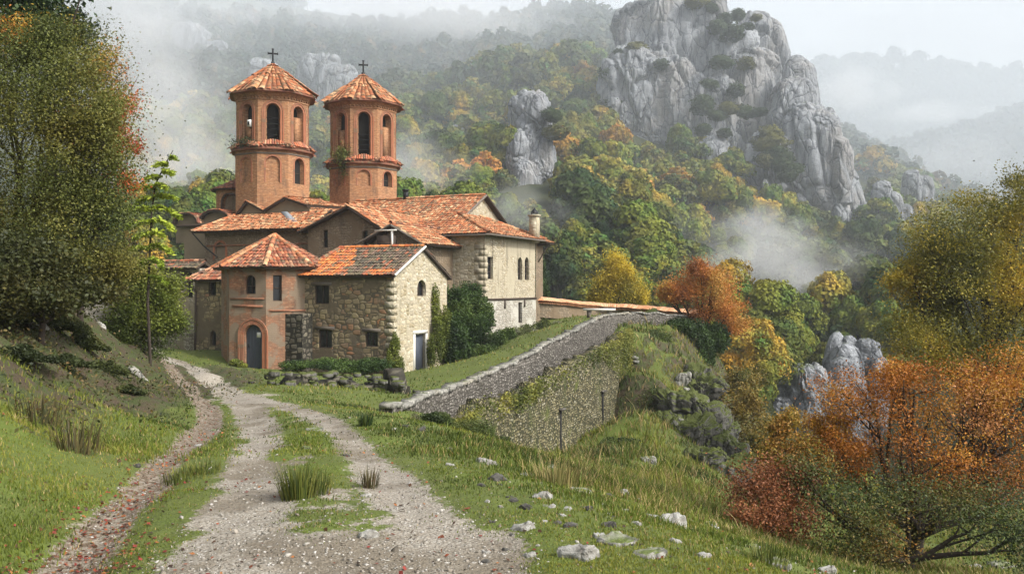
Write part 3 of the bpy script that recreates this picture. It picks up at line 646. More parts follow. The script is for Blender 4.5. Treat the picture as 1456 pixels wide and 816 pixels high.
# ---------------- gabled stone house in front
uA = up(424, 0); zeA = zp(393, uA/2, 0)+.05; vA = 5.9; zrA = zeA+1.55; zb = -6.2
rA = thing('stone_house', L(uA/2, 3, -4.9), 'gabled stone house with pale rubble end wall and half mossy red tile roof', 'house')
f1 = FR(457, 432, 0); f0 = FR(457, 406, 0); opsA = [op(f1[0], f1[1], f0[1], 1.05)]
a, b_ = FR(462, 495, 0), FR(462, 469, 0); opsA.append(op(a[0], a[1], b_[1], .98))
a, b_ = FR(528, 493, 0), FR(528, 472, 0); opsA.append(op(a[0], a[1], b_[1], .85))
a, b_ = SD(599.5, 421, 0), SD(599.5, 398, 0); sA = [op(a[0], a[1], b_[1], .95, True)]
a, b_ = SD(597.5, 530, 0), SD(597.5, 475, 0); sA.append(op(a[0], -5.1, b_[1], 1.2))
w1 = MB(); wall(w1, front(0), uA, 0, zb, zeA+.05, opsA); wall(w1, front(vA), uA, 0, zb, zeA); wall(w1, side(uA), 0, vA, zb, [(0, zeA), (vA/2, zrA), (vA, zeA)]); w1.build('front_wall', MAT['ochre_blocks'], rA)
w1 = MB(); wall(w1, side(.003), 0, vA, zb, [(0, zeA+.02), (vA/2, zrA-.02), (vA, zeA+.02)], sA)
for k, (h, l) in enumerate([(.34, .55), (.3, .42), (.36, .62), (.3, .4), (.34, .55), (.3, .44), (.36, .6), (.32, .45), (.34, .52), (.3, .4), (.36, .6), (.3, .45), (.34, .5), (.32, .5)]):
    z = -4.9+k*.375; bar(w1, front(-.012), -l, z, .012, z+h, 0, .3)   # corner quoins on the front
w1.build('gable_wall', MAT['pale_rubble'], rA)
for o in opsA: window(rA, front(0), o, .2, 1, 0, nm='window')
window(rA, side(0), sA[0], .25, 1, 0)
d = MB(); bar(d, side(0), sA[1]['u']-.45, -5.1, sA[1]['u']+.6, sA[1]['z1'], .18, .24); d_ = d.build('door', MAT['slate_door'], rA); d_['label'] = 'grey door standing in a white stone frame'
d = MB(); s = sA[1]; bar(d, side(0), s['u']-.78, -5.1, s['u']-.6, s['z1']+.04, -.05, .15); bar(d, side(0), s['u']+.6, -5.1, s['u']+.74, s['z1']+.04, -.05, .15); bar(d, side(0), s['u']-.8, s['z1']+.04, s['u']+.76, s['z1']+.22, -.06, .15); d.build('door_frame', MAT['white_stone'], rA)
for o in opsA:
    d = MB(); bar(d, front(0), o['u']-o['w']/2-.18, o['z1']+.01, o['u']+o['w']/2+.18, o['z1']+.2, -.05, .2); d.build('lintel', MAT['grey_wood' if o['z1'] > -2 else 'white_stone'] if False else MAT['grey_wood'], rA)
ov = .32; e0 = L(uA-.05, -ov, zeA-.02); e1 = L(.22, -ov, zeA-.02); r0 = L(up(484, 2.95), vA/2, zrA+.1); r1 = L(.22, vA/2, zrA+.1)
def colA(Wp, c, A, B):
    # mossy middle of the slope, fresh orange tiles to the left and along the eave
    t = A/np.linalg.norm(e1-e0); nn = fbm(Wp*.9, 3, 5)*.12; left_ = t+nn*.7+.05*B < .50
    low = (B < .45) & (t+nn > .74); nr = (t-B*.09+nn) > .90
    R = RS.randint(0, 100, len(A)); out = MOSS[R % len(MOSS)]*(1+.2*nn)[:, None]
    mid = (t+nn*.7 > .44) & left_
    out = np.where(left_[:, None], NEW[R % len(NEW)]*.95, out); out = np.where(mid[:, None], OLD[R % len(OLD)], out); out = np.where((low)[:, None], NEW[R % len(NEW)]*.85, out); out = np.where(nr[:, None], OLD[R % len(OLD)]*.9, out)
    return out
roof(rA, [[e0, e1, r1, r0]], OLD, [(r0, r1)], NEW, colf=colA)
roof(rA, [[L(.22, vA+ov, zeA-.12), L(uA, vA+ov, zeA-.12), r0, r1]], MOSS, [(e0+[0, 0, .03], r0)], OLD, nm='rear_roof')
v_ = MB(); tube(v_, [L(.26, -ov, zeA-.02), L(.26, vA/2, zrA+.13)], .07, 6); v_.build('verge', MAT['white_stone'], rA)
# small metal tank and skylight stub on the ridge
t = thing('roof_tank', L(-1.3-1.3, vA/2+.3, zrA), 'small grey metal tank between the mossy ridge and the little porch gable', 'tank')
b = MB(); box(b, L(-2.75, vA/2+.5, zrA+.35), .48, .3, .5, [EU, EV, EZ]); b.build('tank_body', MAT['dark_wood'], t)
b = MB(); box(b, L(-2.15, vA/2+.2, zrA+.5), .05, .05, .68, [EU, EV, EZ]); box(b, L(-2.6, vA/2+.2, zrA+1.15), .75, .06, .04, [EU, EV, EZ]); b.build('frame', MAT['white_stone'], t)
# rough stone buttress against it
rb = MB(); uu = up(388, -.9), up(430, -.9); wall(rb, front(-.9), uu[0], uu[1], zb, zp(446, uu[0], -.9)); wall(rb, side(uu[1]), -.9, 0.3, zb, zp(446, uu[1], -.9)); wall(rb, side(uu[0]), -.9, 1.2, zb, zp(446, uu[0], -.9))
zt = zp(446, uu[0], -.9); rb.add([L(uu[0], -.9, zt), L(uu[1], -.9, zt), L(uu[1], 1.2, zt+.01), L(uu[0], 1.2, zt+.01)], [[0, 1, 2, 3]], None); rb.build('buttress', MAT['dark_rubble'], rA)
for px, py in ((418, 452), (400, 470), (426, 480), (408, 492), (395, 458), (422, 465), (404, 482)):
    pass

# ---------------- eight-sided entrance pavilion
cB = P(391, CY, 52.6); RB = 3.12
angs = [math.radians(-54-90+45*k)+math.atan2(-cB[0], cB[1]) for k in range(8)]; vb = [cB+RB*np.array([math.sin(t), -math.cos(t), 0]) for t in angs]
rB = thing('entrance_pavilion', [cB[0], cB[1], -4.6], 'eight sided brick and plaster pavilion with pointed red roof and arched grey door', 'pavilion')
zeB = (CY-380)/F*49.6; zaB = (CY-335)/F*52.6
wB = MB()
def edge(i): O = vb[i]; a = vb[(i+1) % 8]-O; ln = np.linalg.norm(a); a = a/ln; inw = np.array([-a[1], a[0], 0]); inw = inw if inw@(cB-O) > 0 else -inw; return planar(O*[1, 1, 0], a, inw), ln, O, a
def onedge(i, px, py):
    mp, ln, O, a = edge(i); k = (px-CX)/F; t = (k*O[1]-O[0])/(a[0]-k*a[1]); return t, (CY-py)/F*(O[1]+t*a[1])
vis = [None]*8; OPS = {k: [] for k in range(8)}
iL = max(range(8), key=lambda i: -1e9 if abs((vb[i][0]+vb[(i+1) % 8][0])/2/((vb[i][1]+vb[(i+1) % 8][1])/2)*F+CX-353) > 25 or vb[i][1] > cB[1] else 1)
iR = (iL+1) % 8
t, z0 = onedge(iL, 360, 519); _, z1 = onedge(iL, 360, 462); OPS[iL].append(op(t, z0-.3, z1, 1.12, True, depth=.35)); door_o = OPS[iL][0]
t, z0 = onedge(iL, 355.5, 418); _, z1 = onedge(iL, 355.5, 391); OPS[iL].append(op(t, z0, z1, .72, True, depth=.4)); win_o = OPS[iL][1]
t, z0 = onedge(iR, 394.5, 428); _, z1 = onedge(iR, 394.5, 391); OPS[iR].append(op(t, z0, z1, .5, False, depth=.4)); tall_o = OPS[iR][0]
for i in range(8):
    mp, ln, O, a = edge(i); wall(wB, mp, 0, ln, zb, zeB+.1, OPS[i])
wB.build('wall', MAT['red_brick'], rB)
mpL, mpR = edge(iL)[0], edge(iR)[0]
r_ = MB(); ring(r_, mpL, dict(door_o, sillgrow=0), .04, .28, -.05, .02, skip_sill=True); ring(r_, mpL, dict(door_o, sillgrow=0), .30, .40, -.08, .02, skip_sill=True); r_.build('brick_arch', MAT['arch_brick'], rB)
r_ = MB(); bar(r_, mpL, .12, win_o['z0']-.30, edge(iL)[1]-.12, win_o['z0']-.22, -.07, .05); bar(r_, mpL, .2, win_o['z0']-.75, edge(iL)[1]-.2, win_o['z0']-.62, -.05, .05); bar(r_, mpR, .2, tall_o['z0']-.6, edge(iR)[1]-.15, tall_o['z0']-.5, -.05, .05); r_.build('string_course', MAT['arch_brick'], rB)
d = MB(); fill(d, mpL, dict(door_o, w=1.1), .2); 
for k in range(6): x = door_o['u']-.5+k*.2; bar(d, mpL, x-.006, door_o['z0'], x+.006, float(optop(door_o, np.array([x]))[0])-.03, .19, .2)
dd = d.build('door', MAT['slate_door'], rB); dd['label'] = 'dark blue grey arched door with a white notice'
z = door_o['z0']; n_ = MB(); bar(n_, mpL, door_o['u']+.12, z+1.85, door_o['u']+.38, z+2.15, .175, .19); n_.build('notice', MAT['paper'], dd)
n_ = MB(); bar(n_, mpL, door_o['u']-.42, z+1.3, door_o['u']-.36, z+1.5, .15, .19); n_.build('handle', MAT['iron'], dd)
window(rB, mpL, win_o, .25, 1, 1); window(rB, mpR, tall_o, .25, 0, 1)
ex = RB+.5; ve = [cB+ex*np.array([math.sin(t), -math.cos(t), 0])+[0, 0, zeB] for t in angs]; ap = cB+[0, 0, zaB]; ap2 = ap+np.array([.12, 0, 0])
roof(rB, [[ve[i], ve[(i+1) % 8], ap] for i in range(8)], OLD, [(ve[i], ap) for i in (iL, iR, (iR+1) % 8, (iL-1) % 8)], SUN)
# fix hip order above: pavilion hips run from each corner to the tip

# ---------------- low wing left of the pavilion
u0C, u1C, v0C = up(277, 2.2), up(331, 2.2), 2.2; zeC = zp(398, (u0C+u1C)/2, v0C); zaC = zp(373, (u0C+u1C)/2, v0C+1.8)
rC = thing('low_wing', L((u0C+u1C)/2, v0C+2, -4.6), 'narrow two storey wing with small hipped red roof beside the arched wall', 'house')
a, b_ = FR(302, 420, v0C), FR(302, 401, v0C); oC = [op(a[0], a[1], b_[1], .62)]; a, b_ = FR(303, 491, v0C), FR(303, 470, v0C); oC.append(op(a[0], a[1], b_[1], .5, True))
w1 = MB(); block(w1, u0C, u1C, v0C, v0C+4, zb, zeC+.1, fops=oC); w1.build('wall', MAT['ochre_blocks'], rC)
for o in oC: window(rC, front(v0C), o, .25, 0, 0)
E = [L(u0C-.3, v0C-.4, zeC), L(u1C+.2, v0C-.4, zeC), L(u1C+.2, v0C+4.2, zeC), L(u0C-.3, v0C+4.2, zeC)]; T0, T1 = L((u0C+u1C)/2-.1, v0C+1.7, zaC+.1), L((u0C+u1C)/2-.1, v0C+2.3, zaC+.1)
roof(rC, [[E[0], E[1], T0], [E[1], E[2], T1, T0], [E[2], E[3], T1], [E[3], E[0], T0, T1]], OLD, [(E[0], T0), (E[1], T0)], OLD)
p_ = MB(); tube(p_, [L(u0C-.1, v0C-.35, zeC-.1), L(u0C+.2, v0C-.12, zeC-.8), L(u0C+.1, v0C-.1, -4.7)], .07, 6); tube(p_, [L(u1C-.3, v0C-.35, zeC-.1), L(u1C-.1, v0C-.12, zeC-.8), L(u1C+.25, v0C-.1, -4.7)], .08, 6); p_.build('drain_pipe', MAT['dark_wood'], rC)

# ---------------- cloister wall with arch and tiled coping
vK = 4.6; u0K, u1K = up(150, vK), up(284, vK); ztK = zp(382, (u0K+u1K)/2, vK)
rK = thing('cloister_wall', L((u0K+u1K)/2, vK, -4.4), 'old rubble wall with a dark arched opening and mossy tiled coping', 'wall')
a, b_ = FR(266, 423, vK), FR(266, 384, vK); oK = [op(a[0], a[1], b_[1], 1.05, True, depth=.8)]
w1 = MB(); wall(w1, front(vK), u0K, u1K, zb, ztK, oK); wall(w1, front(vK+.8), u0K, u1K, zb, ztK, oK, depth=.01); wall(w1, side(u1K), vK, vK+.8, zb, ztK); wall(w1, side(u0K), vK, vK+.8, zb, ztK); w1.build('wall', MAT['ruin_wall'], rK)
w1 = MB(); fill(w1, front(vK), oK[0], .7); w1.build('arch_shade', MAT['opening_shade'], rK)  # near-black sheet in the open arch, painted as the shade within
roof(rK, [[L(u0K, vK-.35, ztK), L(u1K, vK-.35, ztK), L(u1K, vK+.5, ztK+.45), L(u0K, vK+.5, ztK+.45)], [L(u1K, vK+1.2, ztK), L(u0K, vK+1.2, ztK), L(u0K, vK+.5, ztK+.45), L(u1K, vK+.5, ztK+.45)]], MOSS, [(L(u0K, vK+.5, ztK+.45), L(u1K, vK+.5, ztK+.45))], OLD, nm='coping')

# ---------------- church: broad left aisle, cross gable, long nave, porch gable
rCh = thing('church', L(-10, 12, -4.5), 'long stone church body with broad red tiled roofs spreading in front of the twin towers', 'church')
vD = 7.6; uD0, uD1 = up(291, vD), up(452, vD); zeD = zp(330, up(272, vD-.7), vD-.7); 
a, b_ = FR(313, 367, vD), FR(313, 345, vD); oD = [op(a[0], a[1], b_[1], .95, True, depth=.3)]; a, b_ = FR(376, 362, vD), FR(376, 349, vD)
w1 = MB(); wall(w1, front(vD), uD0, uD1, zb, zeD+.15, oD); wall(w1, side(uD0), vD, 14, zb, zeD+.1); wall(w1, front(14), uD0, uD1, zb, zeD); w1.build('aisle_wall', MAT['red_brick'] if False else MAT['brown_rubble'], rCh)
w1 = MB(); fill(w1, front(vD), oD[0], .12); w1.build('blind_window', MAT['dim_render'], rCh)
w1 = MB(); bar(w1, front(vD), uD0+.2, zeD-1.05, uD1, zeD-.95, -.04, .1); ring(w1, front(vD), oD[0], .02, .2, -.03, .05, skip_sill=True); w1.build('string_course', MAT['arch_brick'], rCh)
vr = 10.8; zrD = zp(301, up(390, vr), vr); el = L(up(272, vD-.7), vD-.7, zeD); er = L(up(440, vD-.7), vD-.7, zeD)
rl = L(up(346, vr), vr, zrD); rr = L(up(470, vr), vr, zrD)
bl = L(up(272, vD-.7)+0.3, 14.6, zeD); br_ = L(up(470, vr), 14.6, zeD)
roof(rCh, [[el, er, rr, rl], [bl, el, rl], [br_, bl, rl, rr]], SUN, [(el, rl)], SUN, nm='aisle_roof')
f_ = MB(); p0, p1, p2 = L(up(404, 10.2), 10.2, zp(303, up(404, 10.2), 10.2)+.12), L(up(416, 8.4), 8.4, zp(316, up(416, 8.4), 8.4)+.15), L(up(430, 6.9), 6.9, zp(328, up(430, 6.9), 6.9)+.12)
for a, b_ in ((p0, p1), (p1, p2)):
    w_ = EU*.26; f_.add([a-w_, b_-w_*1.3, b_+w_*1.3, a+w_, a-w_-[0, 0, .08], b_-w_*1.3-[0, 0, .08], b_+w_*1.3-[0, 0, .08], a+w_-[0, 0, .08]], [[0, 1, 2, 3], [4, 5, 1, 0], [3, 2, 6, 7]], None)
f_.build('valley_flashing', MAT['lead'], rCh)
p_ = MB(); tube(p_, [el+[.1, -.0, -.1], L(up(290, vD-.3), vD-.35, zp(350, up(290, vD), vD)), L(up(311, vD), vD-.12, zp(366, up(311, vD), vD))], .05, 6); p_.build('drain_pipe', MAT['iron'], rCh)
# cross gable
vE = 6.9; uEa = up(500, vE); uE0, uE1 = up(438, vE), up(546, vE); zaE = zp(296, uEa, vE); zeE = zp(327, uE0, vE); zeE2 = zp(326, uE1, vE)
a, b_ = FR(462.5, 352, vE), FR(462.5, 327, vE); oE = [op(a[0], a[1], b_[1], .42, False)]; a, b_ = FR(519, 352, vE), FR(519, 328, vE); oE.append(op(a[0], a[1], b_[1], .42, False))
w1 = MB(); wall(w1, front(vE), uE0, uE1, zb, [(uE0, zeE), (uEa, zaE), (uE1, zeE2)], oE); wall(w1, side(uE1), vE, 12.5, zb, zeE2); wall(w1, side(uE0), vE, 12, zb, zeE); w1.build('transept_wall', MAT['brown_rubble'], rCh)
for o in oE: window(rCh, front(vE), o, .2, 0, 1)
A0, A1 = L(uEa, vE-.45, zaE+.12), L(uEa, 15.6, zaE+.12); sl_e = (zaE-zeE)/(uEa-uE0); sl_2 = (zaE-zeE2)/(uE1-uEa)
B0, B1 = L(uE0-.5, vE-.45, zeE-.5*sl_e+.1), L(uE0-.5, 13, zeE-.5*sl_e+.1); D0, D1 = L(uE1+.6, vE-.45, zeE2-.6*sl_2+.1), L(uE1+.6, 13.2, zeE2-.6*sl_2+.1)
roof(rCh, [[B0, B1, A1, A0], [D1, D0, A0, A1]], SUN, [(A0, A1)], SUN, nm='transept_roof')
w1 = MB(); tube(w1, [B0-EV*.02-EZ*.1, A0-EV*.02-EZ*.1], .09, 4); tube(w1, [A0-EV*.02-EZ*.1, D0-EV*.02-EZ*.1], .09, 4); bar(w1, front(vE-.1), uEa-.13, zeE-1.5, uEa-.0, zaE-.1, -.05, .08) if False else None; w1.build('bargeboard', MAT['dark_wood'], rCh)
# nave
uFr = -3.55; vFr = 18.2; vFe = 12.2; zrF = zp(279, uFr, vFr)+.05; zeF = zp(333, uFr, vFe); uFl = up(452, vFr)
w1 = MB(); wall(w1, front(vFe+.4), uFl, uFr-.3, zb, zeF+.1); wall(w1, side(uFr-.3), vFe+.4, 2*vFr-vFe-.4, zb, [(vFe+.4, zeF+.1), (vFr, zrF-.1), (2*vFr-vFe-.4, zeF+.1)]); wall(w1, side(uFl+.3), vFe+.4, 24, zb, [(vFe+.4, zeF+.1), (vFr, zrF-.1), (24, zeF)]); wall(w1, front(2*vFr-vFe-.4), uFl, uFr-.3, zb, zeF)
w1.build('nave_wall', MAT['pale_rubble'] if False else MAT['brown_rubble'], rCh)
w1 = MB(); wall(w1, side(uFr-.28), vFe+2.6, 2*vFr-vFe-2.0, zeF, [(vFe+2.6, zeF+1.1), (vFr, zrF-.16), (2*vFr-vFe-2.0, zeF+1.0)]); w1.build('gable_wall', MAT['pale_rubble'], rCh)
E0, E1, R0, R1 = L(uFl, vFe, zeF), L(uFr, vFe, zeF), L(uFl, vFr, zrF), L(uFr, vFr, zrF); K0, K1 = L(uFl, 2*vFr-vFe, zeF), L(uFr, 2*vFr-vFe, zeF)
roof(rCh, [[E0, E1, R1, R0], [K1, K0, R0, R1]], SUN*.93, [(R0, R1)], SUN, nm='nave_roof')
w1 = MB(); tube(w1, [E1+EU*.05, R1+EU*.05], .10, 5); w1.build('verge', MAT['grey_wood'], rCh); w1 = MB(); tube(w1, [R1+EU*.05, K1+EU*.05], .12, 5); w1.build('verge', MAT['dark_wood'], rCh)
w1 = MB(); fu = uFr-4.3; tube(w1, [L(up(617, 17.6)+.0, 17.6, 0)*[1, 1, 0]+[0, 0, zrF-.33*1.0+.08], L(up(617, 17.6)-.0, 13.2, 0)*[1, 1, 0]+[0, 0, zeF+.62]], .055, 5); w1.build('roof_joint', MAT['dark_wood'], rCh)
st_ = MB(); q = L(up(577, vFr), vFr, zrF); box(st_, q+[0, 0, .3], .18, .18, .35); box(st_, q+[0, 0, .72], .25, .25, .05); st_.build('vent_stack', MAT['iron'], rCh)
# porch gable
vH = 6.15; uHa = up(558, vH); zaH = zp(321, uHa, vH); uH0 = up(521, vH); uH1 = uHa+(uHa-uH0)*.95; zeH = zp(343, uH0, vH); 
a, b_ = FR(556, 352, vH), FR(556, 341, vH); oH = [op(a[0], a[1], b_[1], .42, False)]; a, b_ = FR(578, 354, vH), FR(578, 338, vH)
w1 = MB(); wall(w1, front(vH+.35), uH0+.35, uH1-.2, zb, [(uH0+.35, zeH), (uHa, zaH), (uH1-.2, zeH)], oH); wall(w1, side(uH1-.2), vH+.35, 12.6, zb, zeH); w1.build('porch_wall', MAT['brown_rubble'], rCh); window(rCh, front(vH+.35), oH[0], .15, 0, 0)
A0, A1 = L(uHa, vH-.2, zaH+.1), L(uHa, 12.8, zaH+.1); B0, B1 = L(uH0-.15, vH-.2, zeH), L(uH0-.15, 12, zeH); D0, D1 = L(uH1+.5, vH-.1, zeH-.25), L(uH1+.5, 12.9, zeH-.25)
roof(rCh, [[B0, B1, A1, A0], [D1, D0, A0, A1]], SUN, [(A0, A1)], OLD, nm='porch_roof')
w1 = MB(); tube(w1, [B0-EU*.5-EZ*.2, A0-EV*.02-EZ*.06], .07, 5); tube(w1, [A0-EV*.02-EZ*.08, D0-EV*.02-EZ*.08], .08, 4); w1.build('bargeboard', MAT['grey_wood'], rCh)

# ---------------- right end building
vG = 11.0; vG1 = vp(761, 0); zeG = zp(332, 0, vG); uG0 = uFr-.2; zsG = zp(425, 0, vG+4); zbG = -4.6
rG = thing('corner_house', L(-1.8, (vG+vG1)/2, -3.2), 'tall pale stone block with twin arched windows at the right end of the church', 'house')
def sg(px, y1, y0, w, arch=False, **k): a, b_ = SD(px, y1, 0), SD(px, y0, 0); return op(a[0], a[1], b_[1], w, arch, **k)
oG = [sg(697, 397, 365, .85), sg(739.5, 398, 366, .72, True), sg(749, 398, 366, .72, True), sg(739, 459, 430, .62)]
w1 = MB(); wall(w1, side(0), vG, vG1, zsG, zeG+.1, oG[:3]); w1.build('upper_wall', MAT['cream_render'], rG)
w1 = MB(); wall(w1, side(.04), vG-.04, vG1+.04, zbG-2, zsG, oG[3:]); w1.build('lower_wall', MAT['white_rubble'], rG)
w1 = MB(); wall(w1, front(vG), uG0, .0, zbG-2, zeG+.1); w1.build('side_wall', MAT['pale_rubble'], rG); w1 = MB(); wall(w1, front(vG1), uG0, 0, zbG-2, zeG+.1); w1.build('side_wall', MAT['pale_rubble'], rG)
for k in range(14):
    if k % 1 == 0:
        z = zeG-.7-k*.4; l = (.75, .42)[k % 2]; q = MB() if k == 0 else q; bar(q, front(vG), -l, z-.37, .012, z, -.012, .1); bar(q, side(.0), vG-.012, z-.37, vG+(.2, .45)[k % 2], z, -.012, .1)
q.build('quoins', MAT['quoin_stone'], rG)
for o in oG: window(rG, side(0 if o is not oG[3] else .04), o, .22, 0, 2 if o is not oG[3] else 0, frame='dark_wood')
w1 = MB(); bar(w1, side(0), vG-.1, zsG-.07, vG1+.1, zsG+.07, -.1, .05); bar(w1, side(0), vp(716, 0), zsG-.65, vp(717.5, 0), zsG, -.1, .0); bar(w1, side(0), vp(744, 0), zsG-.6, vp(745.5, 0), zsG, -.1, 0); w1.build('timber_band', MAT['dark_wood'], rG)
g0 = L(uFr, vG-.5, zeG-.02); g1 = L(.6, vG-.55, zeG-.02); g2 = L(.6, vG1+.6, zeG-.02); g3 = L(uFr, vG1+.6, zeG-.02)
zt = zp(307, uFr, 14.2)+.15; t0 = L(uFr, vG+2.9, zt); t1 = L(uFr, vG1-2.2, zt)
roof(rG, [[g0, g1, t0], [g1, g2, t1, t0], [g2, g3, t1]], SUN, [(g1, t0), (g2, t1)], SUN)
w1 = MB(); tube(w1, [g0-EZ*.08, g1+EU*.05-EV*.05-EZ*.08, g2-EZ*.08+EU*.05], .07, 6); w1.build('gutter', MAT['grey_wood'], rG)
# bracketed bay behind its far corner
zy = zp(344, 1, vG1+1); bz = [L(-2, vG1+.3, zy+.5), L(.9, vG1+.3, zy-.05), L(.9, vG1+1.6, zy-.05), L(-2, vG1+1.6, zy+.5)]
roof(rG, [[bz[1], bz[2], bz[3]+EZ*.35, bz[0]+EZ*.35]], SUN, nm='bay_roof')
w1 = MB(); wall(w1, side(.03), vG1+.05, vG1+1.4, zbG, zy+.1); w1.build('bay_wall', MAT['brown_rubble'], rG)
w1 = MB(); tube(w1, [L(.85, vG1+.5, zy-.15), L(.05, vG1+.5, zy-1.5)], .05, 5); tube(w1, [L(.0, vG1+.4, zy-.25), L(.95, vG1+.4, zy-.18)], .07, 5); w1.build('bracket', MAT['dark_wood'], rG)
w1 = MB(); q = L(up(760, vG1-.6), vG1-.6, 0); zc0, zc1 = zp(331, -1, vG1), zp(308, -1, vG1-.6); box(w1, np.array([q[0], q[1], (zc0+zc1)/2-.4]), .30, .30, (zc1-zc0)/2+.4, [EU, EV, EZ]); box(w1, np.array([q[0], q[1], zc1+.03]), .38, .38, .06, [EU, EV, EZ])
ch = w1.build('chimney', MAT['pale_rubble'], rG); w1 = MB(); lathe(w1, [q[0], q[1]], [(.30, zc1+.2), (.24, zc1+.35), (.0, zc1+.6)], 8); [box(w1, np.array([q[0]+a, q[1]+b_, zc1+.15]), .05, .05, .08) for a in (-.2, .2) for b_ in (-.2, .2)]; w1.build('cowl', MAT['iron'], ch)

# ---------------- blocks at the left behind the arched wall
vL = 10.; u0L, u1L = up(262, vL), up(318, vL); zeL = zp(318, u0L, vL)
rL = thing('rear_block', L((u0L+u1L)/2, vL+3, -4), 'plain grey plastered block with a low curved tile roof at the far left end', 'building')
w1 = MB(); block(w1, u0L, u1L, vL, vL+5, zb, zeL); w1.build('wall', MAT['dim_render'], rL)
th = np.linspace(.05, math.pi-.05, 9)
def vault(px0, px1, v, py0, pyt, nm='vault_roof', len_=4.5):
    a, b_ = up(px0, v), up(px1, v); z0 = zp(py0, a, v); z1 = zp(pyt, a, v); c = (a+b_)/2; r = (b_-a)/2; pts = [(c-r*math.cos(t), z0+(z1-z0)*math.sin(t)) for t in np.linspace(0, math.pi, 9)]
    m_ = MB()
    for p, q in zip(pts[:-1], pts[1:]):
        po = [L(p[0], v-.2, p[1]), L(p[0], v+len_, p[1]), L(q[0], v+len_, q[1]), L(q[0], v-.2, q[1])]; deck(m_, po, .16); tiles(m_, po if p[1] < q[1] else [po[2], po[3], po[0], po[1]], OLD)
    m_.build(nm, [MAT['tile'], MAT['dark_wood']], rL)
    m_ = MB(); wall(m_, front(v+.15), a, b_, z0-1.5, [(p[0], p[1]-.02) for p in pts]); m_.build('gable_wall', MAT['dim_render'], rL)
vault(248, 283, vL, 318, 303); vault(283, 330, vL+.3, 318, 299, len_=3)
w1 = MB(); tube(w1, [L(u0L-.6, vL-.15, zeL-.2), L(u1L, vL-.15, zeL-.2)], .12, 5); w1.build('cornice', MAT['dark_wood'], rL)

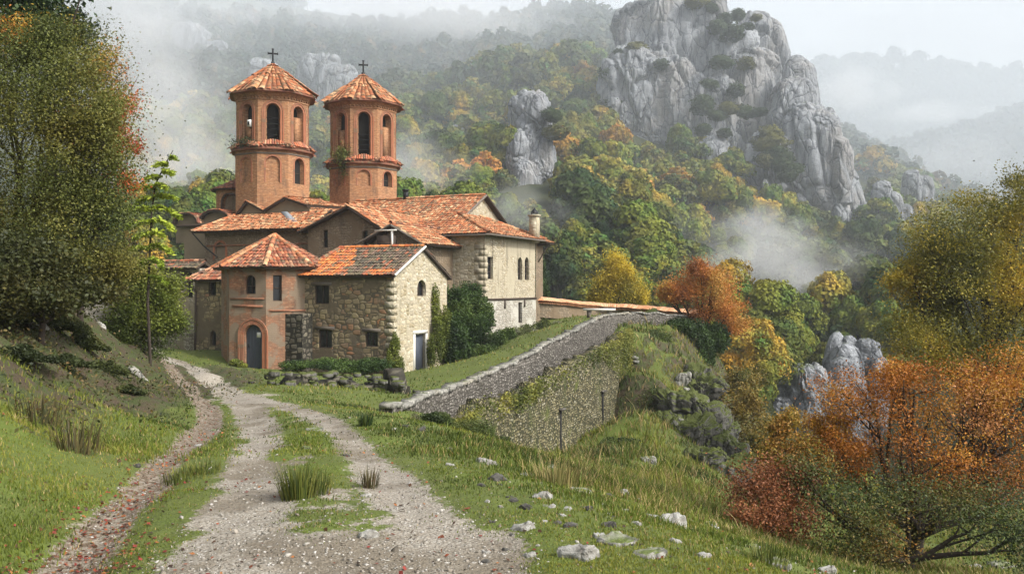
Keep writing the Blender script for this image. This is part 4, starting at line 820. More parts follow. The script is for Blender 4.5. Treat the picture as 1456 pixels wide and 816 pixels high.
# ---------------- towers
def tower(px, Y, R, ys, label, dark, seed, spk=False, planter=False):
    """ys = rows of base, lower-stage top, eave, tip in the photograph; dark: which of the three front openings stay open"""
    c = P(px, CY, Y); th0 = math.atan2(-c[0], c[1])+seed*.02; zb_, zs, ze, za = [(CY-y)/F*Y for y in ys]
    rt = thing('bell_tower', [c[0], c[1], zb_-6], label, 'bell tower', 'bell towers of the church')
    of = lambda a: 1+.85*(.961/np.cos((a-th0+math.pi/8) % (math.pi/4)-math.pi/8)-1)     # eight faces, softly
    mp = lambda u, z, d: np.stack([c[0]+(R-d)*of(u/R+th0)*np.sin(u/R+th0), c[1]-(R-d)*of(u/R+th0)*np.cos(u/R+th0), z+0*u], -1)
    W_ = 2*math.pi*R; cen = [(k)*W_/8 for k in range(-4, 4)]
    H2 = ze-zs; up_o = [op(cc, zs+.42, ze-.85, R*.40, True, depth=.55, k=k) for k, cc in zip(range(-4, 4), cen)]
    Hl = zs-.35; lo_o = [op(cc, zb_+(zs-zb_)*.28, zs-.55, R*.37, True, depth=.16 if not (k == 1) else .5, k=k) for k, cc in zip(range(-4, 4), cen)]
    sh = W_/16
    m_ = MB(); wall(m_, mp, -W_/2-sh+.0001, W_/2-sh, zs-.05, ze-.1, up_o, step=W_/64, depth=.55); m_.build('belfry_wall', MAT['tower_brick'], rt)
    m_ = MB(); wall(m_, lambda u, z, d: mp(u, z, d-.1), -W_/2-sh+.0001, W_/2-sh, zb_-7, zs, lo_o, step=W_/64); m_.build('lower_wall', MAT['tower_brick'], rt)
    m_ = MB()
    for o in up_o: ring(m_, mp, dict(o, sillgrow=0), .0, .13, -.03, .08, skip_sill=True); ring(m_, mp, dict(o, sillgrow=0), .17, .25, -.055, .05, skip_sill=True)
    for o in lo_o: ring(m_, lambda u, z, d: mp(u, z, d-.1), dict(o, sillgrow=0), .0, .12, -.03, .05, skip_sill=True)
    m_.build('brick_arches', MAT['arch_brick'], rt)
    for o in lo_o:
        if o['k'] == 1: window(rt, lambda u, z, d: mp(u, z, d-.1), o, .4, 0, 1, glass='opening_shade')  # open arch: pane painted near-black for the unlit inside
        else: m_ = MB(); fill(m_, lambda u, z, d: mp(u, z, d-.1), o, .14); m_.build('blind_arch', MAT['tower_brick'], rt)
    # recessed inner linings: near-black cylinder painted as the bell chamber's shade, partly walled-up openings at the sides
    m_ = MB(); lathe(m_, c, [(R-.7, zs), (R-.7, ze)], 40); m_.build('chamber_shade', MAT['opening_shade'], rt)
    m_ = MB()
    for o in up_o:
        if o['k'] == 0:
            for q in range(5): z = o['z0']+.25+q*.42; bar(m_, mp, o['u']-o['w']/2+.01, z, o['u']+o['w']/2-.01, z+.05, .35, .5)
    m_.build('louvre', MAT['iron'], rt)
    m_ = MB()
    for o in up_o:
        h = o['z1']-o['z0']
        if o['k'] in (-1, -3, 3): 
            m_ = MB(); o2 = dict(o, u=o['u']-o['w']*.14 if o['k'] == -1 else o['u'], w=o['w']*(.72 if o['k'] == -1 else 1)); bar(m_, mp, o['u']-o['w']/2+.005, o['z0'], o['u']+o['w']*.20, o['z0']+h*.62, .22, .5); bar(m_, mp, o['u']+o['w']*.20, o['z0'], o['u']+o['w']/2-.005, o['z0']+h*.26, .3, .5); m_.build('brick_infill', MAT['tower_brick'], rt)
        if o['k'] in (1, -2, 2): m_ = MB(); bar(m_, mp, o['u']-o['w']*.12, o['z0'], o['u']+o['w']/2-.005, o['z0']+h*.72, .25, .5); m_.build('brick_infill', MAT['tower_brick'], rt)
    # skirt roof, string bands, dentils, cornice
    m_ = MB(); n1 = 64
    zr = zs+.5; k_ = np.arange(n1); ang = k_*2*math.pi/n1
    lathe(m_, c, [(R+.0, zs+.36), (R+.42, zs+.02), (R+.42, zs-.08), (R+.1, zs-.12)], 64, 0, (.2, .08, .05), of=of)
    def cone_tiles(mm, r0, z0, r1, z1, rows, n0, pal, taper=True):
        sl = math.hypot(r0-r1, z0-z1)
        for j in range(rows):
            ta, tb = j/rows, (j+1.12)/rows; ra, rb_ = r0+(r1-r0)*ta, r0+(r1-r0)*min(tb, 1); zA_, zB_ = z0+(z1-z0)*ta, z0+(z1-z0)*min(tb, 1); n_ = n0 if ra > r0*.5 or not taper else (n0//2 if ra > r0*.22 else n0//4)
            a_ = (np.arange(n_)+RS.normal(size=n_)*.03)*2*math.pi/n_; w0 = math.pi*ra/n_*1.08; w1_ = math.pi*rb_/n_*.98; V = []
            cs = pal[RS.randint(0, len(pal), n_)]*(1+RS.normal(size=(n_, 1))*.1)
            lift = np.abs(RS.normal(size=n_))*.015+.03
            for q, (rr_, zz_, ww) in enumerate(((ra, zA_, w0), (rb_, zB_, w1_))):
                for t_ in TH:
                    off = math.cos(t_)*ww; hh = math.sin(t_)*max(min(ww, .14), .05)*.95+(lift if q == 0 else 0)
                    rr_ = rr_*of(a_); V.append(np.stack([c[0]+rr_*np.sin(a_)+off*np.cos(a_)+hh*.4*np.sin(a_), c[1]-rr_*np.cos(a_)+off*np.sin(a_)-hh*.4*np.cos(a_), zz_+hh*.9+0*a_], 1))
            V = np.stack(V, 1); Fc = (np.asarray(TF)[None]+(np.arange(n_)*2*TN)[:, None, None]).reshape(-1, 4); mm.add(V.reshape(-1, 3), Fc, np.zeros((len(Fc), 4, 2)), np.repeat(np.clip(cs, .01, 1), 2*TN, 0))
    cone_tiles(m_, R+.46, zs, R+.0, zs+.38, 2, 72, OLD, False)
    for o in up_o:      # the skirt rises in little humps below the openings
        if abs(o['k']) < 3:
            for q in range(-5, 6): a = (o['u']+q*.17)/R+th0; hgt = .28*(1-(abs(q)/5.5)**1.5); pt = c+np.array([math.sin(a), -math.cos(a), 0])*(R+.02); po = c+np.array([math.sin(a), -math.cos(a), 0])*(R+.3); tube(m_, [po+[0, 0, zs+.24], pt+[0, 0, zs+.40+hgt]], .09, 6, 0, OLD[RS.randint(len(OLD))]*1.2)
    m_.build('skirt_roof', MAT['tile'], rt)
    m_ = MB(); lathe(m_, c, [(R, ze-.62), (R+.07, ze-.60), (R+.07, ze-.52), (R+.02, ze-.50), (R+.02, ze-.32), (R+.10, ze-.30), (R+.12, ze-.2), (R+.30, ze-.04), (R+.5, ze-.02)], 64, of=of)
    for a in ang[::1]:
        for s_ in (0,): box(m_, c+np.array([math.sin(a)*(R+.05)*of(a), -math.cos(a)*(R+.05)*of(a), ze-.41]), .06, .05, .07, [[math.cos(a), math.sin(a), 0], [-math.sin(a), math.cos(a), 0], [0, 0, 1]])
    m_.build('cornice', MAT['arch_brick'] if False else MAT['tower_brick'], rt)
    m_ = MB(); lathe(m_, c, [(R+.10, zs-.42), (R+.17, zs-.38), (R+.17, zs-.30), (R+.1, zs-.28)], 64, of=of); m_.build('band', MAT['grey_wood'], rt)
    m_ = MB(); re = R+.55; lathe(m_, c, [(R-.2, ze-.07), (re, ze-.07), (re, ze), (0.02, za-.03)], 64, 0, (.2, .08, .05), of=of); cone_tiles(m_, re+.06, ze-.01, .05, za, 9, 44, SUN*.88)
    m_.build('roof', MAT['tile'], rt)
    m_ = MB(); hz = (za*1.0); box(m_, c+[0, 0, za+.55], .055, .055, .6); ax = [[math.cos(th0), math.sin(th0), 0], [-math.sin(th0), math.cos(th0), 0], [0, 0, 1]]; box(m_, c+[0, 0, za+.78], .38, .05, .055, ax); lathe(m_, c, [(.16, za-.05), (.15, za+.12), (.05, za+.2)], 8)
    for s_ in (-1, 1): box(m_, c+np.array(ax[0])*s_*.36+[0, 0, za+.78], .03, .055, .09, ax)
    box(m_, c+[0, 0, za+1.13], .09, .055, .03, ax); m_.build('cross', MAT['iron'], rt)
    if spk:
        o = up_o[3]; s_ = MB(); bar(s_, mp, o['u']+o['w']*.12, o['z0']+1.25, o['u']+o['w']*.42, o['z0']+1.75, -.12, .2); s1 = s_.build('floodlight', MAT['paper'], rt); s_ = MB(); bar(s_, mp, o['u']+o['w']*.17, o['z0']+1.35, o['u']+o['w']*.34, o['z0']+1.62, -.135, -.12); s_.build('lens', MAT['iron'], s1)
    return c, R, th0, zs, up_o, mp
T1 = tower(388, 68.2, 2.74, (283, 219, 141, 91), 'taller left brick bell tower with tiled cone roof, cross and white floodlight', 0, 0, True)
T2 = tower(516.5, 73.6, 2.74, (281, 238, 153, 106), 'right brick bell tower with a green plant sprouting from its ledge', 0, 1)
# apse drum beside the left tower and small zigzag gables at its foot
cP = P(340, CY, 70.5); zP = (CY-272)/F*70.5
rP = thing('apse', [cP[0], cP[1], 0], 'low round brick apse with half conical tile roof against the left tower', 'apse')
m_ = MB(); mpP = lambda u, z, d: np.stack([cP[0]+(1.75-d)*np.sin(u/1.75), cP[1]-(1.75-d)*np.cos(u/1.75), z+0*u], -1); oP = [op(-.5*0-.2, zP-2.6, zP-.45, 1.3, True, depth=.3)]
wall(m_, mpP, -5.4, 5.5, -5, zP, oP, step=.3); m_.build('wall', MAT['tower_brick'], rP); m_ = MB(); fill(m_, mpP, oP[0], .28); m_.build('blind_arch', MAT['brown_rubble'], rP)
m_ = MB(); ring(m_, mpP, dict(oP[0], sillgrow=0), 0, .16, -.05, .1, skip_sill=True); m_.build('brick_arch', MAT['dark_wood'], rP)
m_ = MB(); ns = 14
for k in range(ns):
    a, b_ = k*2*math.pi/ns, (k+1)*2*math.pi/ns; pA, pB = [cP+np.array([math.sin(t)*2.15, -math.cos(t)*2.15, zP]) for t in (a, b_)]; po = [pA, pB, cP+[.5, 0, zP+1.25]]; deck(m_, po, .12); tiles(m_, po, OLD)
m_.build('roof', [MAT['tile'], MAT['dark_wood']], rP)
rZ = thing('dormer_gable', L(up(388, 10.6), 10.6, 5), 'row of small zigzag gables with plastered fronts at the foot of the left tower', 'gable')
m_ = MB(); g2_ = MB(); r2_ = MB(); vz = 10.3
for pa, pt, pb, ya, yt, yb in ((338, 353, 377, 305, 286, 299), (377, 407, 440, 299, 281, 292)):
    a, t_, b_ = up(pa, vz), up(pt, vz), up(pb, vz); za_, zt_, zb2 = zp(ya, a, vz), zp(yt, t_, vz), zp(yb, b_, vz)
    wall(m_, front(vz), a, b_, zb2-2, [(a, za_), (t_, zt_), (b_, zb2)])
    for p, q in (((a, za_), (t_, zt_)), ((b_, zb2), (t_, zt_))):
        po = [L(p[0], vz-.25, p[1]), L(p[0], vz+4., p[1]+.2), L(q[0], vz+4., q[1]+.2), L(q[0], vz-.25, q[1])]; deck(r2_, po, .15); tiles(r2_, po, SUN)
m_.build('gable_wall', MAT['dim_render'], rZ); r2_.build('roof', [MAT['tile'], MAT['dark_wood']], rZ)

# ---------------- garden walls
def masonry_strip(name, pts, hgt, th, mat, label, cat, parent=None, below=1.2, topn=.06, cap=None, seed=1, sub=.35):
    """free-standing wall following the top points pts (world), of height below the top hgt, thickness th"""
    pts = np.asarray(pts, float); s = np.concatenate([[0], np.cumsum(np.linalg.norm(np.diff(pts[:, :2], axis=0), axis=1))]); n = int(s[-1]/sub)+2; t = np.linspace(0, s[-1], n)
    p = np.stack([np.interp(t, s, pts[:, k]) for k in range(3)], 1)
    for _ in range(2): p[1:-1] = (p[:-2]+2*p[1:-1]+p[2:])/4
    hg = np.interp(t, s, np.broadcast_to(hgt, len(pts))); d = np.gradient(p[:, :2], axis=0); d /= np.linalg.norm(d, axis=1)[:, None]; nr = np.stack([-d[:, 1], d[:, 0]], 1)
    p[:, 2] += fbm(np.stack([t*1.9, t*0, t*0], 1), 3, seed)*topn; m = 7
    rows = []; uvr = []
    for side_, zs_ in ((1, np.linspace(-1, 0, m)), (-1, np.linspace(0, -1, m))):
        for q in zs_:
            w = th/2*(1+.12*(-q)); off = nr*side_*w; z = p[:, 2]+q*hg; X = np.stack([p[:, 0]+off[:, 0], p[:, 1]+off[:, 1], z], 1); X = X+fbm(X*2.5, 2, seed+3)[:, None]*np.concatenate([nr*side_, nr[:, :1]*0], 1)*.05
            rows.append(X); uvr.append(np.stack([t, z if side_ > 0 else z*-1+2*p[:, 2].mean()+.6], 1))
    R_ = np.array(rows); U_ = np.array(uvr); i = np.arange(R_.shape[0]-1)[:, None]*n; j = np.arange(n-1)[None]; f = np.stack([i+j, i+j+1, i+n+j+1, i+n+j], 2).reshape(-1, 4)
    b = MB(); Uf = U_.reshape(-1, 2); b.add(R_.reshape(-1, 3), f, Uf[f]); k = R_.shape[0]
    for e_ in (0, n-1): b.add(R_[:, e_], [list(range(k))], U_[:, e_][None])
    return b, p, nr
b, pw, nw = masonry_strip('w', WP+[0, 0, .0], [.9, 1.1, 1.4, 1.7, 2.0, 2.1, 2.1, 2., 2., 2., 2., 2.], .30, None, '', '', topn=.10, seed=4)
rW = thing('parapet_wall', WP[5], 'long curving grey dry stone parapet climbing beside the lawn to the terrace', 'wall'); b.build('wall', MAT['grey_wall'], rW)
# cap stones
b = MB(); n_ = len(pw); cubeV = np.array([[x, y, z] for x in (-1, 1) for y in (-1, 1) for z in (-1, 1)], float)*.5; cubeF = [[0, 1, 3, 2], [4, 6, 7, 5], [0, 4, 5, 1], [2, 3, 7, 6], [0, 2, 6, 4], [1, 5, 7, 3]]
for i in range(n_-1):
    for q in range(2):
        c_ = pw[i]+(pw[i+1]-pw[i])*(q+.5)/2+[*(nw[i]*RS.normal()*.04), .03]; a = math.atan2(-nw[i][0], nw[i][1]); box(b, c_, .10+.05*RS.rand(), .16+RS.rand()*.03, .035+RS.rand()*.03, rotz(a+RS.normal()*.06)[0].T, 0)
b.build('cap_stones', MAT['near_rock'], rW)
# lower retaining wall in front, lichen-yellow
low = [P(612, 600, 24.6), P(660, 586, 27.4), P(710, 566, 31), P(760, 543, 35.3), P(810, 518, 40), P(850, 496, 44), P(872, 482, 47), P(884, 476, 50), P(886, 476, 53)]
b, pl_, nl = masonry_strip('l', low, [1.0, 2.0, 3.2, 4.2, 5.0, 6.0, 6.5, 6.5, 6.5], .7, None, '', '', topn=.4, seed=9)
rR = thing('retaining_wall', low[4]-np.array([0, 0, 4]), 'high yellow lichen covered retaining wall with two dark drainage slots below the parapet', 'wall'); b.build('wall', MAT['lichen_wall'], rR)
def slot(px, py0, py1):
    j = np.argmin(np.abs(pl_[:, 0]/pl_[:, 1]*F+CX-px)); q = pl_[j]; n2 = -nl[j]*np.sign(nl[j][1]); Y = q[1]; o_ = np.array([*(q[:2]+n2*.355), 0])
    a = math.atan2(-nl[j][0], nl[j][1]); z0, z1 = (CY-py1)/F*Y, (CY-py0)/F*Y
    w_ = MB(); box(w_, o_+[0, 0, (z0+z1)/2], (.13), .035, (z1-z0)/2, rotz(a)[0].T); s1 = w_.build('drain_slot', MAT['opening_shade'], rR)  # near-black block on the face, painted as a recessed slot's shade
    w_ = MB(); box(w_, o_+[.06, -.04, z1+.03], .26, .12, .035, rotz(a)[0].T); w_.build('drip_stone', MAT['grey_wall'], s1)
slot(786, 582, 655); slot(848, 556, 602)
cr_ = MB(); rs = np.random.RandomState(3)
for i in range(len(pl_)):       # creepers and weeds rooted along the ledge and hanging over the face
    n2 = -nl[i]*np.sign(nl[i][1]); t = i/len(pl_); k = int(40+420*sstep(.55, 1, t)+200*max(0, fbm(np.array([[i*.17, 0, 0]]), 2, 5)[0])); dz = rs.rand(k)**1.6*(.5+3.4*sstep(.6, 1, t)); 
    cr_P = np.stack([pl_[i, 0]+n2[0]*.40+rs.normal(size=k)*.12, pl_[i, 1]+n2[1]*.40+rs.normal(size=k)*.12, pl_[i, 2]+.10-dz+rs.normal(size=k)*.08], 1); CREEP = globals().get('CREEP', []); CREEP.append(cr_P)
# wall with orange tile coping beyond the terrace
far = [P(740, 428, 66), P(790, 430, 67), P(820, 434, 69), P(845, 436, 71), (P(880, 438, 71)), P(915, 440, 70), P(950, 443, 68), P(1000, 447, 66)]
b, pf_, nf_ = masonry_strip('f', far, 1.2, .5, None, '', '', topn=.05, seed=14)
rT = thing('terrace_wall', far[3]-np.array([0, 0, 1]), 'low wavy terrace wall capped with orange tiles beyond the far lawn', 'wall'); b.build('wall', MAT['brown_rubble'], rT)
b = MB()
for i in range(len(pf_)-1):
    for s_ in (-1, 1):
        for q in range(2):
            c_ = pf_[i]+(pf_[i+1]-pf_[i])*q/2; nn = np.array([*(nf_[i]*s_), 0]); tube(b, [c_+nn*.05+[0, 0, .22], c_+nn*.52+[0, 0, -.02]], [.12, .14], 6, 0, np.array([(.60, .32, .17), (.66, .38, .22), (.52, .24, .12)])[RS.randint(3)])
tube(b, pf_+[0, 0, .22], .14, 6, 0, (.6, .34, .2)); b.build('coping', MAT['new_tile'], rT)
# stone bench / slab at the terrace corner
rS = thing('stone_bench', P(850, 441, 60), 'low stone slab bench on the terrace where the parapet turns', 'bench')
b = MB(); q = P(852, 440, 61); box(b, q, 1.1, .35, .07); b.build('slab', MAT['white_stone'], rS); b = MB(); box(b, q-[.7, 0, .35], .15, .25, .28); b.build('leg', MAT['grey_wood'], rS); b = MB(); box(b, q+[.7, 0, -.35], .15, .25, .28); b.build('leg', MAT['grey_wood'], rS)
# pale ruined wall far left
u_ = [P(84, 398, 31), P(120, 410, 31.5), P(150, 400, 32), P(156, 380, 32.3)]
b, *_x = masonry_strip('r', u_, [2.5, 3.5, 4.6, 5.5], .6, None, '', '', topn=.2, seed=21); rr2 = thing('ruined_wall', u_[1]-np.array([0, 0, 2]), 'crumbling pale stone wall topped with orange brick above the left bank', 'wall'); b.build('wall', MAT['white_rubble'], rr2)
u2 = [q+np.array([0, 0, .5]) for q in u_]; b, *_x = masonry_strip('r', u2, .6, .5, None, '', '', topn=.25, seed=23); b.build('brick_top', MAT['tower_brick'], rr2)
# ------------------------------------------------------------------ crags: several weathered lobes grown together
def cubesphere(n):
    g_ = np.tan(np.linspace(-1, 1, n+1)*math.pi/4); A, B = np.meshgrid(g_, g_); A, B = A.ravel(), B.ravel(); o = np.ones_like(A); V = []; Fc = []; i = np.arange((n+1)**2).reshape(n+1, n+1); k = 0
    fq = np.stack([i[:-1, :-1], i[:-1, 1:], i[1:, 1:], i[1:, :-1]], 2).reshape(-1, 4)
    for v in ((A, B, o), (-A, B, -o), (B, o, A), (B, -o, -A), (o, A, B), (-o, -A, B)):
        V.append(np.stack(v, 1)); Fc.append(fq+k); k += len(A)
    V = np.concatenate(V); V /= np.linalg.norm(V, axis=1)[:, None]; Fc = np.concatenate(Fc)
    key = np.round(V*1e6).astype(np.int64); u, inv = np.unique(key, axis=0, return_inverse=True); inv = inv.ravel(); W = np.zeros((len(u), 3)); W[inv] = V
    return W, inv[Fc]
def rock_lobe(mb, c, r, seed, n=44, boxy=.62, lean=0., sc=None, amp=1., yaw=0., pits=1.):
    V, Fc = cubesphere(n); S = np.sign(V)*np.abs(V)**boxy; S /= np.maximum(np.linalg.norm(S, axis=1)**.35, .1)[:, None]
    p = S*np.asarray(r); R = max(r); s = sc or 1/(.45*R); nrm = V/np.asarray(r); nrm /= np.linalg.norm(nrm, axis=1)[:, None]
    q = p*np.array([1, 1, .62])*s*.8+seed*7.13
    wq = q+np.stack([fbm(q*1.3, 2, seed+1), fbm(q*1.3+9, 2, seed+2), fbm(q*1.3+5, 2, seed+3)], 1)*.22
    f1, f2, cid = voro(wq*1.0, seed); crack = -np.exp(-(f2-f1)*18)*.12; d = (cid-.5)*.34*sstep(0, .12, f2-f1)+crack*pits+fbm(q*.9, 4, seed+5)*.22
    wq2 = q*np.array([1, 1, .55])+fbm(q*3, 2, seed+13)[:, None]*.15
    f1, f2, cid = voro(wq2*4.+3, seed+7); d = d+(cid-.5)*.075*sstep(0, .15, f2-f1)-np.exp(-(f2-f1)*10)*.06*pits
    f1, f2, cid = voro(q*np.array([9.5, 9.5, 4.5])+1, seed+8); d = d+(cid-.5)*.025-np.exp(-(f2-f1)*8)*.012*pits
    d = d+fbm(q*np.array([9, 9, 5]), 3, seed+11)*.035
    p = p+nrm*(d*amp*np.min(r)*.95)[:, None]; p[:, 0] += lean*(p[:, 2])
    if yaw: c_, s_ = math.cos(yaw), math.sin(yaw); p[:, :2] = np.stack([p[:, 0]*c_-p[:, 1]*s_, p[:, 0]*s_+p[:, 1]*c_], 1)
    mb.add(p+np.asarray(c), Fc, np.zeros((len(Fc), 4, 2)))
def crag(name, lobes, label, cat, mat='limestone', n=44, group=None):
    b = MB()
    for k, (px, top, bot, hw, Y, *q) in enumerate(lobes):
        lean = q[0] if q else 0; dep = q[1] if len(q) > 1 else 1.1; ct = (top+bot)/2; c = P(px, ct, Y); rx = hw/F*Y; rz = (bot-top)/2/F*Y; rock_lobe(b, c, (rx*1.08, rx*dep, rz), hash_(name)+k*3, n, lean=lean, boxy=.5, yaw=((k*37) % 60-30)/60.)
    l0 = lobes[0]; o = b.build(name, MAT[mat], smooth=False, origin=P(l0[0], l0[2], l0[4])); return tag(o, label, cat, group)
def hash_(s): return sum(ord(ch)*(i+1) for i, ch in enumerate(s)) % 97
SMOOTH = False
crag('limestone_massif', [(918, 0, 215, 46, 272, -.02), (955, -20, 230, 44, 268, 0), (1000, -25, 235, 42, 266, .02), (898, 66, 205, 44, 262, .05), (938, 85, 230, 40, 258, .1), (975, 100, 235, 36, 256, -.05), (1035, 45, 230, 44, 262, 0), (1078, 22, 215, 38, 268, 0), (1062, 70, 240, 40, 258, 0), (1100, 60, 230, 24, 266, -.05), (1020, 105, 250, 30, 252, 0)],
     'great grey limestone cliff massif rising into the mist above the wood', 'cliff', n=96)
crag('limestone_pinnacle', [(1143, 80, 300, 25, 246, -.06), (1118, 105, 300, 34, 243, .10), (1155, 150, 330, 44, 236, -.10), (1100, 180, 300, 34, 238, .14), (1182, 205, 335, 30, 240, -.2), (1205, 230, 335, 20, 240, -.25), (1075, 195, 290, 24, 244, .14)],
     'tall pointed grey rock pinnacle leaning right of the great cliff', 'cliff', n=90)
crag('rock_stack', [(752, 131, 212, 27, 205, -.05), (741, 182, 246, 19, 201, .1), (765, 188, 258, 20, 202, -.05), (748, 226, 292, 19, 198, .0), (770, 150, 230, 16, 206, 0)], 'stack of three rounded grey boulders standing out of the wood behind the church', 'rock', n=64)
crag('rock_outcrop', [(1254, 258, 330, 15, 240, 0), (1268, 270, 330, 13, 238, -.1), (1283, 290, 330, 12, 238)], 'small grey double outcrop on the wooded crest right of the pinnacle', 'rock', n=36)
crag('rock_outcrop', [(1296, 242, 298, 13, 262, 0), (1312, 248, 298, 12, 262, 0)], 'small squarish grey knob at the right end of the wooded crest', 'rock', n=36)
crag('valley_crag', [(1126, 528, 640, 24, 112, .12), (1150, 514, 640, 26, 110, -.05), (1182, 470, 640, 15, 116, .1), (1200, 486, 640, 26, 113, 0), (1214, 476, 600, 14, 115, -.12), (1236, 480, 560, 18, 114, -.1), (1248, 505, 620, 14, 112, 0), (1165, 548, 640, 32, 107, .1), (1205, 560, 640, 40, 107, 0), (1190, 505, 600, 20, 110, .2), (1112, 560, 640, 16, 110, 0)], 'craggy grey rock outcrop in the wooded valley behind the red tree', 'rock', n=56)
crag('valley_boulder', [(1287, 425, 470, 22, 150, 0)], 'pale boulder half hidden by the yellow green tree on the valley side', 'rock', n=30)
crag('ridge_cliff', [(455, 75, 150, 26, 330, .1), (478, 95, 170, 22, 328, .2), (375, 85, 160, 20, 330, 0)], 'pale cliff half lost in mist behind the two towers', 'cliff', n=40)
crag('ridge_cliff', [(268, 30, 110, 22, 420, .15), (300, 60, 130, 18, 420, .2)], 'pale cliff half lost in mist above the left tower', 'cliff', n=36)
crag('pale_knoll', [(648, 178, 212, 12, 262, 0), (630, 190, 214, 10, 262, 0)], 'small pale rock knoll on the misty slope above the far house', 'rock', n=26)
crag('cliff_foot_rock', [(1015, 195, 285, 20, 236, 0), (1040, 240, 290, 14, 230, 0)], 'dark grey rock rib in the wood between cliff and pinnacle', 'rock', n=36)

# ------------------------------------------------------------------ foliage
LV = np.array([[0, -.5, 0], [.30, -.05, .05], [0, .5, 0], [-.30, -.05, .05]]); LF = [[0, 1, 2, 3]]
def leaves(mb, pos, size, pal, wts=None, tilt=1.0, clump=.5, shade=None, rs=RS, asp=1.0):
    n = len(pos); R_ = randrot(n, tilt, rs); sz = size*(.6+.8*rs.rand(n)); q = fbm(pos*clump, 3, 5); u = np.clip(.5+q*.85+rs.normal(size=n)*.10, 0, .999)
    pal = np.asarray(pal, float); x = u*(len(pal)-1); i = np.floor(x).astype(int); t = (x-i)[:, None]; c = pal[i]*(1-t)+pal[np.minimum(i+1, len(pal)-1)]*t; c = c*(1+rs.normal(size=(n, 1))*.16)
    scatter(mb, LV*np.array([asp, 1, 1]), LF, pos, R_, sz, np.clip(c, .004, 1))
def grow(base, tips, r0, nj=5, rs=RS, wob=.12, trunkfrac=.35):
    """limbs from a shared trunk to each tip as curved polylines"""
    base = np.asarray(base, float); out = []; cen = np.mean(tips, 0); H_ = cen[2]-base[2]; fork = base+np.array([(cen[0]-base[0])*.15, (cen[1]-base[1])*.15, H_*trunkfrac]); out.append((np.array([base-[0, 0, .3], base*.6+fork*.4+rs.normal(size=3)*.03*H_, fork]), np.array([r0*1.25, r0*.95, r0*.8])))
    for tp in tips:
        d = tp-fork; Ln = np.linalg.norm(d); t = np.linspace(0, 1, nj+1)[:, None]; mid = fork+d*.5+np.array([d[0]*.18, d[1]*.18, -.08*Ln]); p = (1-t)**2*fork+2*t*(1-t)*mid+t**2*tp; p[1:-1] += rs.normal(size=(nj-1, 3))*wob*Ln/nj
        out.append((p, np.linspace(r0*.55, r0*.10, nj+1)))
    return out
def tree(name, base, lobes, nleaf, size, pal, label, cat='tree', r0=.15, group=None, bark='bark', nsub=7, fuzz=.32, tilt=1., clump=.5, trunk=True, seed=0, wob=.14, trunkfrac=.35, hollow=.5, sub=3, asp=1.):
    rs = np.random.RandomState(seed+101); base = np.asarray(base, float); rt = thing(name, base, label, cat, group); lobes = [(np.asarray(c, float), np.asarray(r if np.ndim(r) else (r,)*3, float)) for c, r in lobes]
    tb = MB(); tips = []
    limbs = grow(base, [c for c, r in lobes], r0, 5, rs, wob, trunkfrac)
    for p, r in limbs: tube(tb, p, r, 6)
    cl = []
    for (c, r), (p, rr) in zip(lobes, limbs[1:]):
        for k in range(nsub):
            d = rs.normal(size=3); d /= np.linalg.norm(d); d[2] = d[2]*.9+.15; e = c+d*r*(.45+.55*rs.rand()**.5); j = rs.randint(2, len(p)); s = p[j]; m = (s+e)/2+rs.normal(size=3)*.12*np.mean(r)
            tube(tb, [s, m*.6+s*.4, m*.5+e*.5, e], np.array([rr[j]*.7, rr[j]*.5, rr[j]*.35, rr[-1]*.3]), 4)
            for q in range(sub):
                d2 = rs.normal(size=3); e2 = e+d2/np.linalg.norm(d2)*r*.42; tube(tb, [m*.4+e*.6, (e+e2)/2+rs.normal(size=3)*.04, e2], [rr[-1]*.3, rr[-1]*.22, rr[-1]*.12], 3); cl.append((e2, r)); 
            cl.append((e, r))
    tb.build('trunk', MAT[bark], rt, smooth=True)
    per = int(nleaf/len(cl)); pos = []
    for e, r in cl:
        k = max(1, int(per*(.4+1.2*rs.rand()))); pos.append(e+rs.normal(size=(k, 3))*r*fuzz*(.6+.7*rs.rand()))
    pos = np.concatenate(pos); lb = MB(); leaves(lb, pos, size, pal, tilt=tilt, clump=clump, rs=rs, asp=asp); lb.build('crown', MAT['leaf'], rt)
    return rt
OLIVE = [(.035, .046, .013), (.068, .084, .019), (.10, .118, .025), (.135, .14, .03), (.175, .155, .032)]
DKGREEN = [(.012, .025, .008), (.025, .05, .012), (.045, .08, .018), (.075, .11, .025)]
YGREEN = [(.07, .10, .02), (.12, .15, .025), (.19, .21, .03), (.27, .26, .04)]
YELLOW = [(.22, .19, .02), (.42, .32, .03), (.56, .42, .035), (.66, .5, .06)]
ORANGE = [(.13, .05, .015), (.26, .09, .02), (.40, .14, .025), (.48, .20, .04), (.42, .25, .05)]
RUST = [(.05, .055, .018), (.14, .055, .02), (.26, .075, .025), (.34, .10, .03), (.38, .15, .05)]
MIXED = [(.03, .045, .014), (.07, .075, .02), (.14, .12, .025), (.24, .16, .03), (.16, .12, .025)]
def lob(*a): return [(P(px, py, Y), (rp/F*Y, rp/F*Y*1.0, (rp if len(q) == 0 else q[0])/F*Y)) for px, py, Y, rp, *q in a]
def onground(px, Y, dz=0): X = (px-CX)/F*Y; return np.array([X, Y, float(H(X, Y)[0])+dz])
def onfar(px, Y, dz=0): X = (px-CX)/F*Y; return np.array([X, Y, float(HF(X, Y)[0])+dz])

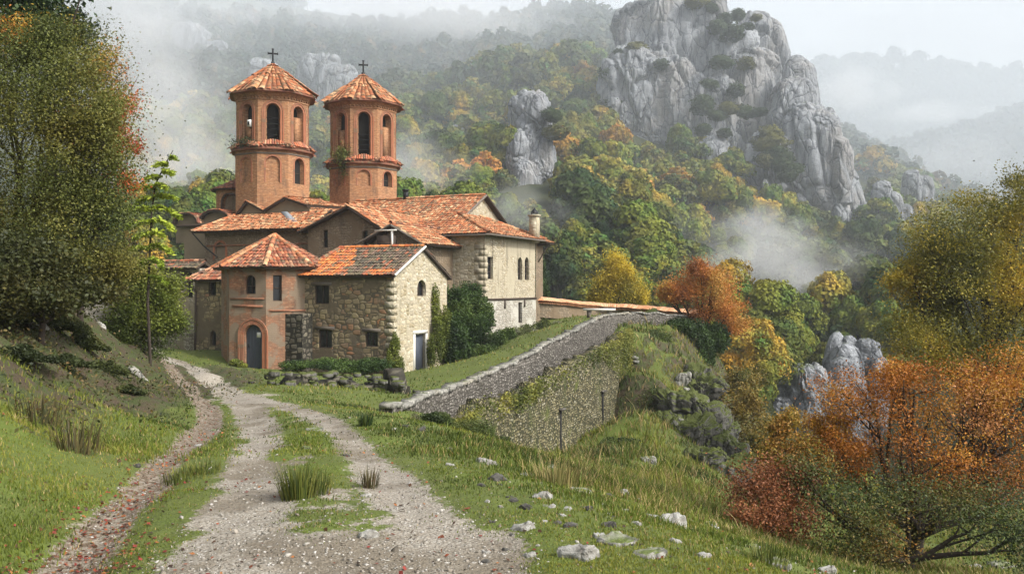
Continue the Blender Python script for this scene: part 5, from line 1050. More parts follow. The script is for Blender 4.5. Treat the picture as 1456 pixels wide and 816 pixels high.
# big soft olive tree on the left bank and its neighbours
tree('olive_green_tree', onground(20, 22), lob((100, 150, 20, 70), (55, 230, 20, 80), (130, 250, 19.5, 58), (20, 130, 21, 70), (110, 340, 20, 62), (40, 330, 20, 80), (150, 190, 20, 40), (-30, 230, 21, 90), (85, 85, 21, 45), (-20, 370, 20, 70), (70, 385, 20, 60, 34), (135, 375, 20.5, 44, 30), (20, 400, 19.5, 56, 30)), 180000, .056, OLIVE, 'large bushy olive green tree filling the left edge above the bank', r0=.22, nsub=10, fuzz=.30, seed=1, clump=.55)
tree('dark_leaved_tree', onground(-40, 27), lob((20, 10, 26, 60), (60, 30, 26, 42), (-40, 40, 26, 80), (10, -40, 26, 60)), 14000, .14, DKGREEN, 'dark green tree top showing above the olive tree in the corner', r0=.2, seed=2)
tree('autumn_maple', onground(120, 25), lob((150, 110, 24, 34), (120, 90, 24, 30), (165, 160, 24, 26), (140, 190, 24, 34), (175, 205, 23.5, 18), (165, 255, 24, 22), (30, 55, 24, 30), (100, 60, 24.5, 22)), 12000, .075, [(.16, .14, .02), (.42, .26, .03), (.42, .18, .03), (.44, .10, .03), (.36, .07, .03)], 'thin maple with yellow and red leaves rising behind the olive tree', r0=.1, seed=3, fuzz=.38, sub=3)
tree('leafy_undershrub', onground(60, 19), lob((40, 385, 18.5, 60, 40), (95, 400, 19.5, 42, 34), (0, 400, 18, 60, 44), (135, 415, 20.5, 28, 24), (60, 430, 18.5, 46, 22)), 24000, .09, [(.012, .016, .006), (.03, .038, .012), (.05, .055, .015), (.09, .08, .02)], 'dark shrub under the olive tree at the top of the bank', 'shrub', r0=.08, seed=4)
BRAMBLE = True
# bush and feather-leaved sapling by the arched wall
tree('leafy_bush', onground(205, 33), lob((185, 430, 32, 32), (225, 420, 32, 28), (205, 470, 32, 38), (240, 455, 32, 22), (170, 480, 32, 26), (200, 395, 32, 20)), 40000, .085, [(.05, .075, .015), (.09, .12, .02), (.15, .18, .025), (.20, .20, .03)], 'rounded green and yellow bush in front of the arched wall', 'shrub', r0=.07, seed=6)
rt = thing('feather_leaved_sapling', onground(222, 30), 'slender sapling with long bright yellow green feathery leaves above the bush', 'tree')
pts = np.array([P(a, b_, 30) for a, b_ in ((214, 520), (210, 430), (213, 360), (216, 300), (221, 262), (236, 232), (246, 214))]); pts[0][2] = min(pts[0][2], onground(214, 30)[2]); b = MB(); tube(b, pts, np.linspace(.06, .012, 7), 6); b.build('stem', MAT['bark'], rt, smooth=True)
fr = [(y, x, s, ln) for y, x, s, ln in [(222, 241, 1, 12), (232, 238, -1, 14), (243, 232, 1, 24), (250, 228, -1, 20), (262, 222, 1, 30), (266, 220, -1, 26), (278, 219, 1, 28), (280, 218, -1, 32), (294, 217, 1, 34), (297, 217, -1, 34), (312, 216, 1, 36), (315, 216, -1, 38), (330, 215, 1, 34), (333, 215, -1, 36), (348, 214, 1, 34), (352, 214, -1, 34), (368, 214, 1, 30), (372, 213, -1, 28), (392, 213, 1, 24)]]
for y, x, s, ln in fr:
    b = MB(); A = P(x, y, 30); dy = RS.uniform(-.9, .6); ln *= RS.uniform(.7, 1.15); x += RS.uniform(-1.5, 1.5); dr_ = RS.uniform(.3, .75); n_ = int(ln*2.6); t = np.linspace(.05, 1, n_); L_ = ln/F*30*1.05; ctr = A+np.stack([s*L_*t*.93, dy*L_*t, L_*(.28*t-dr_*t**2)], 1); pos = []; 
    for sd_ in (-1, 1): pos.append(ctr+np.stack([0*t, sd_*.11+0*t, -.05+0*t], 1)+RS.normal(size=(n_, 3))*.04)
    pos.append(ctr+np.array([0, 0, -.045])+RS.normal(size=(n_, 3))*.02)
    leaves(b, np.concatenate(pos), .19, [(.16, .22, .025), (.28, .36, .04), (.42, .48, .06)], tilt=.5, asp=.75); tube(b, ctr[[0, n_//2, -1]], [.008, .006, .003], 3, 0, (.12, .1, .03)); b.build('frond', MAT['leaf'], rt)
# shrubs and ivy at the walls
def bushy(name, lobes, n, size, pal, label, cat='shrub', seed=0, fuzz=.36, group=None, g=None):
    rs = np.random.RandomState(seed+7); lb = MB(); L0 = lob(*lobes); tot = sum(r[0]*r[2] for c, r in L0)
    for c, r in L0:
        k = int(n*r[0]*r[2]/tot); d = rs.normal(size=(k, 3)); d /= np.linalg.norm(d, axis=1)[:, None]; rr = rs.rand(k, 1)**.45; nz = fbm((c+d*r)*2.2, 3, seed)[:, None]*.55; leaves(lb, c+d*r*(rr+nz*rr), size, pal, tilt=1., clump=.9, rs=rs)
    c = L0[0][0]; o = lb.build(name, MAT['leaf'], origin=c-[0, 0, L0[0][1][2]]); return tag(o, label, cat, group)
IVY = [(.010, .022, .007), (.022, .045, .011), (.04, .075, .016), (.065, .11, .022), (.10, .14, .03)]
bushy('ivy_bush', [(650, 440, 54.5, 22, 34), (668, 425, 57, 20, 26), (640, 480, 53, 22, 36), (672, 475, 55, 24, 34), (635, 425, 55.5, 12, 18), (655, 505, 53, 26, 20), (690, 450, 57, 14, 26)], 46000, .13, IVY, 'big dark green ivy mass climbing between the gabled house and the church', 'ivy', 1)
bushy('wall_creeper', [(619, 440, 51.8, 7, 34), (624, 480, 51.5, 9, 34), (633, 470, 52.4, 9, 40), (613, 500, 51, 6, 24)], 9000, .11, [(.07, .09, .015), (.13, .16, .025), (.18, .20, .03)], 'yellow green creeper hanging on the right edge of the pale gable wall', 'ivy', 2, fuzz=.5)
bushy('ivy_column', [(766, 395, 70, 10, 32), (770, 430, 69, 13, 34), (776, 458, 68, 15, 16), (764, 365, 71, 6, 18)], 14000, .15, IVY, 'tall ivy column climbing the far right corner of the church', 'ivy', 3)
bushy('green_shrub', [(705, 490, 55, 20, 18), (690, 505, 53, 22, 16), (722, 478, 57, 14, 14)], 16000, .11, [(.03, .055, .012), (.07, .11, .02), (.13, .17, .03)], 'bright green shrub spreading at the foot of the ivy mass', 'shrub', 4)
bushy('pale_flowered_shrub', [(735, 478, 59, 14, 12), (752, 474, 60, 14, 12), (772, 466, 61, 14, 11), (792, 464, 62, 10, 8)], 12000, .12, [(.03, .05, .012), (.07, .09, .02), (.13, .15, .05), (.30, .30, .22)], 'low shrub with pale blossoms along the foot of the corner house', 'shrub', 5)
bushy('ivy_hedge', [(470, 517, 47.6, 40, 8), (530, 518, 46.9, 30, 9), (420, 519, 48.6, 24, 7), (500, 524, 47, 40, 6)], 16000, .10, IVY, 'dark strip of ivy and weeds along the foot of the gabled house front', 'ivy', 6)
bushy('young_creeper', [(561, 492, 47.7, 7, 20), (566, 520, 47.5, 9, 14), (553, 512, 47.3, 6, 16)], 5000, .10, [(.07, .09, .015), (.13, .16, .025), (.18, .20, .03)], 'young light green creeper on the front corner of the gabled house', 'ivy', 7)
bushy('small_fern', [(336, 516, 49, 10, 6), (345, 520, 48.6, 8, 5)], 2500, .10, YGREEN, 'small pale weed clump beside the arched door', 'plant', 8)
for k, (a, b_, w_, h_, t0, lb_) in enumerate(((20, 440, 44, 22, 14, 'dark bramble mound at the left edge under the olive tree'), (75, 452, 34, 20, 16, 'dark bramble mound on top of the left bank'), (118, 482, 26, 18, 17, 'bramble mound on the brow of the left bank'), (20, 500, 46, 16, 11, 'low bramble patch half way down the left bank'), (85, 510, 36, 13, 12, 'low bramble patch in the middle of the left bank'), (150, 520, 22, 13, 18, 'bramble patch where the bank turns to the track'), (180, 552, 18, 8, 18, 'last small bramble patch at the toe of the bank'))):
    q = hit(a, b_+h_*.6, t0=6)
    if q is not None: bushy('bramble', [(a+w_*dx, b_+dy*h_, q[1], w_*rw, h_*rh) for dx, dy, rw, rh in ((0, .2, .6, .7), (.5, .35, .5, .5), (-.5, .3, .5, .55), (.95, .6, .4, .35), (-.95, .55, .4, .4), (.25, -.25, .3, .45), (-.35, -.15, .3, .4), (1.3, .8, .3, .25), (-1.3, .8, .3, .25))], int(9000*w_/34), .0028*q[1], [(.012, .018, .006), (.03, .042, .012), (.06, .075, .018), (.11, .09, .03)], lb_, 'shrub', 50+k, fuzz=.4)
c, R, th0, zs, up_o, mp = T2
pl_b = MB(); q = c+np.array([math.sin(th0-.6)*(R+.25), -math.cos(th0-.6)*(R+.25), zs+.55]); leaves(pl_b, q+RS.normal(size=(1500, 3))*[.38, .3, .38], .14, [(.05, .07, .015), (.12, .14, .03), (.2, .2, .05)]); leaves(pl_b, q+[0, 0, -.9]+RS.normal(size=(500, 3))*[.18, .15, .5], .12, [(.05, .07, .015), (.12, .14, .03)]); tag(pl_b.build('ledge_plant', MAT['leaf'], origin=q), 'green tuft of plants growing on the ledge of the right tower', 'plant')
c, R, th0, zs, up_o, mp = T1
pl_b = MB(); q = c+np.array([math.sin(th0-.75)*(R+.25), -math.cos(th0-.75)*(R+.25), zs+.45]); leaves(pl_b, q+RS.normal(size=(900, 3))*[.5, .35, .2], .12, [(.02, .03, .01), (.05, .06, .02)]); tag(pl_b.build('ledge_plant', MAT['leaf'], origin=q), 'dark tuft of weeds on the ledge of the left tower', 'plant')

# autumn trees on the terrace and the near slope
b0 = P(877, 442, 76); tree('yellow_tree', b0-[0, 0, .8], lob((877, 408, 76, 25, 26), (860, 420, 76, 20, 18), (895, 420, 76, 20, 18), (873, 385, 76, 15, 18), (906, 426, 76, 11, 14), (848, 428, 76, 11, 12), (885, 396, 75, 16, 16)), 40000, .13, YELLOW, 'small round golden yellow tree behind the terrace wall', r0=.12, seed=11, fuzz=.32)
b0 = P(1000, 500, 61); tree('orange_tree', b0, lob((990, 415, 61, 30, 26), (965, 410, 61, 22, 18), (1020, 410, 61, 26, 24), (1035, 445, 61, 24, 22), (1000, 390, 61, 18, 14), (1045, 465, 61, 16, 12), (950, 420, 61, 14, 10), (1010, 440, 60.5, 24, 20)), 34000, .11, ORANGE, 'orange autumn tree at the outer end of the parapet', r0=.18, seed=12, fuzz=.34, trunkfrac=.3)
bushy('dark_ivy_bush', [(990, 480, 59.5, 26, 24), (970, 465, 59, 18, 14), (1000, 515, 58.5, 17, 28), (1020, 480, 60, 20, 22), (955, 462, 59, 12, 8)], 26000, .14, IVY[:4], 'dark green ivy bush spilling over the cliff below the orange tree', 'shrub', 9)
def slope_pt(px, py, t0=2.): 
    q = hit(px, py, t0=t0); return q
tree('rust_red_tree', onground(1300, 17.5), lob((1240, 570, 17, 60, 40), (1300, 560, 17, 60, 44), (1370, 575, 17, 60, 44), (1430, 600, 17, 60, 50), (1205, 650, 17, 44, 34), (1280, 650, 16.5, 70, 46), (1370, 670, 16.5, 70, 50), (1450, 690, 17, 60, 50), (1180, 610, 17.5, 30, 22), (1470, 540, 17.5, 50, 40), (1290, 545, 17.5, 36, 26), (1400, 545, 17.5, 40, 24)), 52000, .045, [(.04, .045, .012), (.11, .06, .013), (.22, .075, .012), (.33, .115, .014), (.40, .16, .018), (.42, .24, .03)]+[(.42, .19, .07)], 'spreading rust red tree with dark forked branches on the right slope', r0=.17, seed=13, fuzz=.27, nsub=9, trunkfrac=.22, clump=.8)
tree('green_understory_tree', onground(1290, 15.5), lob((1200, 730, 15.5, 60, 40), (1290, 720, 15, 66, 36), (1390, 740, 15, 70, 40), (1460, 760, 15, 56, 40), (1230, 790, 15, 56, 30), (1150, 690, 16, 36, 32)), 26000, .045, [(.014, .024, .008), (.035, .055, .014), (.07, .09, .02), (.15, .10, .02), (.28, .12, .025)], 'dark green lower boughs spreading beneath the rust red crown', r0=.12, seed=14, fuzz=.42, nsub=8, trunkfrac=.2)
tree('yellow_green_tree', onground(1420, 36), lob((1400, 330, 36, 70, 50), (1350, 380, 36, 56, 44), (1440, 290, 36, 50, 40), (1320, 430, 36, 44, 36), (1400, 430, 35, 80, 50), (1470, 380, 36, 60, 60), (1330, 490, 35, 50, 36), (1420, 510, 35, 80, 50), (1480, 260, 37, 40, 30), (1300, 400, 36, 26, 20)), 110000, .095, [(.06, .065, .013), (.14, .14, .02), (.25, .21, .025), (.38, .29, .03), (.46, .30, .035)], 'tall olive and yellow tree reaching in at the right edge', r0=.32, seed=15, fuzz=.3, nsub=8)
tree('russet_bush', onground(1100, 16), lob((1090, 700, 16, 36, 34), (1120, 730, 15.5, 40, 34), (1075, 740, 15, 26, 28), (1130, 690, 16, 26, 24)), 17000, .05, [(.05, .03, .015), (.12, .05, .02), (.20, .07, .025), (.26, .11, .04)], 'russet brown bush at the foot of the cliff bank', 'shrub', r0=.05, seed=16, fuzz=.4)
tree('yellow_shrub', onground(1125, 25), lob((1125, 640, 25, 34, 34), (1150, 660, 25, 30, 26), (1105, 655, 25, 22, 22), (1120, 610, 25, 16, 16)), 14000, .08, [(.08, .10, .02), (.17, .16, .025), (.28, .20, .03), (.30, .14, .03)], 'yellow and green shrub between the cliff bank and the rust red tree', 'shrub', r0=.06, seed=17, fuzz=.4)
tree('mixed_autumn_bush', onground(1075, 48), lob((1075, 610, 48, 26, 30), (1060, 580, 48, 18, 20), (1090, 640, 46, 26, 26), (1055, 545, 52, 20, 26)), 14000, .14, MIXED, 'mixed green and ochre bush hanging behind the cliff bank', 'shrub', r0=.08, seed=18)
bushy('weeping_thicket', [(1050, 745, 22, 20, 14), (1010, 735, 22, 16, 10), (960, 720, 22, 16, 8)], 7000, .05, YGREEN, 'low grassy thicket on the lip of the slope under the crag', 'shrub', 10)
for k, (cx, cy, Y, rx, rz, lab) in enumerate(((620, 595, 22.2, 26, 10, 'low dark green shrub under the start of the parapet'), (668, 612, 22.6, 34, 18, 'rounded dark shrub at the left foot of the retaining wall'), (705, 632, 23, 22, 14, 'small dark shrub at the bottom corner of the retaining wall'), (880, 640, 36, 34, 16, 'green shrub at the right foot of the retaining wall'), (930, 480, 56, 26, 14, 'rusty green grass hummock under the end of the parapet'), (1040, 655, 44, 24, 26, 'dark green bush clinging low on the cliff bank'), (930, 570, 46, 26, 22, 'mid green bush half way up the cliff bank'))):
    bushy('bank_shrub', [(cx, cy, Y, rx, rz), (cx+rx*.5, cy+4, Y+.2, rx*.6, rz*.7), (cx-rx*.6, cy+5, Y, rx*.6, rz*.6)], 9000 if Y < 30 else 6000, .045 if Y < 30 else .10, [(.014, .024, .008), (.035, .055, .012), (.07, .095, .02), (.12, .13, .03)], lab, 'shrub', 20+k)
# climbing tendrils and bare twigs by the maple
rt = thing('bare_vine', P(90, 100, 23.5), 'long bare vine arching above the maple into the sky', 'vine'); b = MB()
tube(b, [P(a, b_, 23.5) for a, b_ in ((82, 95), (92, 70), (103, 35), (112, 5), (122, -20))], [.03, .028, .024, .02, .015], 5); b.build('stem', MAT['bark'], rt)
b = MB(); tube(b, [P(a, b_, 23.5) for a, b_ in ((104, 34), (114, 33), (123, 36), (118, 41), (108, 41))], .008, 4)
for q in (((150, 118), (160, 95), (165, 83)), ((152, 130), (168, 108), (188, 94)), ((155, 140), (172, 124), (182, 110)), ((165, 150), (182, 135), (197, 108)), ((120, 100), (118, 75), (115, 55))): tube(b, [P(a, b_, 23.5) for a, b_ in q], [.014, .010, .005], 4)
b.build('twig', MAT['bark'], rt)

# ------------------------------------------------------------------ woods on the far hillside: tree models, then copies
def frames(nrm, rs):
    nrm = nrm/np.linalg.norm(nrm, axis=1)[:, None]; t = rs.normal(size=nrm.shape); t -= (t*nrm).sum(1)[:, None]*nrm; t /= np.linalg.norm(t, axis=1)[:, None]; return np.stack([t, np.cross(nrm, t), nrm], 2)
def far_tree_mesh(seed, n=900, shape='round', lsz=.034):
    rs = np.random.RandomState(seed); mb = MB(); nl = rs.randint(9, 15); cs = []
    for k in range(nl):
        h = rs.rand(); d = rs.normal(size=2); d /= np.linalg.norm(d); rad = (.42 if shape == 'round' else .30)*(1-abs(h-.4)*.9)*rs.rand()**.5; cs.append([d[0]*rad, d[1]*rad, .32+.56*h, .20+.10*rs.rand()-.08*h])
    cs = np.array(cs); pos = []; shd = []; nr_all = []
    for x, y, z, r in cs:
        k = int(n*r*r/np.sum(cs[:, 3]**2)); d = rs.normal(size=(k, 3)); d /= np.linalg.norm(d, axis=1)[:, None]; d[:, 2] = np.where(d[:, 2] < -.35, -d[:, 2], d[:, 2]); q = np.array([x, y, z])+d*r*(.80+.28*rs.rand(k, 1)+.30*fbm((d*r+[x, y, z])*9, 2, seed)[:, None]); pos.append(q); nr_all.append(d); 
    pos = np.concatenate(pos); nr_all = np.concatenate(nr_all); k = len(pos)
    R_ = frames(nr_all+rs.normal(size=(k, 3))*.38, rs); sz = lsz*(.6+.9*rs.rand(k)); c = np.ones((k, 3))*(.75+.5*rs.rand(k, 1)); tint = fbm(pos*3.5, 2, seed)[:, None]; c = c*(1+tint*np.array([.9, .35, .1]))
    lv = np.array([[-.5, -.4, 0], [.45, -.5, .12], [.55, .45, 0], [-.45, .5, .12]]); scatter(mb, lv, [[0, 1, 2, 3]], pos, R_, sz, np.clip(c, .1, 2))
    # closed dark heart so the crown reads as solid, then stem
    tube(mb, [[0, 0, -.1], [.01, 0, .2], [0, .01, .5]], [.035, .028, .015], 5, 1, (1, 1, 1))
    for x, y, z, r in cs[:6]: tube(mb, [[0, 0, .25], [x*.5, y*.5, (z+.25)/2], [x, y, z]], [.016, .012, .006], 4, 1, (1, 1, 1))
    return mb
protos = []
for s in range(9):
    o = far_tree_mesh(300+s, 7000, 'round' if s % 3 else 'tall').build('woodland_tree', [MAT['far_leaf'], MAT['bark']]); protos.append(o)
protos_near = [far_tree_mesh(340+s, 16000, 'round', .020).build('woodland_tree', [MAT['far_leaf'], MAT['bark']]) for s in range(3)]
rsT = np.random.RandomState(5)
def proj(p): return p[:, 0]/p[:, 1]*F+CX, CY-p[:, 2]/p[:, 1]*F
def field(n, x0, x1, y0, y1, dmin_f, rs):
    """poisson-like candidates over the hillside"""
    out = []; cell = {}
    for _ in range(n):
        x, y = rs.uniform(x0, x1), rs.uniform(y0, y1); d = dmin_f(y); c = 8.; i, j = int(x//c), int(y//c); ok = True
        for a in (-1, 0, 1):
            for b_ in (-1, 0, 1):
                for q in cell.get((i+a, j+b_), ()):
                    if (q[0]-x)**2+(q[1]-y)**2 < d*d: ok = False
        if ok: cell.setdefault((i, j), []).append((x, y)); out.append((x, y))
    return np.array(out)
cand = field(26000, -150, 230, 62, 330, lambda y: 4.2, rsT); Z = HF(cand[:, 0], cand[:, 1]); hT = 4.6+6.5*rsT.rand(len(cand))**1.7+.006*cand[:, 1]; T = np.column_stack([cand, Z, hT])
px, py = proj(T[:, :3]+np.array([0, 0, 1])*T[:, 3:4]*.6); inv_ = (px > -20) & (px < 1480) & (py > -20) & (py < 830)
# keep off the crags
rocks = [(918, 0, 250, 56, 270), (1040, 20, 250, 90, 262), (1140, 84, 330, 70, 240), (752, 131, 292, 34, 202), (1258, 258, 330, 30, 240), (1304, 242, 298, 24, 262), (1178, 468, 640, 78, 113)]
for rpx, t_, b_, hw, Y in rocks:
    cx_ = (rpx-CX)/F*Y; rr = hw/F*Y; inv_ &= ~((np.abs(T[:, 0]-cx_) < rr*.9) & (np.abs(T[:, 1]-Y) < rr*.9))
inv_ &= ~((px > 1095) & (px < 1262) & (T[:, 1] < 112) & (py < 640)); inv_ &= ~((px > 1030) & (px < 1110) & (T[:, 1] < 85))
ptop = CY-(T[:, 2]+T[:, 3]*.85)/T[:, 1]*F; cl_ = np.interp(px, [845, 865, 900, 940, 960, 1000, 1030, 1048, 1060, 1100, 1140, 1180, 1215, 1240], [60, 170, 190, 215, 185, 165, 170, 200, 262, 280, 285, 300, 305, 290]); inv_ &= ~((px > 845) & (px < 1240) & (ptop < cl_) & (T[:, 1] > 185))
inv_ &= ~((px > 718) & (px < 790) & (T[:, 1] > 120) & (T[:, 1] < 202) & (CY-(T[:, 2]+T[:, 3]*.85)/T[:, 1]*F < 283))
# a clearing with rows of vines at the valley head
fx, fy = (1090-CX)/F*165, 165; inv_ &= ~((np.abs(T[:, 0]-fx) < 9) & (np.abs(T[:, 1]-fy) < 14))
T = T[inv_]
# what can be seen: march from the camera to the crown over both terrains, and mask the church
def visible(T):
    top = T[:, :3]+np.array([0, 0, 1])*T[:, 3:4]*.85; v = np.ones(len(T), bool)
    for t in np.linspace(.06, .94, 34):
        q = top*t; z1 = np.where((q[:, 1] < 90) & (np.abs(q[:, 0]) < 45), H_up(q[:, 0], q[:, 1])*0-99, -99)
        z2 = HF(q[:, 0], q[:, 1])+np.where(q[:, 1] > 70, 2.5, 0); v &= ~(q[:, 2] < z2)
        m_ = (q[:, 1] < 85) & (q[:, 1] > 8) & (q[:, 0] > -45) & (q[:, 0] < 40)
        if m_.any(): zz = ground_raw(q[m_, 0], q[m_, 1]); v[m_] &= ~(q[m_, 2] < zz)
    px, py = proj(top); v &= ~((px > 285) & (px < 775) & (py > 330)); v &= ~((px > 325) & (px < 690) & (py > 290)); v &= ~(px < 160); v &= ~((px > 1290) & (py > 380)); v &= ~((px > 1210) & (py > 500))
    return v
vis = visible(T); TV_ = T[vis]; big = np.argsort(-TV_[:, 3]/TV_[:, 1]); NI = 285
TI = TV_[big[:NI]]; TRest = TV_[big[NI:]]
def tree_colour(x, y, px, py, rs):
    q = float(fbm2(np.array([x]), np.array([y]), .035, 3, 61)[0]); u = rs.rand()+q*.9
    if u > 1.12: c = (.36, .20, .03); k = 'orange and gold'
    elif u > .88: c = (.26, .215, .03); k = 'yellow'
    elif u > .38: c = (.135, .158, .022); k = 'light green'
    elif u > .05: c = (.078, .104, .018); k = 'mid green'
    else: c = (.042, .064, .017); k = 'dark green'
    if y < 115 and k in ('orange and gold', 'yellow') and rs.rand() < .7: c = (.135, .158, .022); k = 'light green'
    j = 1+rs.normal()*.12; return (c[0]*j*(1+rs.normal()*.1), c[1]*j, c[2]*j, 1), k
def region(px, py, Y):
    if px < 330: return 'left of the bell towers'
    if px < 480: return 'between the two bell towers'
    if px < 720: return 'on the misty slope behind the church roofs'
    if Y > 195 and px > 1120: return 'along the crest right of the pinnacle'
    if Y > 215: return 'close under the great cliff'
    if px < 900: return 'on the lower wooded slope right of the church' if Y < 180 else 'below the stacked boulders'
    if px < 1080: return 'on the wooded slope beneath the great cliff' if Y > 150 else 'in the valley behind the orange tree'
    if Y < 135: return 'around the craggy outcrop in the valley'
    return 'on the valley side below the pinnacle'
used = set()
def place_tree(o, t):
    p = np.array([[t[0], t[1], t[2]+.6*t[3]]]); a, b_ = proj(p); c, k = tree_colour(t[0], t[1], a[0], b_[0], rsT); o.location = (t[0], t[1], t[2]-.5); w = t[3]*(.85+.35*rsT.rand()); o.scale = (w, w, t[3]*1.12); o.rotation_euler = (0, 0, rsT.rand()*6.28); o.color = c
    rg = region(a[0], b_[0], t[1]); tag(o, '%s woodland tree %s' % (k, rg), 'tree', '%s trees %s' % (k, rg))
cnts = [0, 0]
for i, t in enumerate(TI):
    pool, cn = (protos_near, 0) if t[1] < 120 else (protos, 1); q = cnts[cn]; cnts[cn] += 1
    o = pool[q] if q < len(pool) else pool[q % len(pool)].copy()
    if q >= len(pool): col.objects.link(o)
    place_tree(o, t)
# the remaining mass of far wood as one body of foliage
def wood(name, T, seed, label, mat='leaf', ncl=220, lsize=.10, dim=1., haze_tint=0.):
    rs = np.random.RandomState(seed); mb = MB(); pv = []
    base = far_tree_mesh(900+seed, ncl, 'round', lsize); V0 = np.concatenate(base.V); F0 = np.concatenate([f for f in base.F if f.shape[1] == 4][:1]); nv = len(base.V[0]); V0 = V0[:nv]; C0_ = base.C[0]
    cols_ = np.array([tree_colour(t[0], t[1], 0, 0, rs)[0][:3] for t in T])*dim; cols_ = cols_*(1-haze_tint)+haze_tint*np.array([.026, .042, .040])*(.6+.8*rs.rand(len(T), 1)); R_ = rotz(rs.rand(len(T))*6.28); S = np.stack([T[:, 3]*(.9+.4*rs.rand(len(T)))]*2+[T[:, 3]*1.1], 1)  # crowns pulled to a flat blue-green: distance haze put into the colour
    V = np.einsum('nij,nkj->nki', R_, V0[None]*S[:, None])+T[:, None, :3]-np.array([0, 0, .5]); f = (F0[None]+(np.arange(len(T))*nv)[:, None, None]).reshape(-1, 4); C = np.clip(cols_[:, None]*C0_[None], 0, 1).reshape(-1, 3)
    mb.add(V.reshape(-1, 3), f, np.zeros((len(f), 4, 2)), C); return tag(mb.build(name, MAT[mat]), label, 'forest', kind='stuff')
if len(TRest): wood('forest', TRest[:1300], 1, 'dense mixed autumn wood covering the hillside', ncl=1100, lsize=.06)
# farther woods up the misty mountain sides
cand = field(9000, -330, 300, 330, 520, lambda y: 6.5, rsT); T2_ = np.column_stack([cand, HF(cand[:, 0], cand[:, 1]), 8+5*rsT.rand(len(cand))]); px, py = proj(T2_[:, :3]); k = (px > -30) & (px < 1480) & (py > -40) & (py < 420); wood('distant_forest', T2_[k][:2600], 2, 'distant wood fading into mist behind the towers', ncl=260, lsize=.10, haze_tint=.75)
for k, (X, Y, Z) in enumerate(RID):
    i = rsT.randint(0, X.size, 6000); x, y, z = X.ravel()[i], Y.ravel()[i], Z.ravel()[i]; T3 = np.column_stack([x+rsT.normal(size=6000)*2, y, z, 13+8*rsT.rand(6000)]); px, py = proj(T3[:, :3]); s = (px > -30) & (px < 1480) & (py > -60) & (y < (760, 900, 640)[k]+20) & (py < 420); wood('mountain_forest', T3[s][:1700], 5+k, 'dark wood blanketing a far mountain side', ncl=170, lsize=.12, haze_tint=.95)
tag((lambda b: (leaves(b, np.concatenate(CREEP), .10, [(.03, .045, .01), (.08, .10, .018), (.16, .17, .03), (.26, .24, .05)]), b.build('wall_creeper', MAT['leaf'], origin=low[6]))[1])(MB()), 'yellow green creeper hanging over the top and far end of the retaining wall', 'ivy')
# shrubs on top of the cliffs
shr = []
for s_ in range(3):
    rs = np.random.RandomState(70+s_); b = MB(); d = rs.normal(size=(1500, 3)); d /= np.linalg.norm(d, axis=1)[:, None]; k = 1+.45*fbm(d*2.2, 3, s_)[:, None]; scatter(b, np.array([[-.5, -.4, 0], [.45, -.5, .12], [.55, .45, 0], [-.45, .5, .12]]), [[0, 1, 2, 3]], d*[.5, .5, .42]*k*(.75+.3*rs.rand(1500, 1)), frames(d+rs.normal(size=d.shape)*.4, rs), .07*(.6+.8*rs.rand(1500)), np.ones((1500, 3))*(.8+.4*rs.rand(1500, 1))); shr.append(b.build('cliff_shrub', MAT['far_leaf']))
spots = [(990, 5, 264), (1012, 12, 262), (1030, 28, 262), (1050, 22, 262), (1075, 26, 262), (1040, 50, 256), (1025, 90, 252), (1010, 120, 248), (1060, 92, 254), (1000, 150, 246), (1020, 165, 244), (1045, 130, 250), (1035, 155, 244), (1060, 160, 244), (1030, 190, 240), (1000, 185, 242), (1095, 190, 232), (1105, 215, 230), (1112, 235, 229), (1130, 240, 228), (1090, 230, 231), (1080, 160, 242), (872, 105, 262), (785, 165, 204), (790, 190, 204), (880, 75, 262), (1022, 40, 260), (1062, 40, 262), (1095, 205, 232), (1118, 225, 229), (1120, 250, 228), (1100, 225, 231), (905, 68, 260), (940, 92, 256), (868, 150, 262)]
cliff_names = []
for i, (a, b_, Y) in enumerate(spots):
    o = shr[i] if i < 3 else shr[i % 3].copy()
    if i >= 3: col.objects.link(o)
    q = P(a, b_, Y-5); s = 3.2+2.6*rsT.rand(); o.location = q; o.scale = (s*(.9+.9*rsT.rand()), s, s*(.7+.5*rsT.rand())); o.rotation_euler = (0, 0, i); o.color = (.04, .06, .022, 1) if i % 4 else (.10, .10, .025, 1); o.name = 'cliff_shrub'
    w_ = 'on the crown of the great cliff' if b_ < 60 else 'in the dark cleft of the great cliff' if a < 1070 and Y > 235 else 'on the ledge of the pinnacle' if a > 1070 else 'beside the stacked boulders'
    tag(o, '%s shrub %s' % ('dark green' if i % 4 else 'olive', w_), 'shrub', '%s shrubs %s' % ('dark green' if i % 4 else 'olive', w_))
# vine rows in the clearing
b = MB()
for r_ in range(11):
    x = np.arange(-9, 9, .6)+fx; y = np.full_like(x, fy-11+r_*2.2)+.25*(x-fx); z = HF(x, y)
    for a, b_, c_ in zip(x, y, z): leaves(b, np.array([a, b_, c_+.9])+RS.normal(size=(10, 3))*[.35, .3, .3], .5, [(.05, .06, .02), (.10, .09, .03)])
tag(b.build('vineyard_rows', MAT['leaf']), 'faint rows of vines in the misty clearing of the valley', 'vineyard', kind='stuff')
# far house
rt = thing('far_house', onfar(625, 236), 'small pale flat roofed house far off on the misty slope', 'house'); q = P(625, 215, 236); b = MB(); box(b, q, 3.2, 2.5, 1.6); b.build('wall', MAT['white_stone'], rt); b = MB(); box(b, q+[0, -.2, 1.8], 4.2, 3.2, .18); b.build('roof', MAT['lead'], rt)
for s in (-1.6, 0, 1.6): b = MB(); box(b, q+[s, -2.52, .1], .5, .04, .6); b.build('window', MAT['dark_glass'], rt)
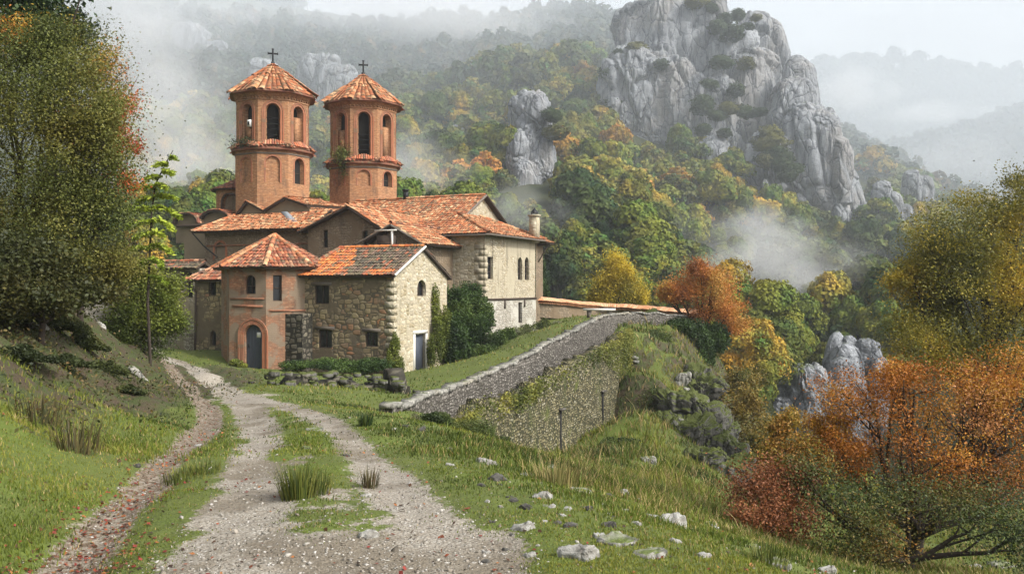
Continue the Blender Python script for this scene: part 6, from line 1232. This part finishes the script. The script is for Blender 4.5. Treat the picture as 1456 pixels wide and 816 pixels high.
# ------------------------------------------------------------------ grass, stones, leaf litter on the near ground
rsG = np.random.RandomState(77)
def sample_ground(n, y0, y1, rs, padd=120):
    """points spread evenly over the picture's ground between distances y0..y1"""
    u = rs.rand(n); y = 1/(1/y0+(1/y1-1/y0)*u)          # density falls with distance
    px = rs.uniform(-padd, 1456+padd, n); return (px-CX)/F*y, y
# houses keep the grass out
fp_house = [[L(uA, -.1, 0)[:2], L(.1, -.1, 0)[:2], L(.1, vG, 0)[:2], L(0.1, vG1, 0)[:2], L(-25, vG1, 0)[:2], L(-25, 5, 0)[:2], L(uA, 5, 0)[:2]]]
def blades(n, y0, y1, hgt, wpx, seed, straw=.15, name='grass', lbl='short green grass covering the near slopes', padd=100, filt=None, tall=None, pxr=None):
    rs = np.random.RandomState(seed); x, y = sample_ground(n, y0, y1, rs, padd)
    if pxr: x = (rs.uniform(pxr[0], pxr[1], n)-CX)/F*y
    m, gl, d1, w1, d2, w2, d3, w3 = masks(x, y)
    dn = fbm2(x, y, 1.6, 3, 17)
    edge = np.maximum(m, gl*.9); keep = rs.rand(n) < (1-.8*bareness(x, y))*(1-edge)**1.5*np.clip(.72+dn*.9, .08, 1)
    for po in fp_house: keep &= ~inpoly(x, y, po)
    if filt is not None: keep &= filt(x, y)
    x, y = x[keep], y[keep]; n = len(x); z = H(x, y)
    tl = np.clip(.5+fbm2(x, y, .55, 3, 19)*1.6, 0, 1); right = sstep(-1.5, 2, x-.02*y)*sstep(7, 14, y)
    h = hgt*(.45+.8*rs.rand(n))*(.6+.9*tl)*(1+.6*right); h = np.where(rs.rand(n) < .012, h*2.2, h); rd = np.minimum(np.minimum(d1[keep]-w1[keep], d2[keep]-w2[keep]), 2.); h = h*(.42+.58*sstep(.1, 1.3, rd+fbm2(x, y, 2., 2, 33)*.8))
    w = wpx/F*y*(.7+.6*rs.rand(n)); a = rs.rand(n)*math.pi; lean = rs.normal(size=(n, 2))*.42*h[:, None]; t = np.stack([np.cos(a), np.sin(a)], 1)*w[:, None]*.5
    b0 = np.stack([x-t[:, 0], y-t[:, 1], z-.02], 1); b1 = np.stack([x+t[:, 0], y+t[:, 1], z-.02], 1)
    c0 = np.stack([x+lean[:, 0]*.35-t[:, 0]*.7, y+lean[:, 1]*.35-t[:, 1]*.7, z+h*.55], 1); c1 = np.stack([x+lean[:, 0]*.35+t[:, 0]*.7, y+lean[:, 1]*.35+t[:, 1]*.7, z+h*.55], 1); tp = np.stack([x+lean[:, 0], y+lean[:, 1], z+h], 1)
    V = np.stack([b0, b1, c1, c0, tp], 1).reshape(-1, 3); i = np.arange(n)[:, None]*5; f4 = i+np.array([0, 1, 2, 3]); f3 = i+np.array([3, 2, 4])
    pal = np.array([(.035, .055, .010), (.066, .093, .013), (.108, .142, .018), (.16, .185, .025), (.23, .215, .04)]); q = np.clip(.45+fbm2(x, y, .35, 4, 23)*.9+rs.normal(size=n)*.16, 0, .999)*(len(pal)-1); k = q.astype(int); tt = (q-k)[:, None]; c = pal[k]*(1-tt)+pal[np.minimum(k+1, 4)]*tt
    dry = (rs.rand(n) < straw*(.4+1.2*right+.8*np.clip(fbm2(x, y, .7, 3, 29)*2, 0, 1)))[:, None]; c = np.where(dry, np.array([.28, .21, .09])*(.7+.6*rs.rand(n, 1)), c)
    mb = MB(); C = np.repeat(c, 5, 0); mb.add(V, f4, np.zeros((n, 4, 2)), C); o_n = mb.n; mb.F.append(f3); mb.U.append(np.zeros((n, 3, 2))); mb.M.append(np.zeros(n, int))
    return tag(mb.build(name, MAT['blade']), lbl, 'grass', kind='stuff')
blades(260000, 3.6, 16, .038, 1.5, 1, padd=60)
blades(150000, 12, 75, .075, 1.5, 2, straw=.2)
blades(70000, 11, 75, .10, 1.6, 3, straw=.16, name='bank_grass', lbl='rough olive and straw grass on the cliff bank and slope edge', filt=lambda x, y: (x > .045*y+.6) & (y > 13) & (fbm2(x, y, .5, 3, 91) > -.22) | (x < -7.5) & (y < 30) & (fbm2(x, y, .6, 3, 92) > .12))
rs = np.random.RandomState(41); x, y = sample_ground(120000, 10, 44, rs, 60); k = (rs.rand(len(x)) < bareness(x, y)*np.clip(.5+fbm2(x, y, .9, 3, 71)*1.6, 0, 1)); x, y = x[k], y[k]; b = MB()
leaves(b, np.stack([x, y, H(x, y)+rs.rand(len(x))**2*.35], 1), .075, [(.015, .022, .007), (.035, .045, .012), (.06, .07, .018), (.11, .085, .03), (.16, .10, .04)], tilt=.8, clump=1.2, rs=rs); tag(b.build('undergrowth', MAT['leaf']), 'scrubby weeds and brambles matting the brown left bank', 'undergrowth', kind='stuff')
blades(80000, 17, 63, .17, 1.4, 4, straw=.14, name='bank_grass', lbl='long rough grass hanging on the steep bank beside the retaining wall', pxr=(700, 1120), filt=lambda x, y: (fbm2(x, y, .6, 3, 95) > -.3) & (x > .06*y-1.2+.03*(50-y)*(y > 30)) & ~inpoly(x, y, up_poly))
# coarse tussocks
def tussock(px, py, n, h, lab, pal, spread=.18):
    q = hit(px, py)
    if q is None: return
    rs = np.random.RandomState(int(px+py)); b = MB()
    for k in range(n):
        a = rs.rand()*6.28; r = spread*rs.rand()**.5; s = q+np.array([math.cos(a)*r, math.sin(a)*r, -.03]); e = s+np.array([math.cos(a)*h*.5*rs.rand(), math.sin(a)*h*.5*rs.rand(), h*(.5+.6*rs.rand())]); m_ = (s+e)/2+np.array([0, 0, h*.12]); w = np.array([math.sin(a), -math.cos(a), 0])*.0035*q[1]/6
        b.add([s-w, s+w, m_+w*.8, m_-w*.8], [[0, 1, 2, 3]], np.zeros((1, 4, 2)), pal[k % len(pal)]); b.add([m_-w*.8, m_+w*.8, e], [[0, 1, 2]], np.zeros((1, 3, 2)), pal[k % len(pal)])
    tag(b.build('grass_tussock', MAT['blade'], origin=q), lab, 'plant')
PT = [(.07, .09, .02), (.12, .14, .025), (.17, .17, .04), (.05, .07, .015)]; PD_ = [(.08, .06, .03), (.05, .05, .02), (.12, .10, .04)]
tussock(425, 706, 260, .38, 'upright green grass tussock on the middle strip of the track', PT)
tussock(448, 700, 160, .26, 'smaller tussock just right of the tall one on the track', PT)
tussock(525, 692, 60, .26, 'dark weed beside the right hand rut', PD_, .1)
tussock(262, 680, 120, .17, 'tussock at the edge of the leaf filled gully', PT, .3)
tussock(285, 672, 120, .20, 'tall tussock between gully and track', PT, .28)
tussock(521, 605, 90, .28, 'small dark green clump on the grass below the ruined parapet', DKGREEN+PT[:1], .12)
tussock(108, 640, 120, .5, 'dry brown weed stalks on the left bank', PD_, .35)
tussock(60, 600, 110, .5, 'tall seed headed weeds high on the left bank', PD_, .4)
tussock(790, 690, 160, .34, 'straw coloured grass clump below the retaining wall', [(.25, .2, .08), (.16, .15, .05)], .4)
tussock(1090, 800, 160, .2, 'bright green tuft at the lower right by the grey boulder', PT, .2)

# stones one can count: (px, py, width px, kind, tilt)
ST = [(708, 682, 26, 'k'), (684, 690, 12, 'k'), (745, 675, 14, 'w'), (772, 706, 26, 'w'), (730, 712, 14, 'k'), (748, 722, 22, 'k'), (826, 697, 30, 'g'), (865, 705, 14, 'k'), (885, 700, 16, 'w'), (835, 724, 22, 'k'), (914, 708, 9, 'w'), (868, 731, 14, 'w'), (888, 726, 12, 'w'), (928, 736, 22, 'w'), (866, 747, 22, 'k'), (812, 748, 22, 'k'), (741, 752, 36, 'w'), (852, 763, 20, 'w'), (878, 768, 56, 'g'), (820, 789, 60, 'w'), (755, 790, 18, 'w'), (925, 787, 60, 'g'), (955, 742, 44, 'w'), (1005, 745, 30, 'g'), (775, 664, 26, 'g'), (637, 640, 14, 'w'), (560, 612, 14, 'w'), (523, 762, 30, 'w'), (520, 705, 16, 'w'), (448, 611, 26, 'g'), (438, 636, 18, 'g'), (492, 648, 10, 'k'), (1062, 776, 34, 'g'), (1104, 800, 54, 'G'), (1175, 812, 28, 'w'), (1385, 806, 20, 'w'), (1425, 804, 36, 'g'), (690, 658, 30, 'w'), (640, 662, 14, 'w'), (700, 742, 10, 'k'), (792, 744, 16, 'k'), (575, 606, 14, 'k'), (600, 612, 16, 'k'), (303, 612, 16, 'g'), (283, 634, 12, 'w'), (192, 662, 12, 'k'), (1000, 790, 20, 'w'), (960, 770, 18, 'w'), (905, 745, 16, 'w'), (785, 720, 12, 'w'), (903, 508, 9, 'w'), (905, 514, 10, 'w'), (896, 482, 9, 'k')]
_r = np.random.RandomState(123)
for _ in range(80):
    a_, b_ = _r.uniform(690, 1060), _r.uniform(668, 800)
    if b_ < 668+(a_-690)*.22+8: continue
    ST.append((a_, b_, 5+9*_r.rand()**2, 'wkgw'[_r.randint(4)]))
NM = {'k': ('dark_stone', 'black_boulder', 'dark mossy'), 'w': ('pale_stone', 'white_boulder', 'pale weathered'), 'g': ('grey_stone', 'near_rock', 'flat grey'), 'G': ('grey_boulder', 'near_rock', 'large angular grey')}
def near_what(px, py):
    if px > 1030: return 'at the lip of the slope near the red tree'
    if py < 530: return 'on the steep bank under the parapet end'
    if px < 330: return 'beside the leaf filled gully'
    if px < 560 and py > 690: return 'on the gravel track'
    if px < 620: return 'beside the upper part of the track'
    if py < 700: return 'in the grass below the retaining wall'
    if px < 800: return 'in the grass beside the wide gravel'
    return 'in the rocky grass at the slope edge'
cnt = {}
for k, (px, py, wd, kd) in enumerate(ST):
    q = hit(px, py)
    if q is None: continue
    rs = np.random.RandomState(k); r = wd/2/F*q[1]; b = MB(); rock_lobe(b, [0, 0, 0], (r, r*(.6+.4*rs.rand()), r*(.34 if kd in 'gG' else .45+.2*rs.rand())), 40+k, 14, boxy=.42, amp=1.5, yaw=rs.normal()*.8, pits=.5)
    n_, mt, ds = NM[kd]; o = b.build(n_, MAT[mt], smooth=False); o.location = q-[0, 0, r*.12]; o.rotation_euler = (rs.normal()*.12, rs.normal()*.18, 0)
    cnt.setdefault((ds, near_what(px, py)), []).append((wd, o))
for (ds, wh), lst in cnt.items():
    lst.sort(key=lambda t: -t[0])
    for i, (wd, o) in enumerate(lst):
        if len(lst) == 1: tag(o, '%s stone %s' % (ds, wh), 'stone')
        elif i == 0: tag(o, 'largest %s stone %s' % (ds, wh), 'stone')
        else: tag(o, 'smaller %s stone %s' % (ds, wh), 'stone', 'smaller %s stones %s' % (ds, wh))
# loose stones and grit, leaf litter
EMBED = 1
v8 = np.array([[1, 0, 0], [-1, 0, 0], [0, 1, 0], [0, -1, 0], [0, 0, .7], [0, 0, -.7]], float)*.5; f8 = [[0, 2, 4], [2, 1, 4], [1, 3, 4], [3, 0, 4], [2, 0, 5], [1, 2, 5], [3, 1, 5], [0, 3, 5]]
x, y = sample_ground(52000, 3.8, 50, rsG, 20); m, gl, *_ = masks(x, y); k = rsG.rand(len(x)) < (m*.9+gl*.9+.03*(x > -2)); x, y = x[k], y[k]; n = len(x); s = (.005+.020*rsG.rand(n)**4+.0006*y)*(1+.5*(rsG.rand(n) < .03)*2)
pc = np.array([(.28, .25, .21), (.36, .34, .30), (.19, .165, .13), (.10, .085, .065), (.42, .40, .37)]); R_ = randrot(n, .5, rsG); c = pc[rsG.randint(0, 5, n)]*(.8+.4*rsG.rand(n, 1)); b = MB(); sc3 = np.stack([s*(1+.6*rsG.rand(n)), s, s*(.4+.4*rsG.rand(n))], 1)*1.3
scatter(b, v8, f8, np.stack([x, y, H(x, y)+s*.1], 1), R_, sc3, c); tag(b.build('gravel', MAT['pebble']), 'loose grit and gravel scattered over the track', 'gravel', kind='stuff')
x, y = sample_ground(34000, 3.8, 40, rsG, 20); m, gl, d1, w1, d2, w2, d3, w3 = masks(x, y); k = rsG.rand(len(x)) < np.clip(gl*.95+np.exp(-((d3-w3)/.35)**2)*.35*(d3 > w3)+.025+.03*m, 0, 1); x, y = x[k], y[k]; n = len(x)
lc = np.array([(.25, .06, .025), (.16, .05, .025), (.08, .04, .02), (.30, .12, .04), (.05, .03, .02), (.22, .04, .03)])[rsG.randint(0, 6, n)]*(.7+.6*rsG.rand(n, 1)); b = MB(); scatter(b, LV*[1.4, 1, 1], LF, np.stack([x, y, H(x, y)+.012], 1), randrot(n, .35, rsG), .02+.025*rsG.rand(n)+.0008*y, lc); tag(b.build('fallen_leaves', MAT['leaf']), 'red and brown fallen leaves in the gully and on the track', 'leaves', kind='stuff')

# rock showing through the cliff bank, boulders of the left bank
def embedded(name, px, py, w, h, mat, lab, Y=None, n=30, yaw=0, lean=0, cat='rock', dep=.8):
    q = hit(px, py) if Y is None else P(px, py, Y); rx = w/2/F*q[1]; rz = h/2/F*q[1]; b = MB(); rock_lobe(b, [0, 0, 0], (rx, rx*dep, rz), int(px+py) % 61, n, lean=lean, boxy=.6); o = b.build(name, MAT[mat], smooth=True); o.location = q; o.rotation_euler = (0, 0, yaw); tag(o, lab, cat)
def cluster(pts, lab, lab2):
    q0 = hit(*pts[0][:2])
    for k, (a, b_, w_, h_) in enumerate(pts):
        q = hit(a, b_)
        if q is None or abs(q[1]-q0[1]) > 14: continue
        b = MB(); rock_lobe(b, q, (1.3*w_/F*q[1], w_/F*q[1]*1.3, 1.15*h_/F*q[1]), 13+k*5, 44, boxy=.5, amp=1.5, lean=-.25, yaw=k*.9)
        o = b.build('bank_crag', MAT['mossy_crag'], origin=q); tag(o, lab if k == 0 else lab2, 'rock', None if k == 0 else lab2+'s')
cluster([(968, 585, 26, 24), (990, 600, 26, 36), (1002, 568, 22, 28), (978, 620, 24, 24), (1008, 610, 20, 30), (950, 600, 16, 14), (992, 545, 18, 20)], 'dark mossy crag jutting from the steep bank', 'mossy rock clustered round the jutting bank crag')
cluster([(1018, 640, 24, 30), (1035, 655, 22, 34), (1005, 660, 20, 20), (1045, 675, 18, 24), (1028, 620, 16, 20), (990, 650, 14, 12)], 'dark fissured crag low on the cliff edge', 'smaller mossy rock around the low cliff edge crag')
embedded('bank_crag', 1040, 680, 60, 50, 'mossy_crag', 'lowest dark rock of the cliff bank above the russet bush', None, 40, 0, -.2)
embedded('bank_rock', 968, 545, 22, 34, 'near_rock', 'grey rock rib high on the bank below the dark ivy', None, 30, 0, .3)
embedded('bank_rock', 988, 572, 16, 44, 'near_rock', 'slanting pale rock rib across the bank crag', None, 30, 0, -.6)
embedded('bank_rock', 1028, 655, 14, 50, 'near_rock', 'pale slanting slab at the cliff edge', None, 30, 0, -.5)
embedded('bank_rock', 975, 612, 14, 36, 'near_rock', 'narrow grey slab in the hollow of the bank', None, 30, 0, -.4)
embedded('bank_rock', 922, 656, 24, 16, 'near_rock', 'small grey rock at the foot of the bank', None, 24)
embedded('slanting_slab', 200, 537, 14, 34, 'near_rock', 'pale slanting slab of rock where the left bank meets the track', None, 34, .3, -.75)
embedded('bank_stone', 55, 465, 24, 14, 'white_boulder', 'pale stone poking from the dark left bank', None, 24, 0, -.4)
embedded('bank_stone', 132, 470, 34, 30, 'near_rock', 'crumbling white rock face below the ruined wall', 29, 36, 0, -.3)
# ruined low wall at the bend of the track
pts = [P(405, 556, 29), P(440, 553, 30), P(480, 549, 31), P(520, 545, 31), P(552, 540, 31), P(572, 538, 30)]
pts = [np.array([q[0], q[1], float(H(q[0], q[1])[0])+h]) for q, h in zip(pts, (.08, .3, .45, .35, .75, .5))]
b, *_x = masonry_strip('x', pts, 1.2, .6, None, '', '', topn=.55, seed=31, sub=.22); o = thing('ruined_low_wall', pts[2], 'collapsed low dry stone wall in the grass before the gabled house', 'wall'); b.build('wall', MAT['dark_rubble'], o)
b = MB(); rs = np.random.RandomState(9)
for k in range(150):
    t = rs.rand()*5; i = int(min(t, 4.99)); q = pts[i]+(pts[i+1]-pts[i])*(t-i)+[rs.normal()*.35, rs.normal()*.45, 0]; q[2] = float(H(q[0], q[1])[0])+.04+.5*rs.rand()*(rs.rand() < .5); rock_lobe(b, q, np.array([.16, .13, .09])*(.5+rs.rand()), 60+k, 5, boxy=.5, amp=.7, yaw=rs.rand()*3)
b.build('loose_stones', MAT['mossy_crag'], o, smooth=True)
# ------------------------------------------------------------------ camera, light, air
cam = bpy.data.cameras.new('camera'); co = bpy.data.objects.new('camera', cam); col.objects.link(co); co.rotation_euler = (math.pi/2, 0, 0)
cam.sensor_width = 36; cam.lens = 36*F/1456; cam.clip_end = 8000; cam.clip_start = .05
sc = bpy.context.scene; sc.camera = co
w = bpy.data.worlds.new('World'); sc.world = w; w.use_nodes = True; nt = w.node_tree; nt.nodes.clear(); g = G(nt)
SEL, SAZ = math.radians(42), math.atan2(.86, -.5)      # azimuth measured from +Y towards +X
sky = g.n('ShaderNodeTexSky', sky_type='NISHITA', sun_disc=False); sky.sun_elevation = SEL; sky.sun_rotation = SAZ; sky.air_density = 1; sky.dust_density = 6; sky.ozone_density = 1
# thin bright overcast: most of the blue is veiled
hs = g.n('ShaderNodeHueSaturation'); hs.inputs['Saturation'].default_value = .22; g.l(sky.outputs[0], hs.inputs['Color'])
tc = g.coord('Generated'); cl = g.noise(g.scale(tc, 1, 1, 2.5), 2.2, 6, .6, .4); cm = g.map(cl.outputs[0], .35, .7, 1.2, 1.75)
sk = g.mix(1., hs.outputs[0], cm, 'MULTIPLY')
bg = g.n('ShaderNodeBackground'); g.l(sk, bg.inputs[0]); bg.inputs[1].default_value = .15
wo = g.n('ShaderNodeOutputWorld'); g.l(bg.outputs[0], wo.inputs[0])
sl_ = bpy.data.lights.new('sun', 'SUN'); sl_.energy = 3.3; sl_.angle = math.radians(6); sl_.color = (1, .95, .87); so = bpy.data.objects.new('sun', sl_); col.objects.link(so)
from mathutils import Vector
sd = Vector((math.sin(SAZ)*math.cos(SEL), math.cos(SAZ)*math.cos(SEL), math.sin(SEL))); so.rotation_euler = sd.to_track_quat('Z', 'Y').to_euler()
HAZE = True
if HAZE:
    m, nt = newmat('haze'); g = G(nt); pv = g.n('ShaderNodeVolumePrincipled'); pv.inputs['Density'].default_value = .00035; pv.inputs['Color'].default_value = (.88, .94, 1, 1); pv.inputs['Anisotropy'].default_value = .2
    o_ = g.n('ShaderNodeOutputMaterial'); g.l(pv.outputs[0], o_.inputs['Volume'])
    b = MB(); box(b, np.array([0, 560, 95.]), 900, 620, 165); tag(b.build('haze', m), kind='stuff', label='pale blue grey air filling the gorge', cat='haze')
# drifting banks of mist
def mist(px, py, Y, rx, ry, rz, dens, lab, seed=0, top=False):
    c = P(px, py, Y); m, nt = newmat('mist'); g = G(nt); o = g.coord('Object'); n = g.noise(g.addv(o, g.noise(o, 1.4, 2).outputs['Color'], .9), 1.9, 5, .62)
    ln = g.n('ShaderNodeVectorMath', operation='LENGTH'); g.l(o, ln.inputs[0]); fo = g.map(ln.outputs['Value'], 1., .0); d_ = g.math('MULTIPLY', g.map(g.math('ADD', n.outputs[0], g.math('MULTIPLY', fo, .40)), .58, .95), g.math('MULTIPLY', fo, dens))
    pv = g.n('ShaderNodeVolumePrincipled'); g.l(d_, pv.inputs['Density']); pv.inputs['Color'].default_value = (.97, .98, 1, 1); oo = g.n('ShaderNodeOutputMaterial'); g.l(pv.outputs[0], oo.inputs['Volume'])
    V, Fc = cubesphere(8); b = MB(); b.add(V*1.04, Fc, np.zeros((len(Fc), 4, 2))); ob = b.build('mist', m); ob.location = c; ob.scale = (rx, ry, rz); ob.rotation_euler = (0, 0, seed); tag(ob, lab, 'mist', kind='stuff')
mist(1110, 372, 150, 25, 17, 13, .065, 'bank of white mist rising from the valley clearing')
mist(1190, 410, 165, 24, 14, 8, .05, 'thin mist trailing over the vineyard clearing', .3)
mist(1085, 320, 190, 17, 14, 10, .06, 'thin mist climbing below the pinnacle', .3)
mist(250, 190, 190, 34, 30, 30, .045, 'pale mist drifting behind the left tower', .2)
mist(210, 90, 230, 40, 30, 26, .03, 'pale mist high behind the olive tree', .5)
mist(590, 240, 170, 20, 16, 15, .05, 'mist wisps behind the right tower', .1)
mist(740, 300, 130, 14, 9, 9, .045, 'wisp of mist behind the chimney', .5)
def veil(Y, rx, ry, rz, dens, lab, cx=0, cz=30):
    m, nt = newmat('veil'); g = G(nt); pv = g.n('ShaderNodeVolumePrincipled'); pv.inputs['Density'].default_value = dens; pv.inputs['Color'].default_value = (.86, .93, 1, 1); oo = g.n('ShaderNodeOutputMaterial'); g.l(pv.outputs[0], oo.inputs['Volume'])
    V, Fc = cubesphere(16); b = MB(); b.add(V, Fc, np.zeros((len(Fc), 4, 2))); ob = b.build('mist', m); ob.location = (cx, Y, cz); ob.scale = (rx, ry, rz); tag(ob, lab, 'mist', kind='stuff')
veil(560, 800, 400, 190, .0010, 'broad blue grey mist filling the gorge beyond the wooded slope')
veil(640, 780, 400, 180, .0011, 'denser mist over the distant mountains')
mist(1000, 350, 185, 60, 20, 16, .014, 'thin veil of mist along the wooded slope', .2)
mist(300, 260, 170, 50, 24, 14, .03, 'low mist lying behind the church roofs', .1)
mist(350, 60, 500, 140, 70, 60, .012, 'grey cloud wrapping the mountain behind the towers', 0)
mist(700, 40, 420, 90, 50, 22, .02, 'ragged cloud at the shoulder of the mountain', .2)
mist(1380, 230, 480, 90, 50, 30, .012, 'pale vapour filling the right hand valley', .1)
mist(1215, 130, 520, 44, 40, 30, .045, 'white cloud boiling behind the pinnacle', .2)
mist(1330, 160, 560, 60, 40, 14, .03, 'thin cloud lying along the far ridge', 0)
mist(600, 10, 400, 110, 60, 24, .03, 'low cloud hiding the top of the mountain', .1)
mist(200, 20, 360, 80, 50, 34, .03, 'low cloud over the left mountain', .3)
sc.view_settings.view_transform = 'Standard'; sc.view_settings.look = 'None'; sc.view_settings.exposure = 0.28; sc.view_settings.gamma = 1
sc.cycles.use_denoising = True
try: sc.cycles.denoiser = 'OPENIMAGEDENOISE'
except Exception: pass
sc.cycles.use_adaptive_sampling = True; sc.cycles.adaptive_threshold = .02
sc.cycles.max_bounces = 5; sc.cycles.diffuse_bounces = 2; sc.cycles.glossy_bounces = 1; sc.cycles.transmission_bounces = 2; sc.cycles.transparent_max_bounces = 6; sc.cycles.volume_bounces = 1
sc.cycles.caustics_reflective = False; sc.cycles.caustics_refractive = False
